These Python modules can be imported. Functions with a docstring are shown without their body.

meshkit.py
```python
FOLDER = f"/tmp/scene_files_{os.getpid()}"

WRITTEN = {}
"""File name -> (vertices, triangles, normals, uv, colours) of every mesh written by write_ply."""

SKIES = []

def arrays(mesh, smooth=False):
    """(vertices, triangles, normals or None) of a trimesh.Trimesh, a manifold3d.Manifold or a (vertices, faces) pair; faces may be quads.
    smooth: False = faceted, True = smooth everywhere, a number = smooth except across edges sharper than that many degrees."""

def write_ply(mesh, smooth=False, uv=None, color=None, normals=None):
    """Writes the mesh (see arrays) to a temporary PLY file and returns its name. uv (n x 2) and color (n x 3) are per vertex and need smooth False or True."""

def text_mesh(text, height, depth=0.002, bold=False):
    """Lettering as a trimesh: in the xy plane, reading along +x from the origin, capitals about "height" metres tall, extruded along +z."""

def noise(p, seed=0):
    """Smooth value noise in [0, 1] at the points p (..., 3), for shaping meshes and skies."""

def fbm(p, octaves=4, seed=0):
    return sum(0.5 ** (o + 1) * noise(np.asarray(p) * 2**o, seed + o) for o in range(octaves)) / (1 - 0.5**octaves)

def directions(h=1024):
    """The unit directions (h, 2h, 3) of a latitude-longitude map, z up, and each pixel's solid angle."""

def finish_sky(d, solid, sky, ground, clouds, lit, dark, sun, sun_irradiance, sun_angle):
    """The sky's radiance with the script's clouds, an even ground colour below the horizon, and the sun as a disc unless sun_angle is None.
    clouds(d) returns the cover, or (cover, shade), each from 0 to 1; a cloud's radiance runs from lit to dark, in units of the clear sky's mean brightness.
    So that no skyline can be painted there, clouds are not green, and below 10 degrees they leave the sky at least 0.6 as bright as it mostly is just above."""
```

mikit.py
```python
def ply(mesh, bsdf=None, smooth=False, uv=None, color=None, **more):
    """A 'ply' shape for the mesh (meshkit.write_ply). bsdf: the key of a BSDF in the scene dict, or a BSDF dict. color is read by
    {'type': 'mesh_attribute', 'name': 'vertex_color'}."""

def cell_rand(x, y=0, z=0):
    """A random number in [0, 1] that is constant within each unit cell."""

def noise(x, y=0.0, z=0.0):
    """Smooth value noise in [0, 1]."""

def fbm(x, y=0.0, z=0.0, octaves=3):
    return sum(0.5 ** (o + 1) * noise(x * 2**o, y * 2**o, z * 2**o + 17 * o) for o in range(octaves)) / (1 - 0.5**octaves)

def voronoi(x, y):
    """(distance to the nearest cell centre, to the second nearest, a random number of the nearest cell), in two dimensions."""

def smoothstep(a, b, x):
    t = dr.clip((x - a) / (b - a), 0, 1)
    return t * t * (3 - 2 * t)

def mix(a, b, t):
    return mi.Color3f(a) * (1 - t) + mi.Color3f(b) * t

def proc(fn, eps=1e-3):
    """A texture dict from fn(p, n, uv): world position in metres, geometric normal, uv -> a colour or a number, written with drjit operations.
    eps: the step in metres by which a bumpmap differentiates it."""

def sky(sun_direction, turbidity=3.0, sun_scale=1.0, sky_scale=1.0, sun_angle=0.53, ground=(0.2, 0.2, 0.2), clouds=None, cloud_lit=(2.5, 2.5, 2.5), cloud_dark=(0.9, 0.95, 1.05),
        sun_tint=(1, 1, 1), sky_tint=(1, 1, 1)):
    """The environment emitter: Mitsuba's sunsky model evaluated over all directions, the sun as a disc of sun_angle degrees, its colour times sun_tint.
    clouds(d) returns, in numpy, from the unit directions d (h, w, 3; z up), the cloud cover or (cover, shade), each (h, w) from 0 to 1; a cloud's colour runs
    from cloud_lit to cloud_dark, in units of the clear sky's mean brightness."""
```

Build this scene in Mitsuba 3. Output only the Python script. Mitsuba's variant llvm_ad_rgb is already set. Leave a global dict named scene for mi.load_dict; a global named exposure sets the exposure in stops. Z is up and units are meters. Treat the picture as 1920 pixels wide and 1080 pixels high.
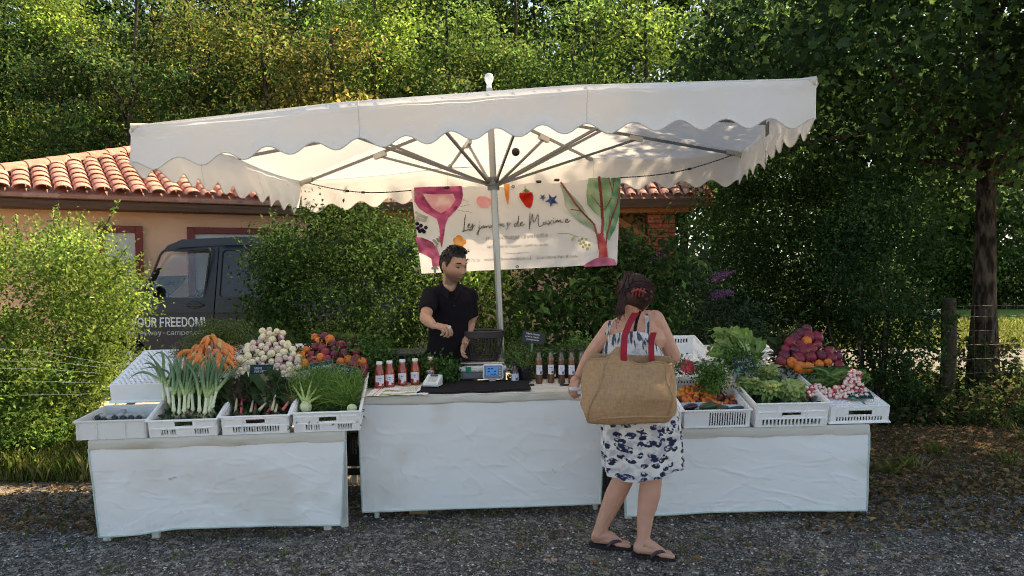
import math
import numpy as np, trimesh, manifold3d as m3, shapely, drjit as dr, mitsuba as mi
from shapely import affinity
from shapely.geometry import Polygon, LineString, Point
from shapely.ops import unary_union
import mikit, meshkit
from mikit import noise, fbm, voronoi, cell_rand, smoothstep, mix

PI = math.pi
T = mi.ScalarTransform4f
scene, labels = {}, {}

# ------------------------------------------------------------------ camera, sky, exposure
CAM = np.array([0.0, 0.0, 1.63])
FPX = 1400.0                      # focal length in pixels of a 1920 wide picture
_p, _r = math.radians(1.64), math.radians(0.8)
FW = np.array([0, math.cos(_p), -math.sin(_p)])
_u0, _r0 = np.array([0, math.sin(_p), math.cos(_p)]), np.array([1.0, 0, 0])
RT = _r0 * math.cos(_r) - _u0 * math.sin(_r)
UP = _u0 * math.cos(_r) + _r0 * math.sin(_r)
scene['camera'] = {'type': 'perspective', 'fov': 2 * math.degrees(math.atan(960 / FPX)), 'fov_axis': 'x',
                   'near_clip': 0.05, 'far_clip': 500.0,
                   'to_world': T().look_at(origin=CAM.tolist(), target=(CAM + FW).tolist(), up=UP.tolist())}
SUN = (0.57, 0.42, 0.70)
scene['sky'] = mikit.sky(SUN, turbidity=3.0, sun_tint=(1.04, 0.96, 0.84), sky_scale=0.88, sky_tint=(1.30, 1.0, 0.77), ground=(0.12, 0.12, 0.08))
exposure = 3.5


def ray(x, y):
    d = FW + (x - 960) / FPX * RT + (540 - y) / FPX * UP
    return d


def at(x, y, d):
    """The point seen at photo pixel (x, y), d metres in front of the camera."""
    r = ray(x, y)
    return CAM + r * (d / r[1])


def onz(x, y, z=0.0):
    r = ray(x, y)
    return CAM + r * ((z - CAM[2]) / r[2])


def srgb(r, g, b):
    c = np.array([r, g, b]) / 255.0
    return np.where(c <= 0.04045, c / 12.92, ((c + 0.055) / 1.055) ** 2.4)


# ------------------------------------------------------------------ mesh helpers
def V(*a):
    return np.array(a, float)


def unit(a):
    a = np.asarray(a, float)
    return a / (np.linalg.norm(a, axis=-1, keepdims=True) + 1e-12)


def join(*ms):
    vs, fs, n = [], [], 0
    for m in ms:
        v, f = (m.vertices, m.faces) if hasattr(m, 'vertices') else m
        vs.append(np.asarray(v, float)); fs.append(np.asarray(f, int) + n); n += len(v)
    return np.vstack(vs), np.vstack(fs)


def quads(f):
    f = np.asarray(f, int)
    return np.vstack([f[:, [0, 1, 2]], f[:, [0, 2, 3]]])


_BQ = quads([[0, 2, 3, 1], [4, 5, 7, 6], [0, 1, 5, 4], [2, 6, 7, 3], [0, 4, 6, 2], [1, 3, 7, 5]])


def box(c, s, R=None):
    v = np.array([[x, y, z] for z in (-.5, .5) for y in (-.5, .5) for x in (-.5, .5)]) * np.asarray(s, float)
    if R is not None:
        v = v @ np.asarray(R).T
    return v + np.asarray(c, float), _BQ


def hull(p):
    h = m3.Manifold.hull_points(np.asarray(p, float)).to_mesh()
    return np.array(h.vert_properties[:, :3], float), np.array(h.tri_verts, int)


def rbox(c, s, b=0.004, R=None):
    s = np.asarray(s, float) / 2
    b = min(b, 0.45 * s.min() * 2)
    p = []
    for sx in (-1, 1):
        for sy in (-1, 1):
            for sz in (-1, 1):
                for k in range(3):
                    q = s - b; q[k] = s[k]
                    p.append(q * [sx, sy, sz])
    v, f = hull(np.array(p))
    if R is not None:
        v = v @ np.asarray(R).T
    return v + np.asarray(c, float), f


def frame(d):
    d = unit(d)
    a = np.cross(d, [0, 0, 1] if abs(d[2]) < .95 else [1, 0, 0]); a = unit(a)
    return a, np.cross(d, a)


def tube(pts, rad, n=8, caps=True):
    p = np.asarray(pts, float); k = len(p)
    r = np.broadcast_to(np.asarray(rad, float), (k,))
    t = unit(np.gradient(p, axis=0))
    a, b = frame(t[0])
    rings = []
    for i in range(k):
        a = unit(a - t[i] * (a @ t[i])); b = np.cross(t[i], a)
        th = np.arange(n) * 2 * PI / n
        rings.append(p[i] + r[i] * (np.cos(th)[:, None] * a + np.sin(th)[:, None] * b))
    v = np.vstack(rings)
    i, j = np.meshgrid(np.arange(k - 1), np.arange(n), indexing='ij')
    f = quads(np.stack([i * n + j, i * n + (j + 1) % n, (i + 1) * n + (j + 1) % n, (i + 1) * n + j], -1).reshape(-1, 4))
    if caps:
        v = np.vstack([v, p[0], p[-1]]); c0 = k * n
        jj = np.arange(n)
        f = np.vstack([f, np.stack([(jj + 1) % n, jj, jj * 0 + c0], 1), np.stack([(k - 1) * n + jj, (k - 1) * n + (jj + 1) % n, jj * 0 + c0 + 1], 1)])
    return v, f


def bar(a, b, w, h=None, up=(0, 0, 1)):
    """a straight rectangular bar"""
    a, b = np.asarray(a, float), np.asarray(b, float)
    h = h or w
    y = unit(b - a); x = unit(np.cross(y, up)); z = np.cross(x, y)
    return box((a + b) / 2, (w, np.linalg.norm(b - a), h), np.stack([x, y, z], 1))


def lathe(prof, n=20, c=(0, 0, 0)):
    pr = np.asarray(prof, float); k = len(pr)
    th = np.arange(n) * 2 * PI / n
    v = np.stack([pr[:, 0][:, None] * np.cos(th), pr[:, 0][:, None] * np.sin(th), np.broadcast_to(pr[:, 1][:, None], (k, n))], -1).reshape(-1, 3)
    i, j = np.meshgrid(np.arange(k - 1), np.arange(n), indexing='ij')
    f = quads(np.stack([i * n + j, i * n + (j + 1) % n, (i + 1) * n + (j + 1) % n, (i + 1) * n + j], -1).reshape(-1, 4))
    return v + np.asarray(c, float), f


def ball(r=1.0, sub=2, c=(0, 0, 0)):
    m = trimesh.creation.icosphere(sub, 1.0)
    return np.array(m.vertices) * np.asarray(r, float) + np.asarray(c, float), np.array(m.faces)


def grid(fn, nu, nv):
    """fn(u, v) arrays in [0,1] -> (...,3)"""
    u, v = np.meshgrid(np.linspace(0, 1, nu + 1), np.linspace(0, 1, nv + 1), indexing='ij')
    p = fn(u, v).reshape(-1, 3)
    i, j = np.meshgrid(np.arange(nu), np.arange(nv), indexing='ij')
    n = nv + 1
    return p, quads(np.stack([i * n + j, (i + 1) * n + j, (i + 1) * n + j + 1, i * n + j + 1], -1).reshape(-1, 4))


def thick(m, t):
    """gives a sheet a thickness (along its normals)"""
    v, f = m
    tm = trimesh.Trimesh(v, f, process=False)
    n = np.array(tm.vertex_normals)
    e = np.sort(tm.edges, axis=1); u, cnt = np.unique(e, axis=0, return_counts=True)
    edge = {tuple(x) for x in u[cnt == 1]}
    be = [x for x in tm.edges if tuple(sorted(x)) in edge]
    k = len(v)
    side = [[b, a, a + k, b + k] for a, b in be]
    return np.vstack([v, v - n * t]), np.vstack([f, f[:, ::-1] + k, quads(side)])


def poly_mesh(pg, z=0.0, h=0.001):
    """shapely polygon(s) -> thin extruded mesh in xy"""
    ms = []
    for g in (pg.geoms if hasattr(pg, 'geoms') else [pg]):
        if g.area > 1e-9:
            ms.append(trimesh.creation.extrude_polygon(g, h, engine='earcut'))
    v, f = join(*ms)
    return v + [0, 0, z], f


def man(m):
    v, f = (m.vertices, m.faces) if hasattr(m, 'vertices') else m
    return m3.Manifold(m3.Mesh(np.asarray(v, np.float32), np.asarray(f, np.uint32)))


def unman(m):
    q = m.to_mesh()
    return np.array(q.vert_properties[:, :3], float), np.array(q.tri_verts, int)


def tr(m, M=None, c=None, s=None):
    v, f = m
    v = np.asarray(v, float)
    if s is not None: v = v * s
    if M is not None: v = v @ np.asarray(M).T
    if c is not None: v = v + np.asarray(c)
    return v, f


def rz(a):
    c, s = math.cos(a), math.sin(a); return np.array([[c, -s, 0], [s, c, 0], [0, 0, 1.0]])


def rx(a):
    c, s = math.cos(a), math.sin(a); return np.array([[1.0, 0, 0], [0, c, -s], [0, s, c]])


def ry(a):
    c, s = math.cos(a), math.sin(a); return np.array([[c, 0, s], [0, 1.0, 0], [-s, 0, c]])


def align(d, roll=0.0):
    """rotation that takes +z to d"""
    d = unit(d); a, b = frame(d)
    R = np.stack([a, b, d], 1)
    return R @ rz(roll)


def M4(R=None, c=(0, 0, 0), s=1.0):
    m = np.eye(4); m[:3, :3] = (np.eye(3) if R is None else R) * s; m[:3, 3] = c
    return T(m)


# ------------------------------------------------------------------ scene helpers
def numbered(key):
    if key not in taken:
        taken.add(key); return key
    i = 1
    while f'{key}_{i:03d}' in taken: i += 1
    k = f'{key}_{i:03d}'; taken.add(k); return k


taken = set()


def thing(name, label, cat, group=None, kind=None):
    k = numbered(name)
    labels[k] = {'label': label, 'category': cat}
    if group: labels[k]['group'] = group
    if kind: labels[k]['kind'] = kind
    return k


def pack(c):
    """a colour as two texture coordinates (meshes that carry them are joined by the renderer): u = red step + green, v = blue"""
    q = np.sqrt(np.clip(c, 0, 1))
    return np.stack([np.round(q[..., 0] * 511) + .05 + .9 * q[..., 1], q[..., 2]], -1)


def unpack(p, n, uv):
    r = dr.floor(uv.x)
    g, r, b = (uv.x - r - .05) / .9, r / 511.0, uv.y
    return mi.Color3f(r * r, g * g, b * b)


PROC_ONLY = {'ground_mat', 'lawn_mat', 'road_mat', 'bark', 'stucco', 'wood_dark', 'wood_warm', 'terracotta', 'brick_joint', 'brick', 'wood_grey', 'oilcloth', 'fabric_beige', 'black_cloth', 'towel', 'pane', 'jute', 'dress', 'knit'}


def shape(mesh, bsdf, col=(.5, .5, .5), smooth=False):
    v, f = (mesh.vertices, mesh.faces) if hasattr(mesh, 'vertices') else mesh
    v = np.asarray(v, float); f = np.asarray(f, int)
    col = np.asarray(col, float)
    if smooth not in (False, True) and col.ndim == 1:
        m = trimesh.graph.smooth_shade(trimesh.Trimesh(v, f, process=False), angle=math.radians(smooth), facet_minarea=None)
        v, f, smooth = np.array(m.vertices), np.array(m.faces), True
    if bsdf in PROC_ONLY:
        return mikit.ply((v, f), bsdf, smooth=smooth)
    nrm = meshkit.arrays((v, f), True)[2] if smooth else None
    if col.ndim == 1:
        uv = np.broadcast_to(pack(col), (len(v), 2))
    else:
        fc = col[f]
        if np.abs(fc - fc[:, :1]).max() > 1e-6:        # one colour for each face
            cf = fc.mean(1)
            v = v[f.ravel()]; nrm = None if nrm is None else nrm[f.ravel()]
            uv = np.repeat(pack(cf), 3, 0); f = np.arange(len(v)).reshape(-1, 3)
        else:
            uv = pack(col)
    path = meshkit.write_ply((v, f), False, uv, None, normals=nrm)
    return {'type': 'ply', 'filename': path, 'face_normals': nrm is None, 'bsdf': {'type': 'ref', 'id': bsdf}}


def put(name, sh, parent=None, tw=None, label=None, kind=None):
    """adds a part (parent given) to the scene"""
    k = numbered(f'{parent}__{name}' if parent else name)
    scene[k] = {**sh, 'to_world': tw} if tw is not None else sh
    if label or kind:
        labels[k] = {}
        if label: labels[k]['label'] = label
        if kind: labels[k]['kind'] = kind
    return k


def single(name, sh, label, cat, group=None, tw=None, kind=None):
    """a thing that is one mesh"""
    k = thing(name, label, cat, group, kind)
    scene[k] = {**sh, 'to_world': tw} if tw is not None else sh
    return k


def struct(name, sh, label=None):
    k = numbered(name); scene[k] = sh; labels[k] = {'kind': 'structure'}
    if label: labels[k]['label'] = label
    return k


# ------------------------------------------------------------------ materials
VC = mikit.proc(unpack)


def two(b):
    return {'type': 'twosided', 'b': b}


def princ(col=VC, rough=.6, spec=.5, **k):
    return two({'type': 'principled', 'base_color': col, 'roughness': rough, 'specular': spec, **k})


def rgb(r, g, b):
    return {'type': 'rgb', 'value': [float(r), float(g), float(b)]}


def bump(inner, fn, scale=1.0, eps=1e-3):
    return two({'type': 'bumpmap', 'arbitrary': mikit.proc(fn, eps), 'scale': scale, 'bsdf': inner['b'] if inner['type'] == 'twosided' else inner})


scene['matte'] = princ(rough=.85, spec=.2)
scene['satin'] = princ(rough=.45, spec=.4)
scene['gloss'] = princ(rough=.16, spec=.5)
scene['metal'] = princ(rough=.38, metallic=.85)
scene['skin'] = princ(rough=.5, spec=.35)
scene['paint'] = princ(rough=.35, spec=.3, clearcoat=.15, clearcoat_gloss=.9)
scene['leaf'] = {'type': 'principledthin', 'base_color': VC, 'roughness': .45, 'diff_trans': 1.1, 'eta': 1.22, 'spec_trans': 0.0}
scene['veg_leaf'] = {'type': 'principledthin', 'base_color': VC, 'roughness': .45, 'diff_trans': .6, 'eta': 1.4, 'spec_trans': 0.0}
scene['canvas'] = {'type': 'principledthin', 'base_color': VC, 'roughness': .7, 'diff_trans': .64, 'eta': 1.3, 'spec_trans': 0.0}
scene['pane'] = {'type': 'thindielectric', 'int_ior': 1.5}
scene['hdpe'] = {'type': 'principledthin', 'base_color': VC, 'roughness': .45, 'diff_trans': .3, 'eta': 1.4, 'spec_trans': 0.0}
# ------------------------------------------------------------------ ground, road, lawn
def f_ground(p, n, uv):
    a, b, c = voronoi(p.x * 55, p.y * 55)
    a2, b2, c2 = voronoi(p.x * 21 + 7, p.y * 21)
    big = fbm(p.x * .9, p.y * .9, 0, 3)
    stone = smoothstep(0.02, .30, b - a)
    g = mix((.030, .028, .025), mix((.12, .11, .10), (.40, .37, .33), c * c), stone)
    g = mix(g, mix((.035, .03, .025), (.34, .32, .29), c2), dr.select(c2 > .72, 1.0, 0.0) * smoothstep(.05, .2, b2 - a2))
    g = g * (.45 + .50 * big) * mi.Color3f(1.06, 1.0, .92)
    soil = mix((.035, .026, .016), (.12, .085, .05), fbm(p.x * 14, p.y * 14, 0, 3))
    wob = fbm(p.x * 1.3 + 5, p.y * 1.3, 0, 3)
    right = smoothstep(-.3, .7, p.x - 2.2 + 2.2 * (wob - .5)) * smoothstep(-.5, .9, p.y - 5.7 + 2.4 * (wob - .5))
    left = smoothstep(-.15, .25, p.y - 5.75 + .9 * (wob - .5)) * smoothstep(.25, -.25, p.x + 3.0 + .8 * (wob - .5))
    far = smoothstep(14.5, 15.5, p.y + wob)
    pale = mix((.30, .25, .17), (.50, .43, .32), c) * smoothstep(.0, .25, b - a) + .03
    yard = smoothstep(5.2, 6.2, p.y + .6 * (wob - .5)) * smoothstep(3.6, 2.6, p.x)
    g = mix(g, pale, yard)
    soil = mix(soil, mix((.02, .032, .010), (.05, .07, .022), fbm(p.x * 3, p.y * 3, p.z, 4)), far)
    return mix(g, soil, dr.maximum(dr.maximum(right * (1 - .0 * yard), left * smoothstep(8.6, 7.8, p.y)), far))


scene['ground_mat'] = princ(mikit.proc(f_ground), rough=.9, spec=.2)
v, f = grid(lambda u, w: np.stack([-60 + 120 * u, -12 + 132 * w, 0 * u], -1), 60, 66)
v[:, 2] = np.clip((v[:, 1] - 19) * .42, 0, None) * np.clip((6.0 - v[:, 0]) / 4, 0, 1) * (v[:, 1] > 19)
struct('ground', shape((v, f), 'ground_mat', smooth=True), 'grey gravel forecourt turning to bare soil and leaf litter at its edges')

scene['lawn_mat'] = princ(mikit.proc(lambda p, n, uv: mix((.06, .11, .02), (.20, .24, .06), fbm(p.x * 2.1, p.y * 2.1, 0, 4))), rough=.95, spec=.1)
scene['road_mat'] = princ(mikit.proc(lambda p, n, uv: mix((.10, .10, .105), (.20, .195, .19), fbm(p.x * 9, p.y * 3, 0, 4))), rough=.9, spec=.2)
def sheet(pts, z):
    p = Polygon(pts)
    return poly_mesh(p, z, .004)
rng = np.random.default_rng(3)
lawn_edge = [(6.2, 14.6), (9, 14.9), (16, 14.9), (34, 15.4), (34, 24.5), (4.6, 24.5)]
struct('lawn', shape(sheet(lawn_edge, .002), 'lawn_mat'), 'sunlit strip of lawn beyond the lane')
struct('lane', shape(sheet([(4.2, 10.7), (10, 10.5), (34, 10.2), (34, 15.1), (16, 14.6), (9, 14.5), (5.0, 14.2)], .006), 'road_mat'), 'pale grey lane behind the fence')
struct('verge', shape(sheet([(4.2, 8.7), (9, 8.6), (34, 8.0), (34, 10.15), (10, 10.45), (4.2, 10.65)], .002), 'lawn_mat'), 'sunlit grass verge between fence and lane')


# ------------------------------------------------------------------ foliage tools
def leaf_cloud(P, size, cols, rng, asp=.5, up=.5, fold=.18, droop=0.0, jit=.25, tint=None, lobed=False, out=None):
    """leaves (folded diamonds, or five-lobed fans) at the points P; returns vertices, faces, colours"""
    n = len(P)
    nr = unit(rng.normal(size=(n, 3)) + [0, 0, up] + (0 if out is None else out))
    d = unit(np.cross(nr, rng.normal(size=(n, 3))) + [0, 0, -droop])
    nr = unit(nr - d * (nr * d).sum(1, keepdims=True))
    s = np.cross(nr, d)
    L = (size * rng.uniform(.45, 1.0, n) * (1 + .3 * (rng.uniform(0, 1, n) > .7)))[:, None]
    w = L * asp * rng.uniform(.8, 1.2, n)[:, None]
    c = 1.9 * np.asarray(cols, float)[rng.integers(0, len(cols), n)] * rng.uniform(1 - jit, 1 + jit, (n, 1))
    if tint is not None: c = c * tint
    if not lobed:
        v = np.stack([P, P + d * L * .5 + s * w * .5 + nr * L * fold, P + d * L, P + d * L * .5 - s * w * .5 + nr * L * fold], 1).reshape(-1, 3)
        f = (np.array([[0, 1, 2], [0, 2, 3]])[None] + 4 * np.arange(n)[:, None, None]).reshape(-1, 3)
        return v, f, np.repeat(c, 4, 0)

    ang = [180, 118, 62, 32, 0, -32, -62, -118]
    rad = [.28, .44, .62, .34, .70, .34, .62, .44]
    cen = P + d * L * .35
    ring = [cen + d * L * r_ * math.cos(math.radians(a_)) + s * L * r_ * math.sin(math.radians(a_)) * 1.1 - nr * L * .12 * r_ for a_, r_ in zip(ang, rad)]
    v = np.stack([cen + nr * L * .05, *ring], 1).reshape(-1, 3)
    m = len(ring)
    f = np.array([[0, 1 + i, 1 + (i + 1) % m] for i in range(m)])
    f = (f[None] + (m + 1) * np.arange(n)[:, None, None]).reshape(-1, 3)
    return v, f, np.repeat(c, m + 1, 0)


def clusters(rng, c, r, n, shell=.55, seed=0, lump=.35, freq=1.6):
    """cluster centres spread through a lumpy ellipsoid"""
    d = unit(rng.normal(size=(n, 3)))
    k = 1 + lump * (meshkit.fbm(d * freq + 10 + seed, 3, seed) - .5) * 2
    t = shell + (1 - shell) * rng.uniform(0, 1, n) ** .6
    return np.asarray(c) + d * np.asarray(r) * (k * t)[:, None]


def crown(rng, c, r, ncl, nleaf, clr, size, cols, seed=0, shell=.5, lump=.35, flat=.6, tintvar=.35, keep=None, **kw):
    C = clusters(rng, c, r, ncl, shell, seed, lump)
    if keep is not None: C = C[keep(C)]
    k = rng.integers(0, len(C), nleaf)
    P = C[k] + rng.normal(size=(nleaf, 3)) * clr * [1, 1, flat]
    if keep is not None:
        ok = keep(P); P, k = P[ok], k[ok]
    tint = np.exp(rng.normal(size=(len(C), 1)) * tintvar)[k]
    out = unit(P - np.asarray(c)) * .6
    return C, leaf_cloud(P, size, cols, rng, tint=tint, out=out, **kw)


def limb(a, b, r0, r1, rng, n=6, bend=.12, sides=6):
    a, b = np.asarray(a, float), np.asarray(b, float)
    t = np.linspace(0, 1, n)[:, None]
    L = np.linalg.norm(b - a)
    p = a + (b - a) * t + np.sin(t * PI) * rng.normal(size=3) * L * bend * [1, 1, .4] + [0, 0, 1] * np.sin(t * PI) * L * .08
    return tube(p, np.linspace(r0, r1, n), sides, caps=False)


def f_bark(p, n, uv):
    a = fbm(p.x * 26, p.y * 26, p.z * 7, 4)
    return mix((.022, .018, .014), (.13, .105, .08), smoothstep(.3, .75, a))


scene['bark'] = bump(princ(mikit.proc(f_bark), rough=.95, spec=.1), lambda p, n, uv: fbm(p.x * 30, p.y * 30, p.z * 9, 3), .02, 4e-3)


def tree(name, label, cat, base, h, r, cz, cr, ncl, nleaf, clr, size, cols, seed, group=None, lean=(0, 0), nlimb=14, zlow=.12, bend=.008, **kw):
    rng = np.random.default_rng(seed)
    base = np.asarray(base, float)
    k = thing(name, label, cat, group)
    top = base + [lean[0], lean[1], h]
    zs = np.linspace(0, 1, 9)
    tp = base + (top - base) * zs[:, None] + np.cumsum(rng.normal(size=(9, 3)) * h * bend, 0) * [1, 1, 0] * (zs > 0)[:, None]
    trunk = [tube(tp, r * (1 - .75 * zs) + r * .5 * np.exp(-zs * 14), 10)]
    C, (v, f, c) = crown(rng, base + [lean[0] * .7, lean[1] * .7, cz], cr, ncl, nleaf, clr, size, cols, seed, **kw)
    for i in rng.permutation(len(C))[:nlimb]:
        zt = np.clip((C[i][2] - base[2]) / h - rng.uniform(.1, .3), zlow, .85)
        a = np.array([np.interp(zt, zs, tp[:, q]) for q in range(3)])
        trunk.append(limb(a, C[i], r * (1 - .75 * zt) * .45, .012, rng))
    put('trunk', shape(join(*trunk), 'bark', smooth=True), k)
    put('crown', shape((v, f), 'leaf', c), k)
    return k


def bush(name, label, cat, c, r, ncl, nleaf, clr, size, cols, seed, group=None, sprigs=0, splen=.3, keep=None, stems=7, **kw):
    rng = np.random.default_rng(seed)
    k = thing(name, label, cat, group)
    c = np.asarray(c, float)
    C, (v, f, col) = crown(rng, c, r, ncl, nleaf, clr, size, cols, seed, keep=keep, **kw)
    st = []
    base = np.array([c[0], c[1], 0.0])
    for i in rng.permutation(len(C))[:stems]:
        b = base + rng.normal(size=3) * [r[0] * .15, r[1] * .15, 0]
        st.append(limb(b, C[i], .018, .005, rng, sides=5))
    vs, fs, cs = [v], [f], [col]; n = len(v)
    if sprigs:
        for i in rng.permutation(len(C))[:sprigs]:
            d = unit(unit(C[i] - c) + rng.normal(size=3) * .3 + [0, 0, .45])
            L = splen * rng.uniform(.6, 1.3)
            t = np.linspace(0, 1, 7)[:, None]
            p = C[i] + d * L * t + [0, 0, .12] * (t ** 2) * L
            st.append(tube(p[::3], [.005, .004, .002], 4, caps=False))
            m = int(L / size * 7) + 4
            tt = rng.uniform(.1, 1, m)[:, None]
            a, b, e = leaf_cloud(C[i] + d * L * tt + [0, 0, .12] * (tt ** 2) * L, size * .9, cols, rng, tint=1.25, up=.6, **{q: kw[q] for q in kw if q in ('asp', 'fold')})
            vs.append(a); fs.append(b + n); cs.append(e); n += len(a)
    put('stem', shape(join(*st), 'bark', smooth=True), k)
    put('foliage', shape((np.vstack(vs), np.vstack(fs)), 'leaf', np.vstack(cs)), k)
    return k


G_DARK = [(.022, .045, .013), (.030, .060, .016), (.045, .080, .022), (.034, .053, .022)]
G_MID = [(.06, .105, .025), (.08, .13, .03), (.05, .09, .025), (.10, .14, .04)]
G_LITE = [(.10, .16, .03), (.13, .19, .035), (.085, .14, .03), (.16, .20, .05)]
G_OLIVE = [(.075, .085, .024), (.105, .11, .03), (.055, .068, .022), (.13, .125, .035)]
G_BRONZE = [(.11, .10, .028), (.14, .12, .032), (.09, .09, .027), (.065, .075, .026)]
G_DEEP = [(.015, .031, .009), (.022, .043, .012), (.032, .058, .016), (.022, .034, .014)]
G_BACK = [(.024, .042, .012), (.036, .058, .016), (.018, .034, .010)]

# ------------------------------------------------------------------ the wood behind
def hill(y):
    return max(0.0, (y - 19.0) * .42)


def wood(px, d, rw, h, cols, label, seed, n=15000, size=.12, low=.22, zb=None, gap=.41, **kw):
    b = np.array([(px - 960) / FPX * d, d, hill(d) if zb is None else zb])
    kw['keep'] = lambda P: meshkit.noise(P * [1.1, 1.1, .9], seed) > gap
    cz, rzz = h * (1 + low) / 2, h * (1 - low) / 2
    tree('tree', label, 'tree', b, h, .11, cz, (rw, rw * .85, rzz), 95, n, .36, size, cols, seed, group='trees of the wood behind the stall', asp=.55, lump=.75, tintvar=.45, shell=.62, flat=.5, **kw)


wood(-60, 17.5, 2.3, 9.3, G_DARK, 'dark leafy tree at the far left edge of the wood, above the tiled roof', 11)
wood(105, 18.5, 1.5, 9.8, G_LITE, 'slender bright green tree near the left edge, seen between darker crowns', 12, n=10000)
wood(235, 16.5, 2.0, 7.6, G_DARK + G_OLIVE[:1], 'dark multi-limbed tree above the middle of the tiled roof', 13)
wood(385, 17.6, 2.0, 8.4, G_OLIVE + G_DARK[:2], 'olive green tree rising above the left end of the parasol', 14)
wood(500, 16.4, 1.9, 7.4, G_OLIVE + G_MID[:2], 'tall pale olive tree above the left third of the parasol', 15)
wood(630, 15.8, 1.7, 6.6, G_BRONZE, 'yellowish bronze tinted tree, lower than its neighbours', 16, n=14000)
wood(725, 17.5, 1.4, 8.6, G_LITE, 'bright green narrow tree left of the knob on the parasol', 17, n=12000)
wood(835, 16.5, 1.7, 7.3, G_OLIVE[:3] + G_MID, 'mottled olive tree just left of the parasol knob', 18)
wood(960, 17.2, 1.8, 8.2, G_MID, 'mid green tree right behind the parasol knob', 19)
wood(1085, 16.4, 1.8, 7.4, G_MID + G_DARK, 'deep green tree above the middle of the right half of the parasol', 20)
wood(1215, 17.6, 1.9, 8.6, G_MID + G_LITE[:2], 'tall green tree with yellowish tips above the right third of the parasol', 21)
wood(1350, 16.8, 1.9, 7.6, G_DARK + G_MID, 'shaded green tree above the right end of the parasol, beside the maple', 22)
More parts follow.
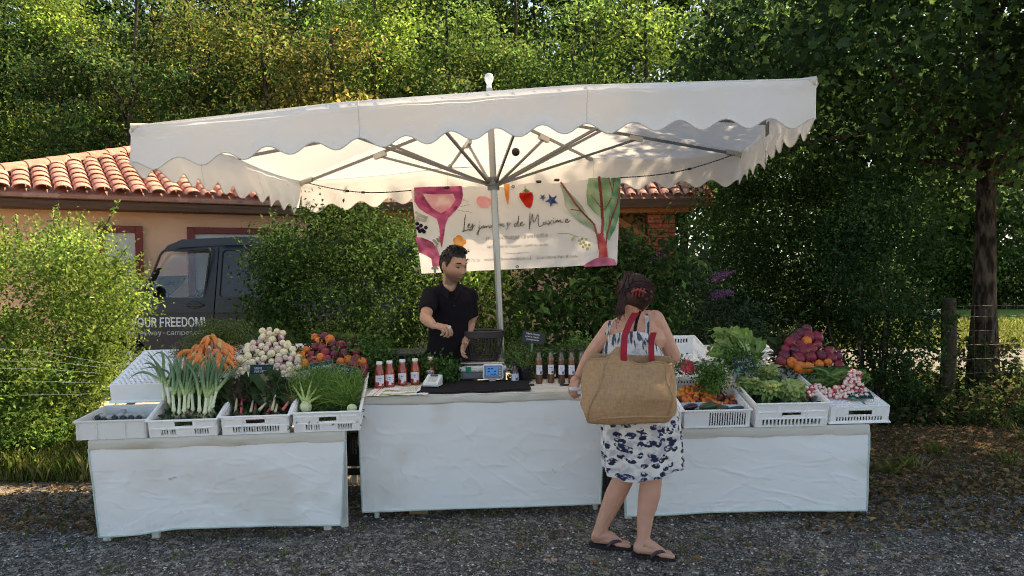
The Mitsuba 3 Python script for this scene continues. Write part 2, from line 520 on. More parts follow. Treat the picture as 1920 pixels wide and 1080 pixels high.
for i, (px, d, h, cl, l) in enumerate([(-120, 21.5, 10, 0, 'second-row dark tree behind the left edge of the wood'), (30, 22.5, 9.5, 1, 'second-row tree filling the gap left of the bright green slender tree'),
                                (180, 21.5, 9, 2, 'second-row tree filling the gap right of the bright green slender tree'), (310, 22.5, 9.5, 2, 'second-row tree between the dark and the olive tree'),
                                (440, 21.5, 9, 2, 'second-row tree between the two olive trees'), (565, 22.5, 9.5, 1, 'second-row tree behind the bronze tinted tree'),
                                (670, 21.2, 9, 3, 'second-row tree behind the narrow bright green tree'), (780, 22.5, 9.5, 2, 'second-row tree behind the mottled olive tree'),
                                (890, 21.5, 9, 1, 'second-row tree just left of the parasol knob'), (1015, 22.5, 9.5, 1, 'second-row tree just right of the parasol knob'),
                                (1140, 21.5, 9, 1, 'second-row tree above the right half of the parasol'), (1280, 22.5, 9.5, 3, 'second-row tree above the right third of the parasol'),
                                (1410, 21.5, 9, 1, 'second-row tree behind the left side of the maple'), (1550, 22.5, 9, 0, 'second-row tree behind the middle of the maple')]):
    wood(px, d, 2.3, h, [G_DARK, G_BACK, G_DARK + G_OLIVE[:1], G_MID][cl], l, 40 + i, n=9000, size=.18, nlimb=8)
for i, px in enumerate(range(-150, 1700, 165)):
    d = 28 + (i % 3) * 1.2
    wood(px, d, 3.2, 11.5, G_BACK if i % 2 else G_DARK, 'hilltop tree, %s from the left in the back row of the wood' % ['first', 'second', 'third', 'fourth', 'fifth', 'sixth', 'seventh', 'eighth', 'ninth', 'tenth', 'eleventh', 'twelfth'][i], 60 + i, n=7000, size=.3, nlimb=5)
for px, d, l in [(1640, 27, 'tall dark tree beyond the lawn, left of the fence post'), (1760, 29, 'tall dark tree beyond the lawn, just right of the fence post'), (1880, 28, 'tall dark tree beyond the lawn, right of the maple trunk'), (2010, 29, 'tall dark tree beyond the lawn at the right edge')]:
    wood(px, d, 2.8, 11, G_DARK, l, int(px), n=9000, size=.26, zb=0, nlimb=6, gap=.2)
SIDE = ['first', 'second', 'third', 'fourth', 'fifth', 'sixth']
for i, (x, d) in enumerate([(-15.5, 17.5), (-19, 18.5), (-22.5, 17), (-18, 24), (-24, 23), (-28, 19)]):
    wood(960 + x / d * FPX, d, 2.6, 10.5, G_DARK if i % 2 else G_MID, f'outlying tree beyond the left edge of the photo, {SIDE[i]} from the stall', 300 + i, n=8000, size=.2, nlimb=6, gap=.3)
for i, (x, d) in enumerate([(23, 28), (27, 27), (31, 28), (35, 27), (29, 33), (38, 31)]):
    wood(960 + x / d * FPX, d, 2.9, 11, G_DARK if i % 2 else G_BACK, f'outlying tree beyond the right edge of the photo, {SIDE[i]} from the stall', 310 + i, n=8000, size=.24, zb=0, nlimb=6, gap=.25)
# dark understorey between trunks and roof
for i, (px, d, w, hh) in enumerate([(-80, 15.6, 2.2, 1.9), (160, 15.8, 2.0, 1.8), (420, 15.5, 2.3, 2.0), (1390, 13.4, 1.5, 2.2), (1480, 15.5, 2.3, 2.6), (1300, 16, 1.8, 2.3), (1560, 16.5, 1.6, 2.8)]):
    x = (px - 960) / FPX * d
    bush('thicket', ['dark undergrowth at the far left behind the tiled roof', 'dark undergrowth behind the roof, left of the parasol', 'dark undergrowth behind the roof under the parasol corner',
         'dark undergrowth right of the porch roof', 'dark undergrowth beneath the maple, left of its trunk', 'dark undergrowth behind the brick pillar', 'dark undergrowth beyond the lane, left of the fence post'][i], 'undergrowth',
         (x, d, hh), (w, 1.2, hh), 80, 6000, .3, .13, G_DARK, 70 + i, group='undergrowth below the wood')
# hedge beyond the lawn on the right
for i, (px, d) in enumerate([(1700, 25.5), (1790, 26), (1880, 25), (1985, 25.5)]):
    x = (px - 960) / FPX * d
    bush('hedge_shrub', ['shrub in the hedge beyond the lawn, farthest left', 'shrub in the hedge just left of the maple trunk', 'shrub in the hedge just right of the maple trunk', 'shrub in the hedge at the right edge of the photo'][i],
         'shrub', (x, d, 1.9), (1.5, 1.0, 2.4), 150, 15000, .32, .16, G_DARK + G_MID[:2], 90 + i, group='hedge beyond the lawn')

# ------------------------------------------------------------------ the maple on the right, its neighbour and the shrubs
mb = onz(1842, 742)
tree('maple_tree', 'large dark maple with a stout trunk and ivy at its foot', 'tree', mb, 8.6, .135, 5.2, (4.1, 3.4, 3.4), 430, 50000, .34, .098,
     [(.019, .038, .014), (.025, .046, .016), (.036, .062, .017), (.021, .035, .018)], 101, lobed=True, nlimb=30, bend=.0015, zlow=.30, up=.9, shell=.35, tintvar=.45, keep=lambda P: (P[:, 2] > 2.0 + .25 * np.sin(P[:, 0] * 3) + .5 * (P[:, 0] < 4.2)) & (P[:, 0] - .82 * (P[:, 2] - 2.6) > .3 + .9 * meshkit.noise(P * .9, 5)))
b2 = np.array([7.6, 5.6, 0])
tree('maple_tree', 'second maple standing outside the right edge, its branches reaching into the top right corner', 'tree', b2, 8.6, .16, 5.8, (3.0, 2.4, 2.6), 200, 20000, .34, .10,
     [(.028, .055, .020), (.04, .07, .022), (.05, .085, .022)], 102, lobed=True, nlimb=18, up=.9, shell=.35, keep=lambda P: P[:, 2] > 3.3)
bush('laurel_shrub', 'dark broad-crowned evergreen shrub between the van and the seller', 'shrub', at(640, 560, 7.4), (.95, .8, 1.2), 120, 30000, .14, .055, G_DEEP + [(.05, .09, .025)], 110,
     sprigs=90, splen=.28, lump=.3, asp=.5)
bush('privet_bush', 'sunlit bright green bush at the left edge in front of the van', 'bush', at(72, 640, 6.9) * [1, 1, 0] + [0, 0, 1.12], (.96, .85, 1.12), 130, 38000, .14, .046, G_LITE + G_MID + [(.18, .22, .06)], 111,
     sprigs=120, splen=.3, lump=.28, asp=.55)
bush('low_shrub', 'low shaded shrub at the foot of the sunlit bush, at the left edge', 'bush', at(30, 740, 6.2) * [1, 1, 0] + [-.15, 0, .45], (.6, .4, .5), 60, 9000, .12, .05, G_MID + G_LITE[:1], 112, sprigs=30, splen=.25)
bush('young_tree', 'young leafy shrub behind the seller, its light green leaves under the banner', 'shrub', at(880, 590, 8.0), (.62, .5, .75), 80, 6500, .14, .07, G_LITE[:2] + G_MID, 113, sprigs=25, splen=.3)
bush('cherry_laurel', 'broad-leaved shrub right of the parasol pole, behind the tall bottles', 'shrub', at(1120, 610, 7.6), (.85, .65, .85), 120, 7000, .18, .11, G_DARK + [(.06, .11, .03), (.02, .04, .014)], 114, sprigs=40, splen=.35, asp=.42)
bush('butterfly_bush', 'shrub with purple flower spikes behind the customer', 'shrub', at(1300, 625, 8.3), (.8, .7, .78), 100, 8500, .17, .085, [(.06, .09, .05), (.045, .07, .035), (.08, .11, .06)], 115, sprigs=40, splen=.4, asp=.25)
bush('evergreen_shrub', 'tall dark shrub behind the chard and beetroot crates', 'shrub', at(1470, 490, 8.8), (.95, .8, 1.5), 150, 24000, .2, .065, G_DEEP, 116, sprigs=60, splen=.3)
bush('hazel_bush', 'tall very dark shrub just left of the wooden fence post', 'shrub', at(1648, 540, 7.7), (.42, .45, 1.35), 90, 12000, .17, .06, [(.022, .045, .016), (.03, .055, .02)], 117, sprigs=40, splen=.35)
# purple flower spikes
def spike(px, py, d, dirn, L=.22):
    rng = np.random.default_rng(int(px + py))
    c = at(px, py, d); dn = unit(dirn)
    t = rng.uniform(0, 1, 420)
    P = c + dn * (t[:, None] - .5) * L + rng.normal(size=(420, 3)) * (.028 * (1 - .7 * t))[:, None]
    v, f, col = leaf_cloud(P, .016, [(.20, .09, .19), (.28, .15, .27), (.15, .06, .15)], rng, asp=.9)
    put('flower_spike', shape((v, f), 'leaf', col), 'butterfly_bush', kind='stuff')
for a in [(1356, 516, 7.5, (1, 0, .35)), (1354, 551, 7.5, (1, 0, .15)), (1240, 478, 7.6, (.8, 0, .6))]:
    spike(*a)

# ivy and ground cover, leaf litter, grass
rng = np.random.default_rng(5)
def scatter_px(n, x0, x1, y0, y1, rng):
    return np.array([onz(x, y) for x, y in zip(rng.uniform(x0, x1, n), rng.uniform(y0, y1, n))])
P = scatter_px(5200, 1640, 2000, 742, 800, rng); P = np.vstack([P, scatter_px(1600, 1560, 1800, 700, 745, rng)])
P[:, 2] = np.abs(rng.normal(size=len(P))) * .16 * (.3 + meshkit.noise(P * [1.6, 1.6, 0], 3))
th = rng.uniform(0, 2 * PI, 1200); hz = rng.uniform(0, .9, 1200) ** 1.5
P2 = np.stack([mb[0] + np.cos(th) * (.42 - .1 * hz), mb[1] + np.sin(th) * (.42 - .1 * hz), hz * .8], 1)
v, f, c = leaf_cloud(np.vstack([P, P2]), .075, [(.025, .045, .016), (.035, .06, .02), (.06, .07, .03), (.05, .04, .025)], rng, asp=.8, up=1.4)
single('ivy', shape((v, f), 'leaf', c), 'ivy and low plants round the foot of the maple and the fence post', 'ground cover', kind='stuff')
P = np.vstack([scatter_px(6500, 1560, 2000, 770, 930, rng), scatter_px(900, 1500, 2000, 930, 1000, rng), scatter_px(1100, -40, 230, 880, 1000, rng), scatter_px(170, 0, 1900, 960, 1080, rng)])
P[:, 2] = .004 + rng.uniform(0, .012, len(P))
v, f, c = leaf_cloud(P, .05, [(.10, .065, .035), (.16, .10, .05), (.07, .045, .025), (.20, .15, .08), (.05, .06, .02)], rng, asp=.6, up=2.5)
single('leaf_litter', shape((v, f), 'leaf', c), 'brown fallen leaves and debris scattered on the ground', 'leaf litter', kind='stuff')


def blades(P, L, cols, rng, w=.006, lean=.5):
    n = len(P)
    h = (L * rng.uniform(.4, 1.3, n))[:, None]
    th = rng.uniform(0, 2 * PI, n)
    d = np.stack([np.cos(th), np.sin(th), 0 * th], 1); s = np.stack([-np.sin(th), np.cos(th), 0 * th], 1) * w
    ln = rng.uniform(0, lean, n)[:, None]
    v = np.stack([P - s, P + s, P + [0, 0, .6] * h + d * h * ln * .35 + s * .6, P + [0, 0, .95] * h + d * h * ln], 1).reshape(-1, 3)
    f = (np.array([[0, 1, 2], [0, 2, 3]])[None] + 4 * np.arange(n)[:, None, None]).reshape(-1, 3)
    c = np.asarray(cols)[rng.integers(0, len(cols), n)] * rng.uniform(.7, 1.3, (n, 1))
    return v, f, np.repeat(c, 4, 0)


GR = [(.12, .17, .035), (.17, .21, .06), (.26, .25, .10), (.09, .13, .03)]
P = np.vstack([scatter_px(15000, -120, 175, 790, 890, rng), scatter_px(2500, -120, 175, 885, 905, rng)])
P = P[meshkit.noise(P * [2.5, 2.5, 0], 4) > .22]
k = meshkit.noise(P * [1.7, 1.7, 0], 8)
a = blades(P, .16 + .16 * k, GR, rng)
P = scatter_px(9000, 1560, 2100, 712, 760, rng); b = blades(P, np.full(len(P), .09), GR, rng, .008)
P = scatter_px(14000, 1560, 2100, 598, 655, rng); c_ = blades(P, np.full(len(P), .10), GR, rng, .02)
P = np.vstack([x + rng.normal(size=(45, 3)) * [.05, .05, 0] for x in scatter_px(8, 1620, 1960, 800, 890, rng)]); d_ = blades(P, np.full(len(P), .10), GR, rng, .004, .9)
P = np.vstack([x + rng.normal(size=(12, 3)) * [.03, .03, 0] for x in scatter_px(70, 0, 1900, 965, 1075, rng)]); e_ = blades(P, np.full(len(P), .035), GR, rng, .003, .9)
P[:, 2] = 0
sets = [a, b, c_, d_, e_]
v, f = join(*[(x[0], x[1]) for x in sets])
single('grass', shape((v, f), 'leaf', np.vstack([x[2] for x in sets])), 'grass and weeds at the left edge, on the verge, the lawn and in tufts on the gravel', 'grass', kind='stuff')

# pebbles
rng = np.random.default_rng(9)
n = 46000
P = np.array([onz(x, y) for x, y in zip(rng.uniform(-60, 1980, n), 1105 - 235 * rng.uniform(0, 1, n) ** .8)])
P = P[~((P[:, 1] > 5.5) & (P[:, 0] < -3.1))]
n = len(P)
o = np.array([[1, 0, 0], [-1, 0, 0], [0, 1, 0], [0, -1, 0], [0, 0, 1], [0, 0, -.6]], float)
of = np.array([[0, 2, 4], [2, 1, 4], [1, 3, 4], [3, 0, 4], [2, 0, 5], [1, 2, 5], [3, 1, 5], [0, 3, 5]])
sz = .0045 + .0065 * rng.uniform(0, 1, n) ** 3
th = rng.uniform(0, 2 * PI, n)
q = o[None] * np.stack([sz * rng.uniform(.8, 1.5, n), sz * rng.uniform(.7, 1.1, n), sz * rng.uniform(.4, .8, n)], 1)[:, None] * rng.uniform(.7, 1.25, (n, 6, 1))
q = np.stack([q[..., 0] * np.cos(th)[:, None] - q[..., 1] * np.sin(th)[:, None], q[..., 0] * np.sin(th)[:, None] + q[..., 1] * np.cos(th)[:, None], q[..., 2]], -1)
v = (P[:, None] + q).reshape(-1, 3); v[:, 2] += .003
f = (of[None] + 6 * np.arange(n)[:, None, None]).reshape(-1, 3)
pal = np.array([(.05, .048, .045), (.12, .112, .105), (.20, .185, .17), (.32, .30, .27), (.16, .125, .095), (.55, .52, .48), (.08, .076, .072)])
c = pal[rng.choice(7, n, p=[.24, .2, .17, .15, .09, .07, .08])] * rng.uniform(.8, 1.2, (n, 1))
single('gravel', shape((v, f), 'matte', np.repeat(c, 6, 0)), 'loose grey and brown gravel stones in front of the stall', 'gravel', kind='stuff')
# a few bigger fallen leaves and stones
# ------------------------------------------------------------------ the house
scene['stucco'] = bump(princ(mikit.proc(lambda p, n, uv: mix((.70, .41, .26), (.78, .48, .315), fbm(p.x * 3, p.z * 3 + p.y, 0, 4))), rough=.9, spec=.2), lambda p, n, uv: fbm(p.x * 60, p.y * 60, p.z * 60, 2), .004, 2e-3)
scene['wood_dark'] = princ(mikit.proc(lambda p, n, uv: mix((.05, .027, .018), (.16, .09, .055), fbm(p.x * 3, p.y * 3, p.z * 40, 4))), rough=.8, spec=.2)
scene['wood_warm'] = princ(mikit.proc(lambda p, n, uv: mix((.22, .085, .03), (.42, .17, .06), fbm(p.x * 8, p.y * 4, p.z * 40, 3))), rough=.7, spec=.2)
house = thing('house', 'low orange rendered house with a tiled hip roof behind the van and shrubs', 'house')
ZE = 2.75
EA, EB = onz(0, 355, ZE), onz(440, 372, ZE)
dU = unit(EB - EA); nH = V(dU[1], -dU[0], 0); pit = math.radians(21)
upS = -nH * math.cos(pit) + V(0, 0, math.sin(pit)); nR = unit(np.cross(dU, upS))
Lw = np.linalg.norm(EB - EA)
u0, u1 = -1.6, Lw + 1.5


def on_plane(x, y, p0, n):
    r = ray(x, y); return CAM + r * ((p0 - CAM) @ n / (r @ n))


def f_tile(p, n, uv):
    c = cell_rand(dr.floor(p.x * 3.2), dr.floor(p.y * 3.2), dr.floor(p.z * 9))
    return mix(mix((.34, .165, .122), (.48, .27, .21), c), (.27, .165, .13), smoothstep(.55, .8, fbm(p.x * 9, p.y * 9, p.z * 9, 3)))


scene['terracotta'] = princ(mikit.proc(f_tile), rough=.85, spec=.25)


def barrel(L, r0, r1, t=.012, n=7):
    """a cover tile: half barrel along +y, wide end at y=0"""
    th = np.linspace(0.05, PI - .05, n)
    ring = lambda r, y: np.stack([r * np.cos(th), np.full(n, y), r * np.sin(th)], 1)
    v = np.vstack([ring(r0, 0), ring(r0 - t, 0), ring(r1, L), ring(r1 - t, L)])
    f = []
    for i in range(n - 1):
        f += [[i, i + 1, 2 * n + i + 1, 2 * n + i], [n + i + 1, n + i, 3 * n + i, 3 * n + i + 1], [i + 1, i, n + i, n + i + 1]]
    return v, quads(f)


def roof_tiles(org, dU, upS, nR, pitch, exp_, cols, rows, keep, base_r):
    bm_ = barrel(exp_ * 1.2, base_r, base_r * .86, .016, 9); bm_[0][:, 2] *= .62
    bm_[0][:, 2] -= bm_[0][:, 1] / exp_ * .020
    sh = shape(bm_, 'terracotta', smooth=35)
    rng = np.random.default_rng(17)
    for i in cols:
        for j in rows:
            c = org + dU * (i * pitch) + upS * (j * exp_) + nR * (.022 + rng.uniform(0, .008))
            if not keep(c): continue
            R = np.stack([dU, upS, nR], 1) @ rz(rng.normal() * .012) @ rx(.03 + rng.normal() * .006)
            put('roof__tile', sh, house, M4(R, c))


H0, H1 = on_plane(0, 324, EA, nR), on_plane(240, 288, EA, nR)
hipd = unit(H1 - H0); hipn = np.cross(nR, hipd)
if hipn @ (EB - H0) < 0: hipn = -hipn
H2 = H0 - hipd * 2.2; H3 = H1 + hipd * 1.6
rp = lambda u, w: EA + dU * u + upS * w
# the under layer of the roof
wtop = (H3 - EA) @ upS
pts = [rp(u0, -.03), rp(u1, -.03), rp(u1, wtop), H3, H2 if (H2 - EA) @ upS > 0 else rp(u0, 0)]
rv = np.array(pts) - nR * .03
put('roof', shape(thick((rv, np.array([[0, 1, 2], [0, 2, 3], [0, 3, 4]])), .05), 'terracotta'), house)
# the other side of the hip: falls away behind
back = [H2, H3, H3 + V(-3, 5.5, -1.6), H2 + V(-3, 3, -1.2)]
put('roof_side', shape(thick((np.array(back) - [0, 0, .05], quads([[0, 1, 2, 3]])), .04), 'terracotta'), house)
roof_tiles(EA, dU, upS, nR, .242, .26, range(int(u0 / .242), int(u1 / .242)), range(0, 12), lambda c: (c - H0) @ hipn > .06 and c @ dU < rp(u1, 0) @ dU, .116)
sh = shape(barrel(.46, .105, .09), 'terracotta', smooth=35)
for k in range(-3, 12):
    c = H0 + hipd * (k * .40) + nR * .03
    zz = unit(nR + V(0, 0, .6)); xx = unit(np.cross(hipd, zz)); zz = np.cross(xx, hipd)
    put('roof__ridge_tile', sh, house, M4(np.stack([xx, hipd, zz], 1), c))
# eaves board, soffit, wall
wall0 = -nH * .45
def slab(a, b, zlo, zhi, t, mat, name, off=0.0, **k):
    """vertical slab from a to b (plan), its front face off metres in front of the eave line"""
    a, b = V(*a[:2], 0) + nH * off, V(*b[:2], 0) + nH * off
    c = (a + b) / 2 - nH * t / 2; c[2] = (zlo + zhi) / 2
    d = unit(b - a)
    return put(name, shape(rbox(c, (np.linalg.norm(b - a), t, zhi - zlo), .006, np.stack([d, -nH, [0, 0, 1]], 1)), mat), house, **k)
A0, A1 = rp(u0, 0), rp(u1, 0)
slab(A0, A1, ZE - .10, ZE - .03, .04, 'wood_dark', 'eave_board', .0)
slab(A0, A1, ZE - .225, ZE - .105, .40, 'wood_dark', 'soffit', -.03)
slab(A0, A1, 0, ZE - .10, .3, 'stucco', 'wall', -.45)
# windows in the left wall: outer frame, blind, pane
def house_window(px0, px1, py0, zlo, name='window'):
    wn = -nH
    p0 = EA + wn * .45
    a, b = on_plane(px0, py0, p0, nH), on_plane(px1, py0, p0, nH)
    zt = a[2]; w = np.linalg.norm((b - a)[:2]); c = (a + b) / 2; c[2] = (zt + zlo) / 2; h = zt - zlo
    R = np.stack([dU, -nH, [0, 0, 1]], 1)
    m = c + nH * .03
    fr = join(*[rbox(m + R @ V(sx * (w / 2 - .05), 0, 0), (.10, .10, h), .005, R) for sx in (-1, 1)], *[rbox(m + R @ V(0, 0, sz * (h / 2 - .05)), (w - .2, .09, .10), .005, R) for sz in (-1, 1)])
    k = put(name, shape(fr, 'satin', srgb(112, 40, 34)), house)
    put('blind', shape(rbox(m + R @ V(0, .02, h * .12), (w - .2, .02, h * .62), .003, R), 'matte', (.55, .54, .50)), k)
    put('pane', shape(rbox(m + R @ V(0, .035, -h * .30), (w - .2, .01, h * .22), .002, R), 'gloss', (.03, .035, .04)), k)
house_window(180, 266, 423, .9)
house_window(350, 505, 426, .9)
# middle wing and the porch on the right
PD, ZP = 13.2, 2.83
xr = (1327 - 960) / FPX * PD
pp = math.radians(28)
up2 = V(0, math.cos(pp), math.sin(pp)); n2 = V(0, -math.sin(pp), math.cos(pp)); du2 = V(1, 0, 0)
E2 = V(xr - .05, PD, ZP)
xl = (560 - 960) / FPX * PD
t_ = 3.4
rv = np.array([[xl, PD - .02, ZP - .01], [xr, PD - .02, ZP - .01], [xr - t_, PD + t_, ZP + t_ * math.tan(pp)], [xl, PD + t_, ZP + t_ * math.tan(pp)], [xr, PD + 2 * t_ + .5, ZP - .01]])
put('roof', shape(thick((rv - n2 * .04, np.array([[0, 1, 2], [0, 2, 3], [1, 4, 2]])), .05), 'terracotta'), house)
roof_tiles(E2 - du2 * .05, -du2, up2, n2, .205, .27, range(0, 13), range(0, 6), lambda c: (xr - c[0]) > (c[1] - PD) * 1.0 + .07, .085)
hd = unit(V(-1, 1, math.tan(pp)))
sh = shape(barrel(.44, .105, .09), 'terracotta', smooth=35)
for k in range(0, 6):
    c = V(xr, PD, ZP + .035) + hd * (k * .36 + .0)
    zz = unit(V(0, 0, 1) - hd * hd[2]); xx = np.cross(hd, zz)
    put('roof__ridge_tile', sh, house, M4(np.stack([xx, hd, zz], 1), c))
def hb(name, x0, x1, y0, y1, z0, z1, mat, parent=None, **k):
    return put(name, shape(rbox(((x0 + x1) / 2, (y0 + y1) / 2, (z0 + z1) / 2), (x1 - x0, y1 - y0, z1 - z0), .006), mat), parent or house, **k)
hb('fascia', xl, xr + .03, PD - .03, PD + .02, ZP - .19, ZP - .035, 'wood_dark')
hb('beam', xl, xr - .2, PD + .10, PD + .24, ZP - .27, ZP - .12, 'wood_warm')
hb('wall', xl + .1, 1.55, PD + 1.2, PD + 1.45, 0, ZP, 'stucco')
hb('porch_wall', 1.55, xr - .5, PD + 2.6, PD + 2.8, 0, ZP + .8, 'stucco')
for k in range(9):
    x = 1.5 + k * .26
    sl = bar((x, PD + .03, ZP - .10), (x, PD + 2.4, ZP + 1.05), .07, .12)
    put('rafter', shape(sl, 'wood_warm'), house)
put('rafter', shape(bar((xr - .05, PD + .05, ZP - .12), (xr - 2.2, PD + 2.2, ZP + .9), .09, .14), 'wood_warm'), house)
put('brace', shape(bar((2.45, PD + .35, ZP - .75), (1.75, PD + .35, ZP - .25), .09, .11), 'wood_warm'), house)
cx0, cx1 = (1217 - 960) / FPX * (PD + .3), (1268 - 960) / FPX * (PD + .3)
pil = hb('pillar', cx0 + .012, cx1 - .012, PD + .312, PD + .75, 0, ZP - .12, 'brick_joint')
scene['brick_joint'] = princ(rgb(.10, .055, .04), rough=.95, spec=.1)
scene['brick'] = princ(mikit.proc(lambda p, n, uv: mix((.30, .085, .045), (.46, .15, .085), cell_rand(dr.floor(p.x * 4.1), dr.floor(p.z * 12.5), 0)) * (.7 + .5 * fbm(p.x * 30, p.y * 30, p.z * 30, 2))), rough=.9, spec=.2)
bw = (cx1 - cx0) / 2
for j in range(26):
    z = ZP - .17 - j * .083
    if z < .6: break
    for wx in ((0, bw, 2 * bw) if j % 2 == 0 else (0, bw / 2, bw * 1.5, 2 * bw)):
        pass
    edges = [0, bw, 2 * bw] if j % 2 == 0 else [0, bw / 2, bw * 1.5, 2 * bw]
    for a, b in zip(edges[:-1], edges[1:]):
        put('pillar__brick', shape(rbox((cx0 + (a + b) / 2, PD + .36, z), (b - a - .012, .12, .070), .004), 'brick'), house)

# ------------------------------------------------------------------ the van
VD = 10.5
vz = lambda px, py: at(px, py, VD)[[0, 2]]
prof = Polygon([vz(*q) for q in [(150, 690), (146, 640), (160, 596), (205, 572), (248, 556), (268, 532), (312, 474), (330, 464), (420, 459), (765, 458), (778, 480), (784, 640), (780, 690)]])
def extr_y(pg, y0, y1):
    m = trimesh.creation.extrude_polygon(pg, y1 - y0, engine='earcut')
    v = np.array(m.vertices); return np.stack([v[:, 0], y1 - v[:, 2], v[:, 1]], 1), np.array(m.faces)
def vman(pg, y0, y1): return man(extr_y(pg, y0, y1))
W = 1.86
winD = Polygon([vz(*q) for q in [(268, 558), (272, 549), (300, 478), (306, 472), (389, 467), (391, 471), (380, 555), (377, 558)]])
winR = Polygon([vz(*q) for q in [(411, 474), (415, 469), (530, 467), (530, 557), (414, 557), (410, 553)]])
body = vman(prof.buffer(-.03).buffer(.03), VD, VD + W)
inner = vman(prof.buffer(-.07).intersection(shapely.box(-5.9, .55, 0, 3)), VD + .07, VD + W - .07)
body = body - inner - vman(winD, VD - .1, VD + W + .1) - vman(winR, VD - .1, VD + W + .1)
sc = Polygon([vz(*q) for q in [(240, 540), (300, 462), (340, 462), (262, 545)]])
ws = Polygon([vz(*q) for q in [(262, 548), (276, 533), (318, 475), (330, 466), (260, 420), (200, 540)]]).buffer(-.015)
body = body - vman(ws, VD + .13, VD + W - .13)
for (p, q) in [((404, 463), (399, 690)), ((262, 590), (262, 690)), ((536, 460), (540, 690))]:
    a, b = vz(*p), vz(*q)
    body = body - vman(LineString([a, b]).buffer(.008), VD - .02, VD + .02)
a, b = vz(160, 589), vz(778, 584)
body = body - vman(LineString([a, b]).buffer(.012), VD - .02, VD + .012)
for cx in (212, 700):
    c = vz(cx, 0)[0]
    body = body - vman(Point(c, .34).buffer(.39), VD - .1, VD + .32)
bv, bf = unman(body)
k_ = np.clip((bv[:, 2] - 1.15) / .9, 0, 1) * .14
bv[:, 1] = np.where(bv[:, 1] < VD + W / 2, bv[:, 1] + k_, bv[:, 1] - k_)
van = thing('camper_van', 'dark grey camper van with white lettering on its door, parked behind the bushes', 'van')
VCOL = srgb(40, 44, 52)
put('body', shape((bv, bf), 'paint', VCOL, smooth=30), van)
side_y = lambda z: VD + np.clip((z - 1.15) / .9, 0, 1) * .14
def vpane(pg, y, nm):
    m = poly_mesh(pg, 0, .004); v = m[0]
    return put(nm, shape((np.stack([v[:, 0], side_y(v[:, 1]) + y - v[:, 2], v[:, 1]], 1)[:, :], m[1]), 'gloss', (.02, .022, .026)), van)
def vglass(pg, off, far=False):
    g = shapely.segmentize(pg.exterior, .3); xy = np.array(pg.exterior.coords)[:-1]
    tm = trimesh.creation.triangulate_polygon(pg, engine='earcut')
    v = np.array(tm[0]); yy = side_y(v[:, 1]) + off
    if far: yy = 2 * VD + W - yy
    return np.stack([v[:, 0], yy, v[:, 1]], 1), np.array(tm[1])
put('window', shape(vglass(winD.buffer(.01), .03), 'pane'), van)
put('window', shape(vglass(winD.buffer(.01), .03, True), 'pane'), van)
put('window', shape(vglass(winR.buffer(.01), .03), 'gloss', (.015, .017, .02)), van)
put('window_seal', shape(extr_y(winD.buffer(.022).difference(winD), VD + .02, VD + .05), 'satin', (.012, .012, .013)), van)
v = scene[f'{van}__window_seal']
a, b = vz(266, 533), vz(322, 471)
put('windscreen', shape((np.array([[a[0], VD + .15, a[1]], [a[0], VD + W - .15, a[1]], [b[0], VD + W - .25, b[1]], [b[0], VD + .25, b[1]]]), quads([[0, 1, 2, 3]])), 'pane'), van)
top = Polygon([vz(*q) for q in [(296, 470), (304, 460), (332, 448), (440, 443), (770, 446), (774, 458), (420, 461), (330, 465)]])
m = extr_y(top.buffer(-.01).buffer(.01), VD + .16, VD + W - .16)
put('pop_top', shape(m, 'paint', srgb(40, 46, 62), smooth=30), van)
hx, hz = vz(366, 572)
put('door_handle', shape(join(rbox((hx, VD - .02, hz), (.24, .035, .04), .012), tr(ball((.10, .02, .055), 2), c=(hx - .01, VD - .002, hz))), 'satin', (.03, .032, .036), smooth=40), van)
put('steering_wheel', shape(tr(lathe([(.19 + .016 * math.cos(t), .016 * math.sin(t)) for t in np.linspace(0, 2 * PI, 9)], 24), ry(-.45) @ rz(.0), c=(vz(318, 545)[0], VD + 1.35, 1.25)), 'satin', (.04, .04, .045), smooth=True), van)
put('dashboard', shape(rbox((vz(285, 0)[0] - .05, VD + W / 2, 1.05), (.55, W - .3, .22), .06), 'satin', (.05, .05, .055), smooth=40), van)
for k, yy in enumerate((VD + .52, VD + 1.36)):
    c = vz(392, 0)[0]
    put('seat', shape(join(rbox((c + .06, yy, 1.22), (.16, .48, .7), .06, ry(.16)), rbox((c + .14, yy, 1.68), (.11, .26, .2), .04, ry(.16)), rbox((c - .2, yy, .88), (.5, .5, .14), .05)), 'matte', (.05, .05, .052), smooth=40), van)
mx, mz = vz(283, 552)
put('mirror', shape(join(rbox((mx, VD - .16, mz + .06), (.10, .18, .2), .03), rbox((mx + .02, VD - .05, mz), (.06, .12, .05), .015)), 'satin', (.03, .032, .036), smooth=40), van)
for cx in (212, 700):
    c = vz(cx, 0)[0]
    w = put('wheel', shape(tr(lathe([(.20, -.11), (.30, -.115), (.325, -.09), (.33, 0), (.325, .09), (.30, .115), (.20, .11)], 28), rx(PI / 2), c=(c, VD + .16, .33)), 'matte', (.025, .025, .026), smooth=40), van)
    put('rim', shape(tr(lathe([(.0, .09), (.05, .10), (.17, .06), (.205, .112), (.21, .08), (.2, 0), (0, 0)], 20), rx(PI / 2), c=(c, VD + .16, .33)), 'metal', (.5, .5, .52), smooth=40), w)
def vtext(s, px, py, capz, wpx, col, name, bold):
    m = meshkit.text_mesh(s, capz, .002, bold); v = np.array(m.vertices)
    w = v[:, 0].max() - v[:, 0].min(); x0, z0 = vz(px, py); x1 = vz(px + wpx, py)[0]
    v[:, 0] = (v[:, 0] - v[:, 0].min()) * (x1 - x0) / w
    put(name, shape((np.stack([x0 + v[:, 0], VD - .002 - v[:, 2], z0 + v[:, 1]], 1), np.array(m.faces)), 'matte', col), van)
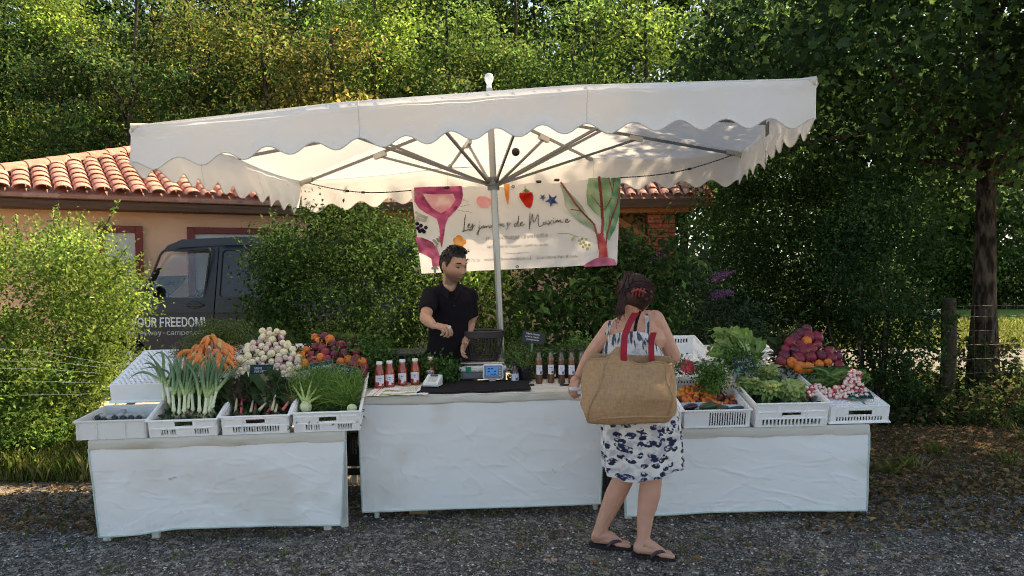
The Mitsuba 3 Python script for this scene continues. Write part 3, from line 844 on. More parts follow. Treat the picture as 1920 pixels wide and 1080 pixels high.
vtext('YOUR FREEDOM!', 246, 613.5, .128, 139, srgb(205, 215, 225), 'slogan', True)
vtext('www.freeway-camper.com', 215, 629.5, .068, 176, srgb(165, 172, 178), 'web_address', False)

# ------------------------------------------------------------------ fence, posts, sign
scene['wood_grey'] = princ(mikit.proc(lambda p, n, uv: mix((.035, .027, .02), (.11, .085, .065), fbm(p.x * 26, p.y * 26, p.z * 3, 4))), rough=.9, spec=.15)
fence = thing('wire_fence', 'wire mesh fence on wooden posts running past the maple', 'fence')
pb = onz(1772, 765); 
pw = .125
ph = CAM[2] + (500 - 574) / FPX * pb[1] + .02
prng = np.random.default_rng(2)
zz = np.linspace(0, ph, 8)
put('post', shape(tube(np.stack([pb[0] + .02 * np.sin(zz * 3) + .035 * zz, np.full(8, pb[1]), zz], 1), [.08, .078, .082, .08, .077, .08, .078, .076], 10), 'wood_grey', smooth=50), fence)
p2_ = V(pb[0] + 4.2, pb[1] + 1.0, 0); p0_ = V(pb[0] - 3.6, pb[1] + .6, 0)
for q in (p2_, p0_):
    put('post', shape(tube([q, q + [0, 0, ph]], .075, 10), 'wood_grey', smooth=50), fence)
def wires(a, b, nx):
    L = b - a
    ms = []
    for z in (.18, .36, .52, .68, .84, 1.0, 1.12):
        t = np.linspace(0, 1, 9)[:, None]
        ms.append(tube(a + L * t + np.stack([0 * t[:, 0], 0 * t[:, 0], z - .02 * np.sin(t[:, 0] * PI)], 1), 0.0026, 4, False))
    for t in np.linspace(0, 1, nx):
        ms.append(tube([a + L * t + [0, 0, .12], a + L * t + [.01, 0, .6], a + L * t + [0, 0, 1.13]], 0.0018, 4, False))
    return join(*ms)
off = V(0, .085, 0)
put('wire_mesh', shape(join(wires(pb + off, p2_ + off, 30), wires(p0_ + off, pb + off, 26)), 'metal', (.16, .15, .14)), fence, kind='stuff')
q = onz(1748, 668); 
sg = thing('signboard', 'small pale board on a post beyond the fence, beside the wooden post', 'sign')
sx = at(1746, 590, 15.5)
put('panel', shape(rbox((sx[0], 15.5, sx[2]), (.42, .03, .22), .005), 'satin', (.42, .46, .48)), sg)
put('post', shape(tube([(sx[0], 15.53, 0), (sx[0], 15.53, sx[2])], .03, 8), 'metal', (.4, .4, .4), smooth=40), sg)
# thin electric-fence lines in front of the left bush
lw = thing('wire_fence', 'thin sagging white wires strung in front of the left bush', 'fence')
for i, (pts) in enumerate([[(-60, 652), (60, 656), (150, 672), (290, 700)], [(-60, 676), (100, 678), (200, 690)], [(-60, 690), (80, 692), (190, 700)], [(-60, 716), (100, 716), (180, 718)], [(-60, 742), (110, 740), (190, 738)]]):
    P = np.array([at(x, y, 5.9) for x, y in pts])
    tt = np.linspace(0, 1, 14); s = np.linspace(0, 1, len(P))
    put('wire', shape(tube(np.stack([np.interp(tt, s, P[:, k]) for k in range(3)], 1), .0012, 4), 'satin', (.4, .45, .44)), lw)
# ------------------------------------------------------------------ the market parasol
CANV = (.87, .87, .87)
par = thing('market_parasol', 'large rectangular off-white market parasol with a scalloped edge over the stall', 'parasol')
cFL, cFR, cBL, cBR = at(245, 237, 4.35), at(1531, 148, 4.35), at(565, 340, 6.8), at(1388, 286, 6.8)
apex = at(917, 181, 5.58)
L1, L2 = at(640, 193, 4.36), at(1078, 161, 4.36)
B1, B2 = cBL + (cBR - cBL) / 3 + [0, .02, .04], cBL + (cBR - cBL) * 2 / 3 + [0, .02, .04]
S1, S2 = (cFL + cBL) / 2 + [-.02, 0, .03], (cFR + cBR) / 2 + [.02, 0, .03]
eave = [cFL, L1, L2, cFR, S2, cBR, B2, B1, cBL, S1]
ms = []
for i, a in enumerate(eave):
    b = eave[(i + 1) % len(eave)]
    def pan(u, w, a=a, b=b):
        e = a + (b - a) * u[..., None]
        p = e + (apex - e) * (w[..., None] * .995)
        sag = .045 * np.sin(PI * u) * (1 - w) * (.25 + w) * 1.6
        return p - np.array([0, 0, 1]) * sag[..., None]
    ms.append(grid(pan, 12, 16))
rv, rf = join(*ms)
m = trimesh.Trimesh(rv, rf); m.merge_vertices(); m.fix_normals()
put('roof', shape((np.array(m.vertices), np.array(m.faces)), 'canvas', CANV, smooth=True), par)


def valance(a, b, h0, h1, nsc, amp, seed, mids=(), hem=True, lean=0.0, toe=(0, 0)):
    """a scalloped strip hanging from the eave line a-mids-b"""
    P = np.array([a, *mids, b]); s = np.r_[0, np.cumsum(np.linalg.norm(np.diff(P, axis=0), axis=1))]; s /= s[-1]
    rng = np.random.default_rng(seed); ph = rng.uniform(0, 6, 4)
    nrm = unit(np.cross(b - a, [0, 0, 1]))
    Ltot = np.linalg.norm(b - a)
    def fn(u, w):
        e = np.stack([np.interp(u, s, P[:, k]) for k in range(3)], -1)
        h = h0 + (h1 - h0) * u + amp * np.cos(u * nsc * 2 * PI + ph[3] * .0)
        sway = (.022 * np.sin(u * Ltot * 5.2 + ph[0]) + .014 * np.sin(u * Ltot * 11 + ph[1]) + .008 * np.sin(u * Ltot * 23 + ph[2] + w * 2)) * w ** 1.3 + lean * w
        roll = .018 * np.sin(PI * np.minimum(w * 6, 1)) + .020 * np.sin(w * 5.2 + .8 * np.sin(u * 4 + ph[1])) * np.sin(PI * np.clip(u * 1.06 - .03, 0, 1))
        return e + nrm * (sway + roll + toe[0] * 0)[..., None] - np.array([0, 0, 1]) * (h * w)[..., None]
    g = grid(fn, nsc * 9, 8)
    t = np.linspace(0, 1, nsc * 9 + 1)
    edge = fn(t, np.ones_like(t))
    return g, edge
for nm, (g, edge) in {'front': valance(cFL, cFR, .232, .248, 15, -.029, 1, (L1, L2)), 'back': valance(cBR, cBL, .27, .26, 15, -.034, 2, (B2, B1)),
                      'left': valance(cBL, cFL, .27, .25, 10, -.036, 3, (S1,)), 'right': valance(cFR, cBR, .26, .27, 10, -.036, 4, (S2,))}.items():
    k = put('valance', shape(g, 'canvas', CANV, smooth=True), par, label=f'scalloped {nm} valance')
    put('hem', shape(tube(edge, .0035, 5), 'canvas', (.72, .70, .66), smooth=True), k)
    V_ = np.asarray(g[0]).reshape(-1, 9, 3)
    for q in (len(V_) // 3, 2 * len(V_) // 3):
        put('seam', shape(tube(V_[q], .0022, 5), 'canvas', (.76, .74, .7), smooth=True), k)
# seam cord along the eave
put('piping', shape(join(*[tube([eave[i], eave[(i + 1) % 10]], .006, 6) for i in range(10)]), 'canvas', (.82, .80, .76), smooth=True), par, kind='stuff')
for c_ in (cFL, cFR, cBL, cBR):
    put('corner_pocket', shape(tube([c_ + (apex - c_) * .0 - [0, 0, .012], c_ + (apex - c_) * .07 - [0, 0, .02]], [.03, .022], 8), 'canvas', (.72, .69, .62), smooth=True), par)
STEEL, DARKS = (.40, .41, .41), (.16, .165, .17)
hub = at(925, 345, 5.6)
ptop, pb_ = at(917, 166, 5.58), at(938, 615, 5.6)
pdir = unit(pb_ - ptop); pbase = ptop + pdir * (ptop[2] / -pdir[2])
put('pole', shape(tube([ptop, pbase], .025, 20), 'metal', STEEL, smooth=40), par)
put('pole_foot', shape(join(rbox(pbase + [0, 0, .02], (.5, .5, .03), .006), tube([pbase, pbase + [0, 0, .35]], .034, 16)), 'metal', (.3, .3, .3), smooth=40), par)
put('knob', shape(join(tr(lathe([(0, 0), (.018, 0), (.02, .03), (.016, .035), (.02, .045), (.031, .07), (.034, .09), (.027, .112), (.012, .122), (0, .123)], 18), c=ptop - [0, 0, .01])), 'gloss', (.72, .74, .76), smooth=40), par)
put('hub', shape(join(tube([hub + pdir * -.05, hub + pdir * .045], .045, 18), tube([hub + pdir * -.01, hub + pdir * .012], .062, 18)), 'metal', DARKS, smooth=40), par)
tophub = ptop + pdir * .14
put('hub', shape(tube([tophub, tophub + pdir * .05], .06, 16), 'metal', DARKS, smooth=40), par)
for i, e in enumerate(eave):
    t = tophub + pdir * .02
    end = t + (e - t) * .965 - [0, 0, .022]
    L = np.linalg.norm(end - t)
    mid = .5 + (.05 if i in (0, 3, 5, 8) else -.02)
    j = t + (end - t) * mid - [0, 0, .018]
    k = put('rib', shape(bar(t, end, .015, .022), 'metal', (.20, .205, .21)), par)
    put('end_cap', shape(bar(end - unit(end - t) * .07, end + unit(end - t) * .02, .026, .032), 'satin', (.25, .25, .25)), k)
    put('joint', shape(bar(j - unit(end - t) * .06, j + unit(end - t) * .07, .03, .04), 'satin', (.62, .61, .57)), k)
    d = unit((j - hub) * [1, 1, 0])
    put('strut', shape(bar(hub + d * .05, j - [0, 0, .012], .014, .020), 'metal', (.22, .225, .23)), par)
wb = at(967, 285, 5.45)
put('winch_ball', shape(ball(.03, 2, wb), 'satin', (.02, .02, .022), smooth=True), par)
tag_c = at(1447, 242, 5.0)
dv = unit(cBR - cFR)
put('maker_label', shape(rbox((0, 0, 0), (.10, .006, .075), .001, np.stack([dv, np.cross([0, 0, 1], dv), [0, 0, 1]], 1))[0:2] if False else tr(rbox((0, 0, 0), (.10, .004, .085), .001), np.stack([dv, np.cross([0, 0, 1.0], dv), V(0, 0, 1)], 1), tag_c + V(-.03, 0, 0)), 'matte', (.16, .16, .16)), par)

# ------------------------------------------------------------------ the banner
bTL, bTR, bBR, bBL = at(771, 356, 6.55), at(1163, 332, 6.55), at(1157, 495, 6.50), at(790, 513, 6.50)
bn = unit(np.cross(bTR - bTL, bBL - bTL)); bn = bn if bn[1] < 0 else -bn
bu = unit(bTR - bTL); bw_ = np.cross(bn, bu); bw_ = bw_ if bw_[2] > 0 else -bw_


def bpt(x, y):
    return on_plane(x, y, bTL, bn)


def brip(p):
    """gentle waves of the banner"""
    q = p - bTL; u, w = q @ bu, q @ bw_
    return p + bn * (.010 * np.sin(u * 5.5 + w * 1.5) + .006 * np.sin(u * 13 - w * 7 + 1) + .004 * np.sin(w * 21 + u * 3))[..., None] if p.ndim > 1 else p


ban = thing('banner', 'white printed banner with watercolour vegetables and cursive lettering hung behind the seller', 'banner')
cTL, cTR, cBR_, cBL_ = [bpt(*q) for q in ((771, 356), (1163, 332), (1157, 495), (790, 513))]
def bsheet(u, w):
    top = cTL + (cTR - cTL) * u[..., None]; bot = cBL_ + (cBR_ - cBL_) * u[..., None]
    top = top - bw_ * (.035 * np.abs(np.sin(u * PI * 3.5)) * (u < .9))[..., None] * .6
    return top + (bot - top) * w[..., None]
g = grid(bsheet, 60, 26)
g = (brip(g[0]), g[1])
put('sheet', shape(g, 'canvas', (.86, .85, .87), smooth=True), ban)
nart = [0]


def art(pg, col, name, col2=None, bs='canvas', seed=0, freq=14, parent=None):
    """a flat print on the banner; polygon in photo pixels"""
    if not pg.is_valid: pg = pg.buffer(0)
    pg = shapely.segmentize(pg, 4.0)
    nart[0] += 1
    ms = []
    for gq in (pg.geoms if hasattr(pg, 'geoms') else [pg]):
        if gq.area < .05: continue
        t = trimesh.creation.triangulate_polygon(gq, engine='earcut')
        ms.append((np.c_[t[0], np.zeros(len(t[0]))], t[1]))
    v, f = join(*ms)
    if pg.area > 60:
        v, f = trimesh.remesh.subdivide_to_size(v, f, 7.0)
        mm = trimesh.Trimesh(v, f); mm.merge_vertices(); v, f = np.array(mm.vertices), np.array(mm.faces)
    p = brip(np.array([bpt(x, y) for x, y in v[:, :2]])) + bn * (.0035 + .0007 * nart[0])
    c = np.asarray(col, float)
    if col2 is not None:
        t = np.clip((meshkit.fbm(np.c_[v[:, :2] / freq, np.full(len(v), seed)], 4, seed) - .3) / .4, 0, 1)[:, None]
        c = c * (1 - t) + np.asarray(col2) * t
    return put(name, shape((p, f), 'canvas', c, smooth=True), ban, kind='stuff' if hasattr(pg, 'geoms') else None)


C6 = lambda pts: [(740 + x / 4.364, 320 + y / 4.364) for x, y in pts]       # traced from an enlargement
PG = lambda pts: Polygon(C6(pts))
def SM(pts, r=1.2): return PG(pts).buffer(-r).buffer(2 * r).buffer(-r)
beet = SM([(160, 140), (300, 133), (550, 128), (560, 200), (545, 270), (500, 330), (440, 390), (415, 450), (405, 530), (375, 545), (362, 450), (345, 395), (260, 350), (200, 310), (162, 250)])
art(beet, srgb(150, 62, 110), 'beetroot_print', srgb(232, 130, 172), seed=1)
art(SM([(230, 190), (350, 195), (480, 190), (500, 240), (450, 310), (380, 350), (310, 310), (265, 250)]), srgb(236, 160, 180), 'beetroot_print', srgb(248, 226, 222), seed=2)
art(SM([(360, 540), (405, 530), (395, 590), (385, 640), (378, 600)], .4), srgb(140, 50, 80), 'beetroot_print', srgb(190, 90, 120), seed=3)
art(SM([(165, 540), (230, 548), (310, 585), (350, 640), (378, 720), (375, 785), (310, 785), (300, 720), (250, 690), (200, 670)]), srgb(140, 66, 96), 'beetroot_print', srgb(220, 130, 165), seed=4)
art(unary_union([Point(*C6([p])[0]).buffer(3.6) for p in [(185, 435), (215, 450), (190, 470), (225, 485), (255, 465), (205, 495), (240, 500)]]), srgb(40, 32, 48), 'berry_print', srgb(84, 66, 90), seed=5)
art(unary_union([LineString(C6(q)).buffer(3) for q in [[(180, 345), (215, 370), (260, 385)], [(210, 400), (250, 410)], [(190, 380), (180, 410)]]]), srgb(170, 172, 166), 'leaf_print', srgb(200, 202, 196), seed=6)
art(unary_union([LineString(C6(q)).buffer(2.2) for q in [[(320, 570), (350, 600), (340, 620)], [(350, 560), (365, 580)], [(310, 800), (330, 790), (350, 800)], [(330, 790), (330, 830)]]]), srgb(120, 140, 120), 'leaf_print', srgb(170, 165, 160), seed=7)
art(unary_union([Point(*C6([p])[0]).buffer(5) for p in [(500, 570), (540, 560), (565, 585), (545, 610), (505, 605), (530, 585), (525, 550)]]), srgb(232, 150, 60), 'flower_print', srgb(246, 200, 130), seed=8, freq=6)
art(SM([(668, 235), (690, 212), (740, 208), (785, 230), (790, 280), (755, 305), (700, 300), (672, 270)]), srgb(228, 120, 130), 'radish_print', srgb(246, 190, 192), seed=9)
art(PG([(890, 108), (940, 105), (938, 170), (930, 270), (918, 270), (905, 200)]), srgb(225, 140, 60), 'carrot_print', srgb(245, 190, 120), seed=10)
art(SM([(1020, 185), (1060, 180), (1125, 178), (1135, 220), (1125, 280), (1105, 310), (1075, 295), (1040, 250), (1020, 215)]), srgb(170, 30, 30), 'strawberry_print', srgb(222, 70, 50), seed=11, freq=5)
art(unary_union([PG([(1045, 170), (1075, 150), (1110, 172), (1080, 180)]), LineString(C6([(1068, 160), (1066, 130)])).buffer(.7)]), srgb(90, 120, 60), 'leaf_print', srgb(140, 160, 80), seed=12, freq=5)
def star(cx, cy, r, rot):
    return Polygon(C6([(cx + (r if k % 2 == 0 else r * .4) * math.cos(rot + k * PI / 5), cy + (r if k % 2 == 0 else r * .4) * math.sin(rot + k * PI / 5)) for k in range(10)]))
art(star(1285, 245, 58, .5), srgb(38, 52, 110), 'flower_print', srgb(96, 116, 176), seed=13, freq=4)
art(star(1212, 220, 30, .2), srgb(60, 74, 130), 'flower_print', srgb(120, 136, 186), seed=14, freq=3)
art(SM([(1345, 100), (1390, 150), (1450, 200), (1530, 290), (1590, 380), (1640, 450), (1665, 540), (1600, 470), (1520, 430), (1430, 350), (1390, 290), (1385, 220)]), srgb(150, 172, 150), 'leaf_print', srgb(205, 214, 200), seed=15)
art(SM([(1582, 65), (1700, 58), (1760, 60), (1790, 200), (1760, 330), (1700, 400), (1640, 350), (1575, 280), (1565, 200)]), srgb(120, 158, 122), 'leaf_print', srgb(176, 200, 166), seed=16)
art(SM([(1770, 60), (1848, 55), (1845, 200), (1838, 360), (1800, 480), (1745, 580), (1720, 500), (1700, 400), (1770, 250)]), srgb(88, 140, 112), 'leaf_print', srgb(160, 196, 160), seed=17)
st = lambda pts, w: LineString(C6(pts)).buffer(w)
art(unary_union([st([(1672, 58), (1690, 250), (1700, 420), (1692, 540)], 2.6), st([(1600, 200), (1650, 260), (1690, 310)], .7), st([(1770, 230), (1730, 300), (1700, 330)], .7), st([(1360, 100), (1420, 190), (1480, 280), (1560, 370), (1630, 440), (1660, 560), (1670, 640)], 1.6),
                st([(1840, 150), (1820, 270), (1770, 400), (1735, 520), (1722, 640)], 1.4), st([(1750, 60), (1780, 170), (1800, 60)], .8), st([(1440, 320), (1520, 330)], .8), st([(1760, 380), (1745, 470)], .7)]), srgb(130, 62, 66), 'stem_print', srgb(165, 95, 92), seed=18)
art(SM([(1660, 520), (1690, 510), (1715, 560), (1735, 640), (1742, 710), (1665, 715), (1672, 640)]), srgb(172, 60, 70), 'stem_print', srgb(214, 120, 116), seed=19)
art(SM([(1540, 790), (1560, 765), (1640, 720), (1710, 708), (1790, 725), (1818, 770), (1815, 775), (1700, 782)]), srgb(165, 84, 122), 'beetroot_print', srgb(216, 142, 172), seed=20)
art(unary_union([Point(*C6([p])[0]).buffer(2.6) for p in [(1465, 550), (1455, 565), (1530, 560), (1545, 590), (1560, 610), (1520, 600), (1575, 640), (1590, 610), (1540, 625), (1510, 575), (1565, 565)]]), srgb(150, 158, 100), 'flower_print', srgb(200, 200, 150), seed=21, freq=4)
art(unary_union([st([(520, 330), (630, 345)], .35), st([(540, 300), (610, 280)], .35), st([(555, 240), (600, 255)], .4), st([(1330, 515), (1430, 520), (1500, 545)], .45), st([(905, 680), (1098, 671)], .45), st([(600, 640), (612, 668)], .5)]), srgb(120, 116, 112), 'line_print', seed=22)
# cursive title, written as pen strokes
LT = [[(105, 30), (90, 150), (78, 282)], [(62, 275), (110, 262), (190, 240)], [(140, 195), (172, 184), (172, 162), (152, 168), (138, 205), (155, 228), (185, 215), (215, 180)], [(215, 165), (200, 190), (218, 215), (210, 248), (180, 264), (160, 255)], [(200, 225), (240, 185)],
      [(318, 134), (321, 138)], [(310, 178), (306, 260), (290, 326), (272, 312), (300, 255), (345, 215)], [(382, 190), (352, 195), (345, 225), (365, 228), (385, 192), (383, 222), (402, 214)], [(404, 194), (412, 200), (410, 220), (425, 196), (445, 192)],
      [(500, 190), (465, 190), (455, 215), (475, 225), (510, 190), (528, 60), (514, 222), (540, 208)], [(562, 172), (556, 216), (585, 205)], [(590, 165), (586, 212), (618, 165), (634, 162), (628, 208), (655, 160), (668, 165), (660, 206), (690, 196)], [(572, 130), (574, 134)],
      [(745, 140), (722, 165), (746, 195), (736, 236), (714, 250)], [(735, 200), (770, 155)],
      [(872, 150), (842, 155), (832, 192), (854, 206), (884, 160), (906, 5), (888, 198), (908, 196)], [(922, 172), (960, 150), (952, 130), (932, 140), (922, 182), (945, 196), (990, 164)],
      [(1070, -4), (1060, 236)], [(1062, 212), (1104, 22), (1113, 12), (1118, 172), (1184, 24), (1196, 16), (1190, 170), (1215, 206), (1256, 186)],
      [(1310, 130), (1274, 136), (1262, 166), (1285, 180), (1318, 134), (1318, 172), (1342, 160)], [(1345, 115), (1366, 140), (1386, 166)], [(1396, 108), (1344, 182)], [(1421, 116), (1415, 155), (1440, 148)], [(1424, 80), (1427, 83)],
      [(1456, 110), (1452, 152), (1480, 105), (1493, 112), (1488, 150), (1515, 104), (1529, 110), (1526, 147), (1562, 138)], [(1590, 132), (1634, 110), (1630, 90), (1604, 98), (1592, 130), (1616, 155), (1668, 114)]]
def smooth_line(pts):
    p = np.array(pts, float)
    for _ in range(2):
        if len(p) < 3: break
        q = np.empty((2 * len(p) - 2, 2)); q[0::2] = .75 * p[:-1] + .25 * p[1:]; q[1::2] = .25 * p[:-1] + .75 * p[1:]
        p = np.vstack([pts[0], q, pts[-1]])
    return p
title = unary_union([LineString([(860 + x / 8, 400 + y / 8) for x, y in smooth_line(s)]).buffer(.72) for s in LT])
art(title, srgb(52, 48, 48), 'title_lettering', seed=23)


def btext(s, x0, y0, x1, y1, cap, col, name):
    m = meshkit.text_mesh(s, 1.0, .02); v = np.array(m.vertices); f = np.array(m.faces)
    keep = (v[f][:, :, 2] > .01).all(1) & (trimesh.Trimesh(v, f, process=False).face_normals[:, 2] > .9)
    f = f[keep]
    w0 = v[:, 0].min(); t = (v[:, 0] - w0) / (v[:, 0].max() - w0)
    px = x0 + (x1 - x0) * t; py = y0 + (y1 - y0) * t - v[:, 1] * cap
    nart[0] += 1
    p = brip(np.array([bpt(a, b) for a, b in zip(px, py)])) + bn * (.0035 + .0007 * nart[0])
    put(name, shape((p, f), 'matte', col), ban)
btext('· maraîchage diversifié ·', 905, 451, 1033, 444.5, 7.6, srgb(120, 118, 118), 'subtitle_lettering')
btext('Agriculture biologique - vente au jardin', 913, 466, 1026, 461, 4.9, srgb(90, 88, 88), 'small_lettering')
btext('10 75 16 - lesjardinsdemaxime@yahoo.fr - 2 rue Gabriel Péri, Brioude', 874, 491.5, 1083, 482.8, 5.2, srgb(84, 82, 82), 'address_lettering')
for q in ((962, 350), (970, 500), (1150, 340), (780, 505), (785, 362)):
    p = brip(np.array([bpt(*q)]))[0] + bn * .006
    put('eyelet', shape(tr(lathe([(.006, 0), (.014, 0), (.015, .004), (.006, .005)], 12), align(bn), p), 'metal', (.25, .2, .16)), ban)
for a, b in (((771, 357), cBL), ((1163, 333), cBR)):
    p = bpt(*a); e = b - [0, 0, .03] + (apex - b) * .03
    k = single('cord', shape(tube(np.array([p + (e - p) * t - np.array([0, 0, .05 * math.sin(t * PI)]) for t in np.linspace(0, 1, 9)]), .005, 6), 'satin', (.05, .05, .05), smooth=True),
               'black elastic cord from the %s corner of the banner to the parasol corner' % ('left' if b is cBL else 'right'), 'cord')
    for t in (.45, .6):
        c = p + (e - p) * t - np.array([0, 0, .05 * math.sin(t * PI)])
        put('hook', shape(ball((.02, .012, .012), 1, c), 'satin', (.02, .02, .02), smooth=True), k)
for q in ((838, 352), (1044, 338), (1010, 341)):
    p = bpt(*q) + bn * .01
    single('clamp', shape(tr(rbox((0, 0, 0), (.05, .03, .022), .008), c=p), 'satin', (.03, .025, .022), smooth=40), 'black clamp on the top edge of the banner, %s' % {838: 'left of the pole', 1044: 'farthest right', 1010: 'just right of the pole'}[q[0]], 'clamp')

# ------------------------------------------------------------------ tables and their cloths
def f_cloth(p, n, uv):
    st_ = smoothstep(.60, .78, fbm(p.x * 2.1 + 3, p.z * 3.1 + 1, 0, 4))
    sp = smoothstep(.80, .86, fbm(p.x * 17, p.z * 23, p.y, 3)) * .5
    base = mix((.76, .76, .75), (.62, .60, .54), st_ * .6)
    return mix(base, (.12, .11, .10), sp)


scene['oilcloth'] = bump(princ(mikit.proc(f_cloth), rough=.5, spec=.35), lambda p, n, uv: fbm(p.x * 7 + p.z * 3, p.z * 8 - p.x * 2, 0, 4) + .4 * fbm(p.x * 31 + p.z * 12, p.z * 27 - p.x * 14, 0, 2), .0042, 4e-3)


def skirt(cols_top, cols_bot, seed, nu=150, nv=60, amp=.0080):
    """hanging front cloth between a top line and a bottom line (lists of points)"""
    tp, bt = np.array(cols_top), np.array(cols_bot)
    rng = np.random.default_rng(seed)
    ph = rng.uniform(0, 6, 8)
    def fn(u, w):
        su = np.linspace(0, 1, len(tp)); sb = np.linspace(0, 1, len(bt))
        a = np.stack([np.interp(u, su, tp[:, k]) for k in range(3)], -1); b = np.stack([np.interp(u, sb, bt[:, k]) for k in range(3)], -1)
        p = a + (b - a) * w[..., None]
        r = meshkit.fbm(np.stack([u * 7 + w * 2.2, w * 4.5 - u * 2.5, 0 * u + seed], -1), 4, seed) - .5
        r2 = meshkit.fbm(np.stack([u * 14 - w * 9, w * 5 + u * 6, 0 * u + seed], -1), 3, seed + 5) - .5
        r3 = np.abs(meshkit.noise(np.stack([u * 9 + w * 6, w * 7 - u * 4, 0 * u], -1), seed + 9) - .5)
        r4 = np.abs(meshkit.noise(np.stack([(u * 1.3 + w) * 6, (u * 1.3 - w) * 2.2, 0 * u + seed], -1), seed + 3) - .5)
        r5 = np.abs(meshkit.noise(np.stack([(u * 1.3 - w) * 6, (u * 1.3 + w) * 2.2, 0 * u + seed], -1), seed + 4) - .5)
        cr = lambda a, b, sd: np.maximum(.045 - np.abs(meshkit.noise(np.stack([a, b, 0 * u + seed], -1), sd) - .5), 0) * 9
        pull = np.sin((u * 2.2 + w * 1.1) * 9 + 3 * r) * np.exp(-((u + w * .6) / .45) ** 2) + np.sin(((1 - u) * 2.2 + w * 1.1) * 9 + 3 * r) * np.exp(-(((1 - u) + w * .6) / .45) ** 2)
        off = amp * (1.3 * r + .5 * pull + cr(u * 8 + w * 5, w * 3 - u * 2, seed + 20) * (u < .6) + cr(u * 8 - w * 5, w * 3 + u * 2, seed + 21) * (u > .4) + .8 * cr(u * 5, w * 9, seed + 22) + .6 * cr(u * 17 + w * 4, w * 8 - u * 6, seed + 23)) * np.clip((w - .05) * 5, 0, 1)
        return p - np.array([0, 1, 0]) * off[..., None]
    return grid(fn, nu, nv), fn


def cloth(label, top, bot, seed, band, group='white oilcloths hung in front of the tables'):
    k = thing('tablecloth', label, 'tablecloth', group)
    (v, f), fn = skirt(top, bot, seed)
    put('skirt', shape((v, f), 'oilcloth', smooth=True), k)
    t = np.linspace(0, 1, 60)
    rim = np.vstack([fn(np.zeros(20), np.linspace(0, 1, 20)), fn(t, np.ones(60)), fn(np.ones(20), np.linspace(1, 0, 20))]) - [0, .003, 0]
    put('hem', shape(tube(rim, .0055, 5), 'matte', (.46, .55, .50), smooth=True), k)
    if band: put('top_band', shape(band, 'fabric_beige', smooth=40), k)
    return k


scene['fabric_beige'] = bump(princ(mikit.proc(lambda p, n, uv: mix((.58, .55, .48), (.44, .39, .30), smoothstep(.45, .8, fbm(p.x * 4, p.y * 9, p.z * 14, 4)))), rough=.8, spec=.2), lambda p, n, uv: fbm(p.x * 9, p.y * 9, p.z * 22, 3), .012, 4e-3)

eL = unit(V(1.45, .15, 0)); bL = V(-eL[1], eL[0], 0)
OL = V(-2.50, 4.42, .648)
eR = unit(V(1.55, .07, 0)); bR = V(-eR[1], eR[0], 0)
OR = V(.70, 4.70, .60)
SL = math.radians(15)
tL, nL = bL * math.cos(SL) + V(0, 0, math.sin(SL)), -bL * math.sin(SL) + V(0, 0, math.cos(SL))
SR = math.radians(13)
tR, nR_ = bR * math.cos(SR) + V(0, 0, math.sin(SR)), -bR * math.sin(SR) + V(0, 0, math.cos(SR))
RL, RR = np.stack([eL, tL, nL], 1), np.stack([eR, tR, nR_], 1)      # rack frames: along, up the slope, off the bed
fl = lambda s, t, n=0.0: OL + RL @ V(s, t, n)
fr = lambda s, t, n=0.0: OR + RR @ V(s, t, n)
WHITE = (.78, .79, .80)


def rack(label, O, R, e, b, width, depth, legs):
    k = thing('display_rack', label, 'table', 'sloping display racks')
    pt = lambda s, t, n=0.0: O + R @ V(s, t, n)
    for t in (.02, depth / 2, depth - .02):
        put('rail', shape(bar(pt(0, t, -.02), pt(width, t, -.02), .035, .03, R[:, 2]), 'metal', (.5, .51, .53)), k)
    for s in (.02, width - .02):
        put('side_rail', shape(bar(pt(s, .045, -.02), pt(s, depth - .045, -.02), .03, .03, R[:, 2]), 'metal', (.45, .46, .48)), k)
    for s, t in legs:
        a = pt(s, t, -.045)
        put('leg', shape(rbox((a[0], a[1], a[2] / 2), (.045, .03, a[2]), .004, rz(math.atan2(e[1], e[0]))), 'satin', (.62, .63, .60)), k)
    return k


rack('sloping display rack on white legs under the leeks, chard and fennel', OL, RL, eL, bL, 1.46, 1.2, [(.03, .06), (.31, .07), (1.34, .06), (1.44, .10), (.05, 1.1), (1.4, 1.1)])
rack('sloping display rack on white legs under the tomatoes, lettuces and radishes', OR, RR, eR, bR, 1.56, 1.2, [(.03, .05), (.18, .07), (1.36, .06), (1.52, .06), (.05, 1.1), (1.5, 1.1)])


def edge_roll(O, e, w, z, r=.02):
    t = np.linspace(0, 1, 20)[:, None]
    p = O + e * w * t; p = np.c_[p[:, :2], np.full(20, z)]
    rng = np.random.default_rng(int(abs(z) * 1000))
    return p
# left cloth
def band_mesh(a, b, h, t=.012):
    e = unit(b - a); n = unit(np.cross(e, [0, 0, 1]))
    t = t + .006
    prof = [(0, 0), (t * .8, -.004), (t, -h * .4), (t * 1.1, -h * .8), (t * .8, -h), (0, -h)]
    m = 40
    v = []
    for i, q in enumerate(prof):
        for u in np.linspace(0, 1, m):
            wob = .004 * math.sin(u * 31 + i) + .003 * math.sin(u * 57 + 2 * i)
            v.append(a + (b - a) * u + n * (q[0] + (wob if 0 < i < 5 else 0)) + V(0, 0, q[1] + (.004 * math.sin(u * 19) if i >= 3 else 0)))
    f = quads([[i * m + j, i * m + j + 1, (i + 1) * m + j + 1, (i + 1) * m + j] for i in range(len(prof) - 1) for j in range(m - 1)])
    return np.array(v), f
a, b = fl(-.02, -.02, -.005), fl(1.47, -.02, -.005)
fy = -unit(bL) * .012
cloth('white oilcloth hanging in front of the left rack', [a + fy + [0, 0, -.05], b + fy + [0, 0, -.05]],
      [at(186, 1007, 4.40), at(260, 1002, 4.42), at(330, 991, 4.44), at(420, 988, 4.46), at(520, 985, 4.49), at(640, 984, 4.52)], 3, band_mesh(a, b, .062))
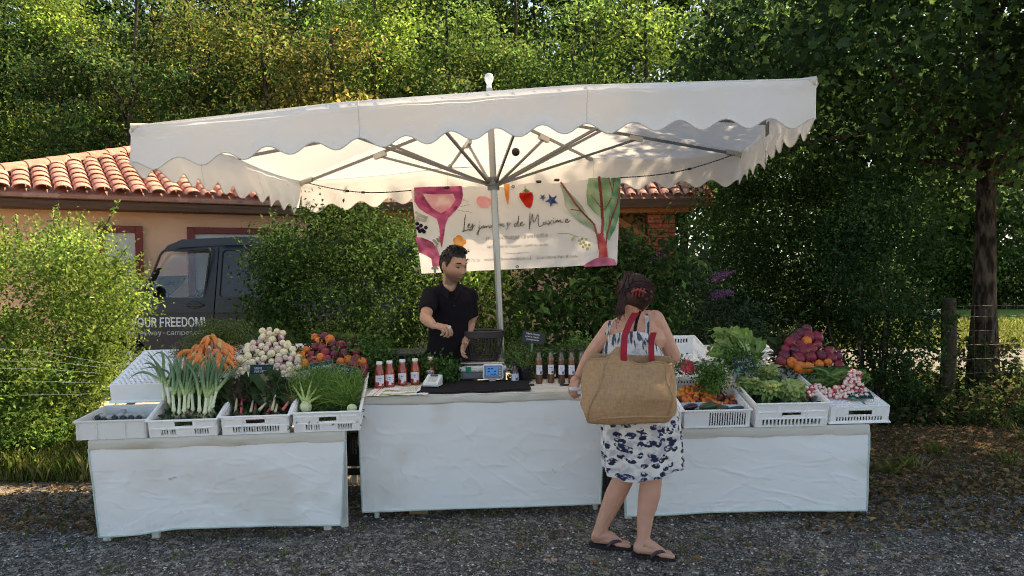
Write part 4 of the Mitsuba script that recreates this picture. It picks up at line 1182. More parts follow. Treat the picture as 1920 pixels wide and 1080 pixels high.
a, b = fr(-.02, -.02, -.005), fr(1.57, -.02, -.005)
fy = -unit(bR) * .012
cloth('white oilcloth hanging in front of the right rack, behind the customer', [a + fy + [0, 0, -.05], b + fy + [0, 0, -.05]],
      [at(1174, 968, 4.66), at(1250, 965, 4.67), at(1330, 960, 4.68), at(1450, 957, 4.69), at(1560, 957, 4.7), at(1625, 957, 4.7)], 5, band_mesh(a, b, .062))
# the middle table
mt = thing('market_table', 'middle table with the scale, carrying bottles and a black cloth', 'table')
mA, mB = V(-1.0, 4.78, .80), V(.60, 4.90, .80)
eM = unit(mB - mA); bM = V(-eM[1], eM[0], 0)
MD = .56
mc = (mA + mB) / 2 + bM * MD / 2
RM = np.stack([eM, bM, V(0, 0, 1)], 1)
wM = np.linalg.norm(mB - mA)
put('top', shape(rbox(mc - [0, 0, .02], (wM, MD, .03), .006, RM), 'satin', (.62, .60, .54)), mt)
for s, t in ((.10, .06), (wM - .06, .06), (.10, MD - .06), (wM - .06, MD - .06)):
    p = mA + eM * s + bM * t
    put('leg', shape(tube([(p[0], p[1], 0), (p[0], p[1], .765)], .017, 10), 'satin', (.6, .61, .6), smooth=40), mt)
fm = -bM * .012
k = cloth('white oilcloth hanging in front of the middle table', [mA + fm + [0, 0, -.045], mB + fm + [0, 0, -.045]],
          [at(680, 960, 4.76), at(760, 957, 4.77), at(860, 953, 4.79), at(1000, 949, 4.82), at(1126, 944, 4.86)], 4, band_mesh(mA + V(0, 0, .008), mB + V(0, 0, .008), .058))
put('top_sheet', shape(thick(grid(lambda u, w: mA - bM * .014 + eM * (wM * u)[..., None] + bM * ((MD + .01) * w)[..., None] + np.array([0, 0, 1]) * (.006 + .0025 * meshkit.fbm(np.stack([u * 12, w * 5, 0 * u], -1), 3))[..., None], 50, 16), .004), 'fabric_beige', smooth=40), k)
mpt = lambda s, t, z=0.0: mA + eM * s + bM * t + V(0, 0, .0085 + z)
# ------------------------------------------------------------------ crates
def rect(x0, y0, x1, y1): return shapely.box(x0, y0, x1, y1)


def slots(x0, x1, y0, y1, n, duty=.55):
    p = (x1 - x0) / n
    return [rect(x0 + i * p, y0, x0 + i * p + p * duty, y1) for i in range(n)]


def panel(L, H, holes, t=.005):
    pg = rect(0, 0, L, H).difference(unary_union(holes)) if holes else rect(0, 0, L, H)
    return poly_mesh(pg, 0, t)          # in xy, thickness +z


def crate(label, O, R, W, D, H, front, col=(.84, .84, .84), lattice=True, inverted=False, bs='satin', sidefn=None, group='white plastic crates on the racks', grip=True, name='crate'):
    k = thing(name, label, 'crate', group)
    def P(m): # crate frame -> world
        v, f = m
        v = np.asarray(v, float)
        if inverted: v = np.c_[v[:, 0], D - v[:, 1], H - v[:, 2]]
        return np.asarray(O) + v @ np.asarray(R).T, f
    ins = .012
    up = lambda m, x, y: (np.stack([m[0][:, 0] + x, y + m[0][:, 2], m[0][:, 1]], 1), m[1][:, ::-1])
    sd = lambda m, x, y: (np.stack([x + m[0][:, 2], m[0][:, 0] + y, m[0][:, 1]], 1), m[1])
    fh = {'A': slots(.18 * W, .40 * W, .012, .048, 6) + slots(.66 * W, .88 * W, .012, .048, 6) + [rect(.38 * W, .068, .64 * W, .098)],
          'A2': slots(.16 * W, .86 * W, .012, .050, 18) + [rect(.36 * W, .070, .64 * W, .098)],
          'B': slots(.38 * W, .95 * W, .014, H - .022, 15) + [rect(.08 * W + i * .045 * W, H - .018, .08 * W + i * .045 * W + .010, H - .011) for i in range(6)],
          'C': slots(.10 * W, .92 * W, .012, .058, 16) + [rect(.36 * W, .078, .62 * W, .105)],
          'I': slots(.04 * W, .60 * W, .014, H - .02, 14) + [rect(.68 * W + i * .055 * W, .018, .68 * W + i * .055 * W + .012, .028) for i in range(5)],
          'S': [], 'D': slots(.05 * W, .95 * W, .02, H - .03, 18)}[front]
    put('front_wall', shape(P(up(panel(W - .004, H - .008, fh), .002, .0)), bs, col), k)
    put('back_wall', shape(P(up(panel(W - .004, H - .008, [] if front == 'S' else slots(.1 * W, .9 * W, H * .62, H * .86, 16) + ([rect(.3 * W, .25 * H, .7 * W, .5 * H)] if grip else [])), .002, D - .005)), bs, col), k)
    for x in (.002, W - .007):
        put('side_wall', shape(P(sd(panel(D - .012, H - .008, [] if front == 'S' else slots(.06, D - .08, H * .2, H * .45, 20)), x, .006)), bs, col), k)
    if lattice:
        hs = []
        nx, ny = int(W / .034), int(D / .026)
        for i in range(nx):
            for j in range(ny):
                cx, cy = .018 + (i + .5 + (.5 if j % 2 else 0) * 1) * (W - .05) / nx, .016 + (j + .5) * (D - .032) / ny
                if cx < W - .025: hs.append(affinity.rotate(rect(cx - .0105, cy - .006, cx + .0105, cy + .006), 28))
        pg = rect(.01, .01, W - .01, D - .01).difference(unary_union(hs))
        put('base', shape(P(poly_mesh(pg, .002, .005)), bs, col), k)
    else:
        put('base', shape(P(box((W / 2, D / 2, .004), (W - .02, D - .02, .005))), bs, col), k)
    rm = []
    for a, b in (((W / 2, -.006, H - .005), (W + .024, .012, .011)), ((W / 2, D + .006, H - .005), (W + .024, .012, .011)), ((-.006, D / 2, H - .005), (.012, D - .002, .011)), ((W + .006, D / 2, H - .005), (.012, D - .002, .011))):
        rm.append(rbox(a, b, .003))
    put('rim', shape(P(join(*rm)), bs, col, smooth=40), k)
    rb = []
    if front in ('A', 'A2', 'C', 'S'):
        for z in ((.056, .102) if front != 'S' else ()):
            rb.append(box((W / 2, -.003, z), (W - .01, .006, .004)))
        for x in (.012, .30 * W, .70 * W, W - .012):
            rb.append(box((x, -.0035, H / 2 - .008), (.005, .007, H - .02)))
    else:
        for x in (.006, W - .006): rb.append(box((x, -.003, H / 2 - .006), (.012, .006, H - .016)))
        rb.append(box((W / 2, -.002, .005), (W - .03, .004, .008)))
    put('rib', shape(P(join(*rb)), bs, col), k, kind='stuff')
    return k


cr = lambda s, t, n=.0: fl(s, t, n)
FR1 = R1 = RL @ rx(-.12)
crate('white solid-walled crate holding small dark-capped bottles, at the left end of the left rack', fl(-.09, -.03, .0), RL @ rx(math.radians(-13)), .40, .42, .115, 'S', lattice=False, bs='hdpe', col=(.80, .80, .78))
crate('upturned white crate behind the bottles, its lattice bottom facing up', fl(-.07, .44, .02), RL, .40, .62, .125, 'S', inverted=True)
crate('white crate full of spring onions', fl(.325, -.03), RL, .395, .58, .115, 'A')
crate('white crate of dark-leaved chard', fl(.745, -.03), RL, .395, .58, .125, 'A2')
crate('white crate of feathery fennel at the right end of the left rack', fl(1.165, -.03), RL, .40, .58, .135, 'A')
crate('white crate under the heap of carrots', fl(.25, .60), RL, .39, .56, .13, 'D', inverted=True, grip=False)
crate('white crate under the heap of mini turnips', fl(.67, .60), RL, .39, .56, .13, 'D', inverted=True, grip=False)
crate('white crate under the heap of red and orange beetroots on the left rack', fl(1.09, .60), RL, .39, .56, .13, 'D', inverted=True, grip=False)
crate('white crate of cherry tomatoes on the right rack', fr(.37, -.03), RR, .42, .56, .125, 'B')
crate('tall white crate of lettuces on the right rack', fr(.82, -.04), RR, .47, .58, .165, 'C')
crate('upturned white crate at the right end of the right rack carrying the radishes', fr(1.32, -.01), RR, .385, .56, .115, 'I', inverted=True)
crate('white crate partly hidden by the jute bag, holding a few red radishes', fr(.34, .62, .06), RR, .43, .56, .15, 'D')
crate('upturned white crate under the pale-stalked leaves on the right rack', fr(.80, .62), RR, .42, .56, .13, 'D', inverted=True)
crate('upturned white crate under the beetroots on the right rack', fr(1.24, .62), RR, .44, .56, .13, 'D', inverted=True)
crate('white crate mostly hidden behind the customer, at the left end of the right rack', fr(-.05, -.03), RR, .40, .56, .125, 'B')

# ------------------------------------------------------------------ vegetables
def heap(poly, dn, df, rmin, n, seed, layers=1, bulge=0.0):
    """points of a heap: photo outline, near depth at its foot, far depth at its top"""
    rng = np.random.default_rng(seed); pg = Polygon(poly); x0, y0, x1, y1 = pg.bounds
    out = []
    tries = 0
    while len(out) < n and tries < 30000:
        tries += 1
        x, y = rng.uniform(x0, x1), rng.uniform(y0, y1)
        if not pg.contains(Point(x, y)): continue
        d = dn + (df - dn) * (y1 - y) / (y1 - y0) + rng.uniform(0, .02)
        c = at(x, y, d)
        if all(np.linalg.norm(c - q) > rmin for q in out): out.append(c)
    pts = np.array(out)
    return pts


def lump(poly, dn, df, off, col, name, label, cat):
    """the dark mass of leaves and shade-side roots that fills a heap"""


def root_mesh(r, tail, seed, flat=1.0, sub=3):
    v, f = ball(1.0, sub)
    n = meshkit.fbm(v * 1.6 + seed, 3, seed) - .5
    v = v * (1 + .10 * n)[:, None]
    v[:, 2] *= flat
    k = np.clip(v[:, 2] - .55, 0, 1); v[:, :2] *= (1 - .45 * k)[:, None]
    v = v * r
    rng = np.random.default_rng(seed)
    t = np.linspace(0, 1, 8)[:, None]
    b = rng.normal(size=3) * [1, 1, 0]; b /= np.linalg.norm(b)
    tl = np.array([0, 0, r * flat * .9]) + np.array([0, 0, tail]) * t + b * tail * .5 * t ** 2
    tv, tf = tube(tl, r * .16 * (1 - t[:, 0]) ** 1.2 + .0006, 5)
    return v, f, tv, tf


def root_variants(r, tail, base, top, seed, tailcol, flat=.9, grow=2.0, off=-.1):
    out = []
    for s in range(3):
        v, f, tv, tf = root_mesh(r, tail, seed + s, flat)
        k = np.clip((-v[:, 2] / r * grow + meshkit.noise(v / r * 3, seed) + off), 0, 1)[:, None]
        c = np.asarray(base) * (1 - k) + np.asarray(top) * k
        c = c * (.8 + .4 * meshkit.fbm(v / r * 4 + s, 3, seed))[:, None]
        V_, F_ = join((v, f), (tv, tf))
        out.append(shape((V_, F_), 'veg', np.vstack([c, np.broadcast_to(tailcol, (len(tv), 3))]), smooth=True))
    return out


scene['veg'] = princ(rough=.42, spec=.4)


def scatter_roots(name, pts, variants, labs, cat, group, seed, face=(0, -1, .15), spread=.7, smin=.8, smax=1.2, pick=None):
    rng = np.random.default_rng(seed)
    for p in pts:
        q = rng.choice(len(variants), p=pick)
        d = unit(np.asarray(face) + rng.normal(size=3) * spread)
        v = variants[q]
        single(name, v[rng.integers(len(v))], labs[q], cat, group, M4(align(d, rng.uniform(0, 6)), p, rng.uniform(smin, smax)))


def fill(pts, seed, size, cols, name, label, cat, n=900, back=.05, asp=.5, spread=.05):
    rng = np.random.default_rng(seed)
    P = pts[rng.integers(0, len(pts), n)] + rng.normal(size=(n, 3)) * spread + [0, back, -.02]
    v, f, c = leaf_cloud(P, size, cols, rng, asp=asp)
    return single(name, shape((v, f), 'veg_leaf', c), label, cat, kind='stuff')


# mini turnips
tp = heap([(447, 706), (449, 672), (470, 640), (489, 640), (490, 618), (532, 618), (533, 642), (556, 652), (564, 690), (560, 712), (520, 716), (500, 700), (470, 712)], 4.98, 5.30, .044, 150, 1)
white = root_variants(.0255, .016, (.72, .65, .44), (.68, .62, .44), 10, (.5, .45, .32))
purp = root_variants(.0245, .016, (.62, .50, .40), (.30, .085, .20), 20, (.5, .42, .36), grow=2.6, off=.45)
scatter_roots('turnip', tp, [white, purp], ['cream-white turnip in the turnip heap', 'purple-topped turnip in the turnip heap'], 'turnip', 'mini turnips heaped between the carrots and the beetroots', 2, spread=.55, pick=[.62, .38], smin=.72, smax=1.15)
tp2 = heap([(452, 704), (455, 670), (495, 625), (530, 625), (550, 660), (555, 706)], 5.03, 5.36, .044, 60, 3)
scatter_roots('turnip', tp2, [white, purp], ['cream-white turnip in the turnip heap', 'purple-topped turnip in the turnip heap'], 'turnip', 'mini turnips heaped between the carrots and the beetroots', 4, pick=[.4, .6])
fill(tp2, 5, .07, G_DARK, 'turnip_greens', 'dark leaves and stalks behind the turnip heap', 'greens', 900, .10, .3, .035)
# beetroots, left and right
red = root_variants(.036, .05, (.21, .022, .042), (.15, .024, .035), 30, (.30, .12, .10))
dark = root_variants(.035, .05, (.12, .02, .045), (.09, .02, .035), 40, (.22, .09, .09))
orange = root_variants(.034, .05, (.62, .17, .025), (.50, .13, .03), 50, (.45, .26, .12))
bl = heap([(562, 688), (560, 664), (582, 652), (590, 632), (612, 632), (626, 640), (655, 642), (668, 656), (684, 690), (680, 700), (640, 694), (600, 690)], 5.02, 5.32, .055, 62, 6)
scatter_roots('beetroot', bl, [red, dark, orange], ['crimson beetroot in the heap on the left rack', 'dark purple beetroot in the heap on the left rack', 'orange beetroot in the heap on the left rack'], 'beetroot', 'beetroots heaped on the left rack', 7, pick=[.5, .2, .3], spread=.6, smin=.75, smax=1.1)
brt = heap([(1462, 680), (1468, 660), (1500, 620), (1516, 612), (1530, 628), (1548, 650), (1572, 664), (1576, 684), (1560, 690), (1500, 690)], 5.12, 5.40, .058, 48, 8)
scatter_roots('beetroot', brt, [red, dark, orange], ['crimson beetroot in the heap on the right rack', 'dark purple beetroot in the heap on the right rack', 'orange beetroot in the heap on the right rack'], 'beetroot', 'beetroots heaped on the right rack', 9, pick=[.5, .28, .22], spread=.7, smin=.9, smax=1.35)
fill(bl, 15, .06, [(.05, .03, .025), (.05, .07, .025), (.03, .04, .02)], 'beetroot_stalks', 'dark stalks and leaves between the beetroots on the left rack', 'greens', 1000, .10, .3, .04)
fill(brt, 16, .06, [(.05, .03, .025), (.05, .07, .025), (.03, .04, .02)], 'beetroot_stalks', 'dark stalks and leaves between the beetroots on the right rack', 'greens', 800, .09, .3, .04)
# carrots
def carrot_variants(col, col2, seed):
    out = []
    for s in range(4):
        rng = np.random.default_rng(seed + s)
        t = np.linspace(0, 1, 14)
        L = .17 * rng.uniform(.8, 1.15)
        b = rng.normal(size=2) * .018; b3 = rng.normal(size=2) * .012
        p = np.stack([b[0] * np.sin(t * 3) + b3[0] * t ** 2 * 2, b[1] * np.sin(t * 2.4) + b3[1] * t ** 2 * 2, L * t], 1)
        r = np.array([.009, .0155, .0175, .0175, .017, .0162, .0152, .014, .0125, .0105, .008, .005, .0028, .001]) * rng.uniform(.85, 1.15)
        v, f = tube(p, r, 10)
        c = np.asarray(col) * (1 - meshkit.noise(v * [40, 40, 90], seed)[:, None] * .5) + np.asarray(col2) * (meshkit.noise(v * [40, 40, 90], seed)[:, None] * .5)
        c[v[:, 2] < .006] = (.20, .22, .06)
        hs = []
        for _ in range(5):
            z = rng.uniform(.3, .95); k = int(z * 13); a = rng.uniform(0, 6)
            q = p[k]; d = V(math.cos(a), math.sin(a), .5)
            hs.append(tube([q, q + d * .03, q + d * .05 + [0, 0, .02]], [.0012, .0008, .0004], 3))
        hv, hf = join(*hs)
        V_, F_ = join((v, f), (hv, hf))
        out.append(shape((V_, F_), 'veg', np.vstack([c, np.broadcast_to(np.asarray(col2) * .9, (len(hv), 3))]), smooth=True))
    return out
co = carrot_variants((.60, .17, .03), (.70, .30, .10), 60)
cy = carrot_variants((.55, .33, .10), (.60, .42, .2), 65)
cp = carrot_variants((.22, .09, .07), (.34, .17, .12), 70)
rng = np.random.default_rng(12)
# crowns at the top, tips hanging down towards the front
cpts = heap([(345, 676), (352, 660), (378, 642), (420, 638), (436, 656), (440, 690), (400, 690), (360, 692)], 5.00, 5.28, .032, 62, 13)
cc = at(392, 640, 5.3)
for p in cpts:
    q = rng.choice(3, p=[.72, .16, .12])
    d = unit((p - cc) * [1.1, .6, 1] + rng.normal(size=3) * .035 + [0, -.05, -.05])
    single('carrot', [co, cy, cp][q][rng.integers(4)], ['orange carrot in the heap on the left rack', 'pale yellow carrot in the heap on the left rack', 'purplish carrot in the heap on the left rack'][q], 'carrot',
           'carrots heaped on the left rack', M4(align(d, rng.uniform(0, 6)), p - d * .07 + [0, .01, 0], rng.uniform(.8, 1.05)))


def strands(base_pts, tips, n, r, rng, bend=.3, kids=0):
    out = []
    for _ in range(n):
        a = base_pts[rng.integers(len(base_pts))]; b = tips[rng.integers(len(tips))] + rng.normal(size=3) * .03
        t = np.linspace(0, 1, 5)[:, None]
        p = a + (b - a) * t + rng.normal(size=3) * np.linalg.norm(b - a) * bend * np.sin(t * PI) * .5
        out.append(tube(p, np.linspace(r, r * .4, 5), 3, False))
    return join(*out)


def fronds(c, rad, n, rng, size, cols, name, label, cat, droop=.3, bs='veg_leaf', asp=.12, kind='stuff', up=.2, base=None):
    """a mass of thin feathery leaflets"""
    P = c + np.clip(rng.normal(size=(n, 3)), -2, 2) * np.asarray(rad) * .5
    v, f, col = leaf_cloud(P, size, cols, rng, asp=asp, droop=droop, up=up)
    return single(name, shape((v, f), bs, col), label, cat, kind=kind)


rng = np.random.default_rng(14)
fronds(at(412, 636, 5.5), (.24, .12, .14), 4200, rng, .035, [(.05, .085, .02), (.08, .11, .03), (.10, .12, .05)], 'carrot_greens', 'feathery green carrot tops behind the carrot heap', 'greens')
fronds(at(345, 668, 5.3), (.10, .06, .09), 700, rng, .04, [(.07, .08, .03), (.12, .09, .05)], 'carrot_greens', 'thin withered carrot tops at the left of the carrot heap', 'greens')


def leaf_sheet(base, tip, width, nrm, arch=.1, ruffle=.02, seed=0, shape_=(.25, 1.0, .9, .45), nu=8, nv=14, cup=.15, tipw=.03):
    base, tip = np.asarray(base, float), np.asarray(tip, float)
    d = tip - base; L = np.linalg.norm(d); d = d / L
    nrm = unit(np.asarray(nrm, float) - d * (np.asarray(nrm) @ d)); s = np.cross(d, nrm)
    ph = np.random.default_rng(seed).uniform(0, 6, 3)
    def fn(u, w):
        x = (u - .5) * 2
        prof = np.interp(w, np.linspace(0, 1, len(shape_) + 1), [*shape_, tipw]) * width / 2
        rf = ruffle * np.abs(x) ** 1.5 * (np.sin(w * 19 + ph[0] + x * 2) + .6 * np.sin(w * 37 + ph[1] - x * 3))
        rf2 = ruffle * .5 * (meshkit.noise(np.stack([u * 6 + seed, w * 9, 0 * u], -1), seed) - .5) * 2
        z = arch * L * np.sin(w * PI * .9) - arch * L * .9 * w ** 2 + cup * width * x ** 2 * .5 + rf + rf2
        return base + d * (w * L)[..., None] + s * (x * prof)[..., None] + nrm * z[..., None]
    g = grid(fn, nu, nv)
    u, w = np.meshgrid(np.linspace(0, 1, nu + 1), np.linspace(0, 1, nv + 1), indexing='ij')
    return g, np.abs(u.ravel() - .5) * 2, w.ravel()


def leaf_part(parent, nm, base, tip, width, nrm, col, ribcol, seed, rib=.12, ribr=.004, **k):
    g, x, w = leaf_sheet(base, tip, width, nrm, seed=seed, **k)
    t = np.clip((rib * (1.2 - w) - x) / .08, 0, 1)[:, None]
    c = np.asarray(col) * (.75 + .5 * meshkit.fbm(g[0] * 40, 3, seed)[:, None]) * (1 - t) + np.asarray(ribcol) * t
    return put(nm, shape(g, 'veg_leaf', c, smooth=True), parent)


# beet leaves behind the left heap
rng = np.random.default_rng(21)
k = thing('beetroot_greens', 'large green and reddish beetroot leaves behind the heap on the left rack', 'greens')
for i in range(16):
    a = at(rng.uniform(585, 665), rng.uniform(640, 665), 5.42)
    tx = rng.uniform(560, 690)
    leaf_part(k, 'leaf', a, at(tx, rng.uniform(606, 640) + abs(tx - 625) * .35, 5.5), rng.uniform(.08, .12), V(rng.normal() * .4, -1, .5), (.13, .19, .045), (.22, .05, .06), i, ruffle=.010, arch=.15)
k = thing('beetroot_greens', 'dark green leaves lying left of the beetroots on the right rack', 'greens')
for i in range(15):
    a = at(rng.uniform(1470, 1510), rng.uniform(650, 685), 5.42)
    leaf_part(k, 'leaf', a, at(rng.uniform(1425, 1500), rng.uniform(610, 680), 5.4), rng.uniform(.07, .11), V(rng.normal() * .4, -1, .5), (.05, .085, .035), (.14, .05, .06), 40 + i, ruffle=.010, arch=.15)
for i in range(4):
    a = at(1490 + i * 6, 640, 5.4); b = at(1480 + i * 4, 612, 5.45)
    put('stalk', shape(tube([a, (a + b) / 2 + [0, 0, .01], b], .004, 5), 'veg', (.30, .35, .12), smooth=True), k)

# spring onions
rng = np.random.default_rng(22)
ons = [(318, 760, 300, 688), (326, 776, 318, 676), (336, 780, 340, 682), (345, 776, 352, 690), (352, 770, 366, 700), (362, 774, 352, 706), (374, 776, 372, 692), (384, 780, 396, 672), (392, 776, 414, 688), (398, 768, 432, 694), (388, 768, 408, 700), (308, 752, 290, 700)]
for i, (bx, by, tx, ty) in enumerate(ons):
    d0 = 4.50 + .012 * (i % 3) + (780 - by) * .004
    b = at(bx, by - 6, d0); m = at(bx + (tx - bx) * .22, by - 34, d0 + .06)
    k = thing('spring_onion', 'spring onion standing in the crate', 'spring onion', 'spring onions in the crate on the left rack')
    put('bulb', shape(tube([b - [0, 0, .012], b, b + (m - b) * .2, b + (m - b) * .55, m], [.004, .0145, .0105, .0092, .0088], 10), 'veg', (.60, .64, .42), smooth=True), k)
    rv_ = join(*[tube([b - [0, 0, .01], b + V(rng.normal() * .01, -.006, -.025), b + V(rng.normal() * .018, -.008, -.04)], [.0008, .0007, .0004], 3) for _ in range(8)])
    put('roots', shape(rv_, 'matte', (.55, .48, .34)), k)
    for j in range(6):
        tip = at(tx + (tx - bx) * .25 + rng.normal() * 20, ty - 14 + rng.uniform(-20, 30), d0 + .20 + rng.normal() * .05)
        t = np.linspace(0, 1, 9)[:, None]
        p = m + (tip - m) * t + (rng.normal(size=3) * .018 + [0, .02, .03]) * np.sin(t * PI)
        v, f = tube(p, np.array([.0095, .0092, .009, .0085, .008, .0068, .005, .003, .0008]), 7)
        w = np.repeat(np.linspace(0, 1, 9), 7); w = np.r_[w, 0, 1][:, None]
        c = np.array([.36, .46, .18]) * (1 - np.clip(w * 3.2, 0, 1)) + np.array([.10, .185, .085]) * np.clip(w * 3.2, 0, 1)
        put('leaf', shape((v, f), 'veg', c * rng.uniform(.8, 1.15), smooth=True), k)
fronds(fl(.50, .40, .10), (.16, .12, .06), 900, rng, .05, [(.05, .09, .04), (.07, .12, .06)], 'onion_leaves', 'dense blue-green onion leaves at the back of the spring onion crate', 'greens', asp=.2)

# dark chard
for i in range(9):
    k = thing('chard', 'dark crinkled chard in the middle crate', 'chard', 'dark chard in the crate between the onions and the fennel')
    sx = [452, 470, 486, 500, 516, 530, 441, 478, 510][i]
    a = at(sx, 777 - (i % 3) * 4, 4.57 + .02 * (i % 2)); b = at(sx + rng.normal() * 9, 752 + rng.normal() * 5, 4.66)
    sc_ = [(.55, .10, .14), (.50, .46, .26), (.50, .48, .30), (.40, .08, .12), (.55, .50, .32), (.62, .14, .14), (.45, .38, .22), (.30, .06, .08), (.52, .46, .3)][i]
    put('stalk', shape(tube([a, (a + b) / 2, b], [.010, .008, .006], 8), 'veg', sc_, smooth=True), k)
    for j in range(5):
        tip = at(sx + rng.normal() * 24, 708 + rng.normal() * 10 + 9 * j, 4.90 - .035 * j)
        leaf_part(k, 'leaf', b + rng.normal(size=3) * .012, tip, rng.uniform(.13, .20), V(rng.normal() * .5, -1, .7 + rng.normal() * .3), [(.045, .06, .028), (.06, .05, .035), (.05, .085, .035)][(i + j) % 3], np.asarray(sc_) * .6, 100 + i * 3 + j, ruffle=.020, arch=.25, shape_=(.35, .9, 1.0, .75, .5))

# fennel
k = thing('fennel', 'pale fennel bulb with fanned stalks at the front of its crate', 'fennel', 'fennel in the crate at the right end of the left rack')
c0 = at(573, 764, 4.60)
bv, bf = ball((.036, .028, .038), 3, (0, 0, 0)); bv = bv * (1 + .12 * np.sin(np.arctan2(bv[:, 1], bv[:, 0]) * 5))[:, None] ** .6
put('bulb', shape((bv + c0, bf), 'veg', (.60, .62, .36), smooth=True), k)
for i, (x, y) in enumerate([(548, 722), (562, 716), (584, 714), (598, 722), (612, 736), (585, 730), (555, 736)]):
    b = at(x, y, 4.72)
    put('stalk', shape(tube([c0 + [0, 0, .02], (c0 + b) / 2 + V(0, 0, .012), b], [.011, .008, .004], 7), 'veg', (.42, .52, .18), smooth=True), k)
rng = np.random.default_rng(23)
gf = [(.10, .19, .03), (.15, .26, .045), (.22, .33, .07), (.06, .12, .025)]
for i, (bx, by) in enumerate([(600, 750), (640, 752), (570, 752), (655, 745)]):
    base = [at(bx, by, 4.72) + rng.normal(size=3) * .02 for _ in range(6)]
    tips = [at(np.clip(bx + rng.normal() * 28, 548, 672), 712 + rng.normal() * 14 + (bx - 600) * .02, 4.84 + rng.normal() * .07) for _ in range(70)] + [at(np.clip(bx + rng.normal() * 30, 550, 668), 745 + rng.normal() * 12, 4.70 + rng.normal() * .04) for _ in range(50)]
    m = strands(base, tips, 620, .0016, rng, .35)
    cols = np.asarray(gf)[rng.integers(0, 4, 620)] * rng.uniform(.7, 1.3, (620, 1))
    if i: k = thing('fennel', ['', 'bushy fennel fronds in the middle of the fennel crate', 'bushy fennel fronds at the left of the fennel crate', 'bushy fennel fronds at the right of the fennel crate'][i], 'fennel', 'fennel in the crate at the right end of the left rack')
    put('fronds', shape(m, 'matte', np.repeat(cols, len(m[0]) // 620, 0)), k, kind='stuff')
    if i in (1, 3):
        c1 = at([0, 592, 0, 660][i], [0, 781, 0, 766][i], 4.60)
        put('bulb', shape(ball((.032, .026, .03), 2, c1), 'veg', (.55, .58, .32), smooth=True), k)

# small bottles lying in the left crate
for i, x in enumerate((184, 196, 216, 232, 247, 262)):
    c = at(x, 783 + (4 if i == 1 else 0), 4.60)
    dirn = unit(V(.05 + .02 * i, -.2, .10))
    k = thing('small_bottle', 'small dark-capped bottle lying in the solid-walled crate', 'bottle', 'small bottles in the left-most crate')
    Rb = align(unit(V(.25, -1, .18)))
    put('body', shape(tr(lathe([(0, -.15), (.024, -.15), (.026, -.14), (.026, -.06), (.013, -.025), (.0125, .0)], 16), Rb, c), 'gloss', (.36, .37, .34), smooth=40), k)
    put('cap', shape(tr(lathe([(.0125, -.004), (.0155, -.002), (.0155, .026), (.013, .030), (0, .030)], 14), Rb, c), 'satin', (.035, .045, .05), smooth=40), k)

rng = np.random.default_rng(91)
def crate_fill(f, s0, s1, t0, t1, n0, n1, n, size, cols, name, label, asp=.4):
    P = np.array([f(a, b, c) for a, b, c in zip(rng.uniform(s0, s1, n), rng.uniform(t0, t1, n), rng.uniform(n0, n1, n))])
    v, g, c = leaf_cloud(P, size, cols, rng, asp=asp)
    single(name, shape((v, g), 'veg_leaf', c), label, 'greens', kind='stuff')
GD = [(.03, .05, .02), (.045, .075, .025), (.06, .07, .035)]
crate_fill(fl, .35, .70, .0, .50, .01, .055, 1500, .06, GD + [(.12, .14, .07)], 'onion_leaves', 'onion leaves and husks lying on the floor of the spring onion crate')
crate_fill(fl, .77, 1.12, .0, .50, .01, .07, 1500, .07, GD + [(.07, .02, .03)], 'chard_leaves', 'dark leaf pieces lying on the floor of the chard crate')
crate_fill(fl, 1.19, 1.54, .0, .50, .01, .08, 1500, .06, GD, 'fennel_leaves', 'dark fronds lying on the floor of the fennel crate', .2)
crate_fill(fr, .85, 1.26, .0, .50, .01, .10, 1800, .07, GD + [(.10, .15, .05)], 'lettuce_leaves', 'loose outer lettuce leaves on the floor of the tall crate')
single('tray', shape(tr(join(rbox((.21, .26, .03), (.39, .50, .012), .004), rbox((.21, .012, .05), (.39, .008, .075), .002)), RR, fr(.37, -.03)), 'matte', (.045, .035, .028)), 'dark cardboard tray lining the tomato crate', 'tray')  # invented dark lining, added so the crate slots read as deep shadow

# ------------------------------------------------------------------ signs
def sign(px, py, w, h, d, rows, roll, label, parent_group, col=(.006, .016, .024), edge=(.10, .22, .14), tilt=.35, name='price_sign'):
    k = thing(name, label, 'sign', parent_group)
    R = rx(-tilt) @ ry(roll)
    c = at(px, py, d)
    put('plate', shape(tr(rbox((0, 0, 0), (w, .004, h), .0015), R, c), 'satin', col), k)
    e = [rbox((0, -.0005, sz * (h / 2 + .002)), (w + .008, .006, .004), .001) for sz in (-1, 1)] + [rbox((sx * (w / 2 + .002), -.0005, 0), (.004, .006, h), .001) for sx in (-1, 1)]
    if edge is not None: put('border', shape(tr(join(*e), R, c), 'satin', edge), k)
    for (s, x, z, cap, tcol) in rows:
        m = meshkit.text_mesh(s, cap * h, .0008); v = np.array(m.vertices)
        q = np.stack([x * w - w / 2 + v[:, 0], -.0028 - v[:, 2], z * h - h / 2 + v[:, 1]], 1)
        put('lettering', shape(tr((q, np.array(m.faces)), R, c), 'matte', tcol), k)
    bars = [box((w * .32, -.0026, h * zz), (w * .2, .0008, h * .04)) for zz in (.12, -.02)]
    if edge is not None:
        put('price_lines', shape(tr(join(*bars), R, c), 'matte', (.4, .46, .46)), k)
        put('leaf_motif', shape(tr(join(*[box((-w * .4 + dx * w, -.0025, -h * .33 + dz * h), (w * .10, .0007, h * .16)) for dx, dz in ((0, 0), (.06, .05), (.03, -.08), (.1, -.06))]), R, c), 'matte', (.10, .30, .17)), k)
    put('stake', shape(tr(box((0, .004, -h / 2 - .03), (.012, .003, .06)), R, c), 'satin', (.1, .2, .14)), k)
    return k


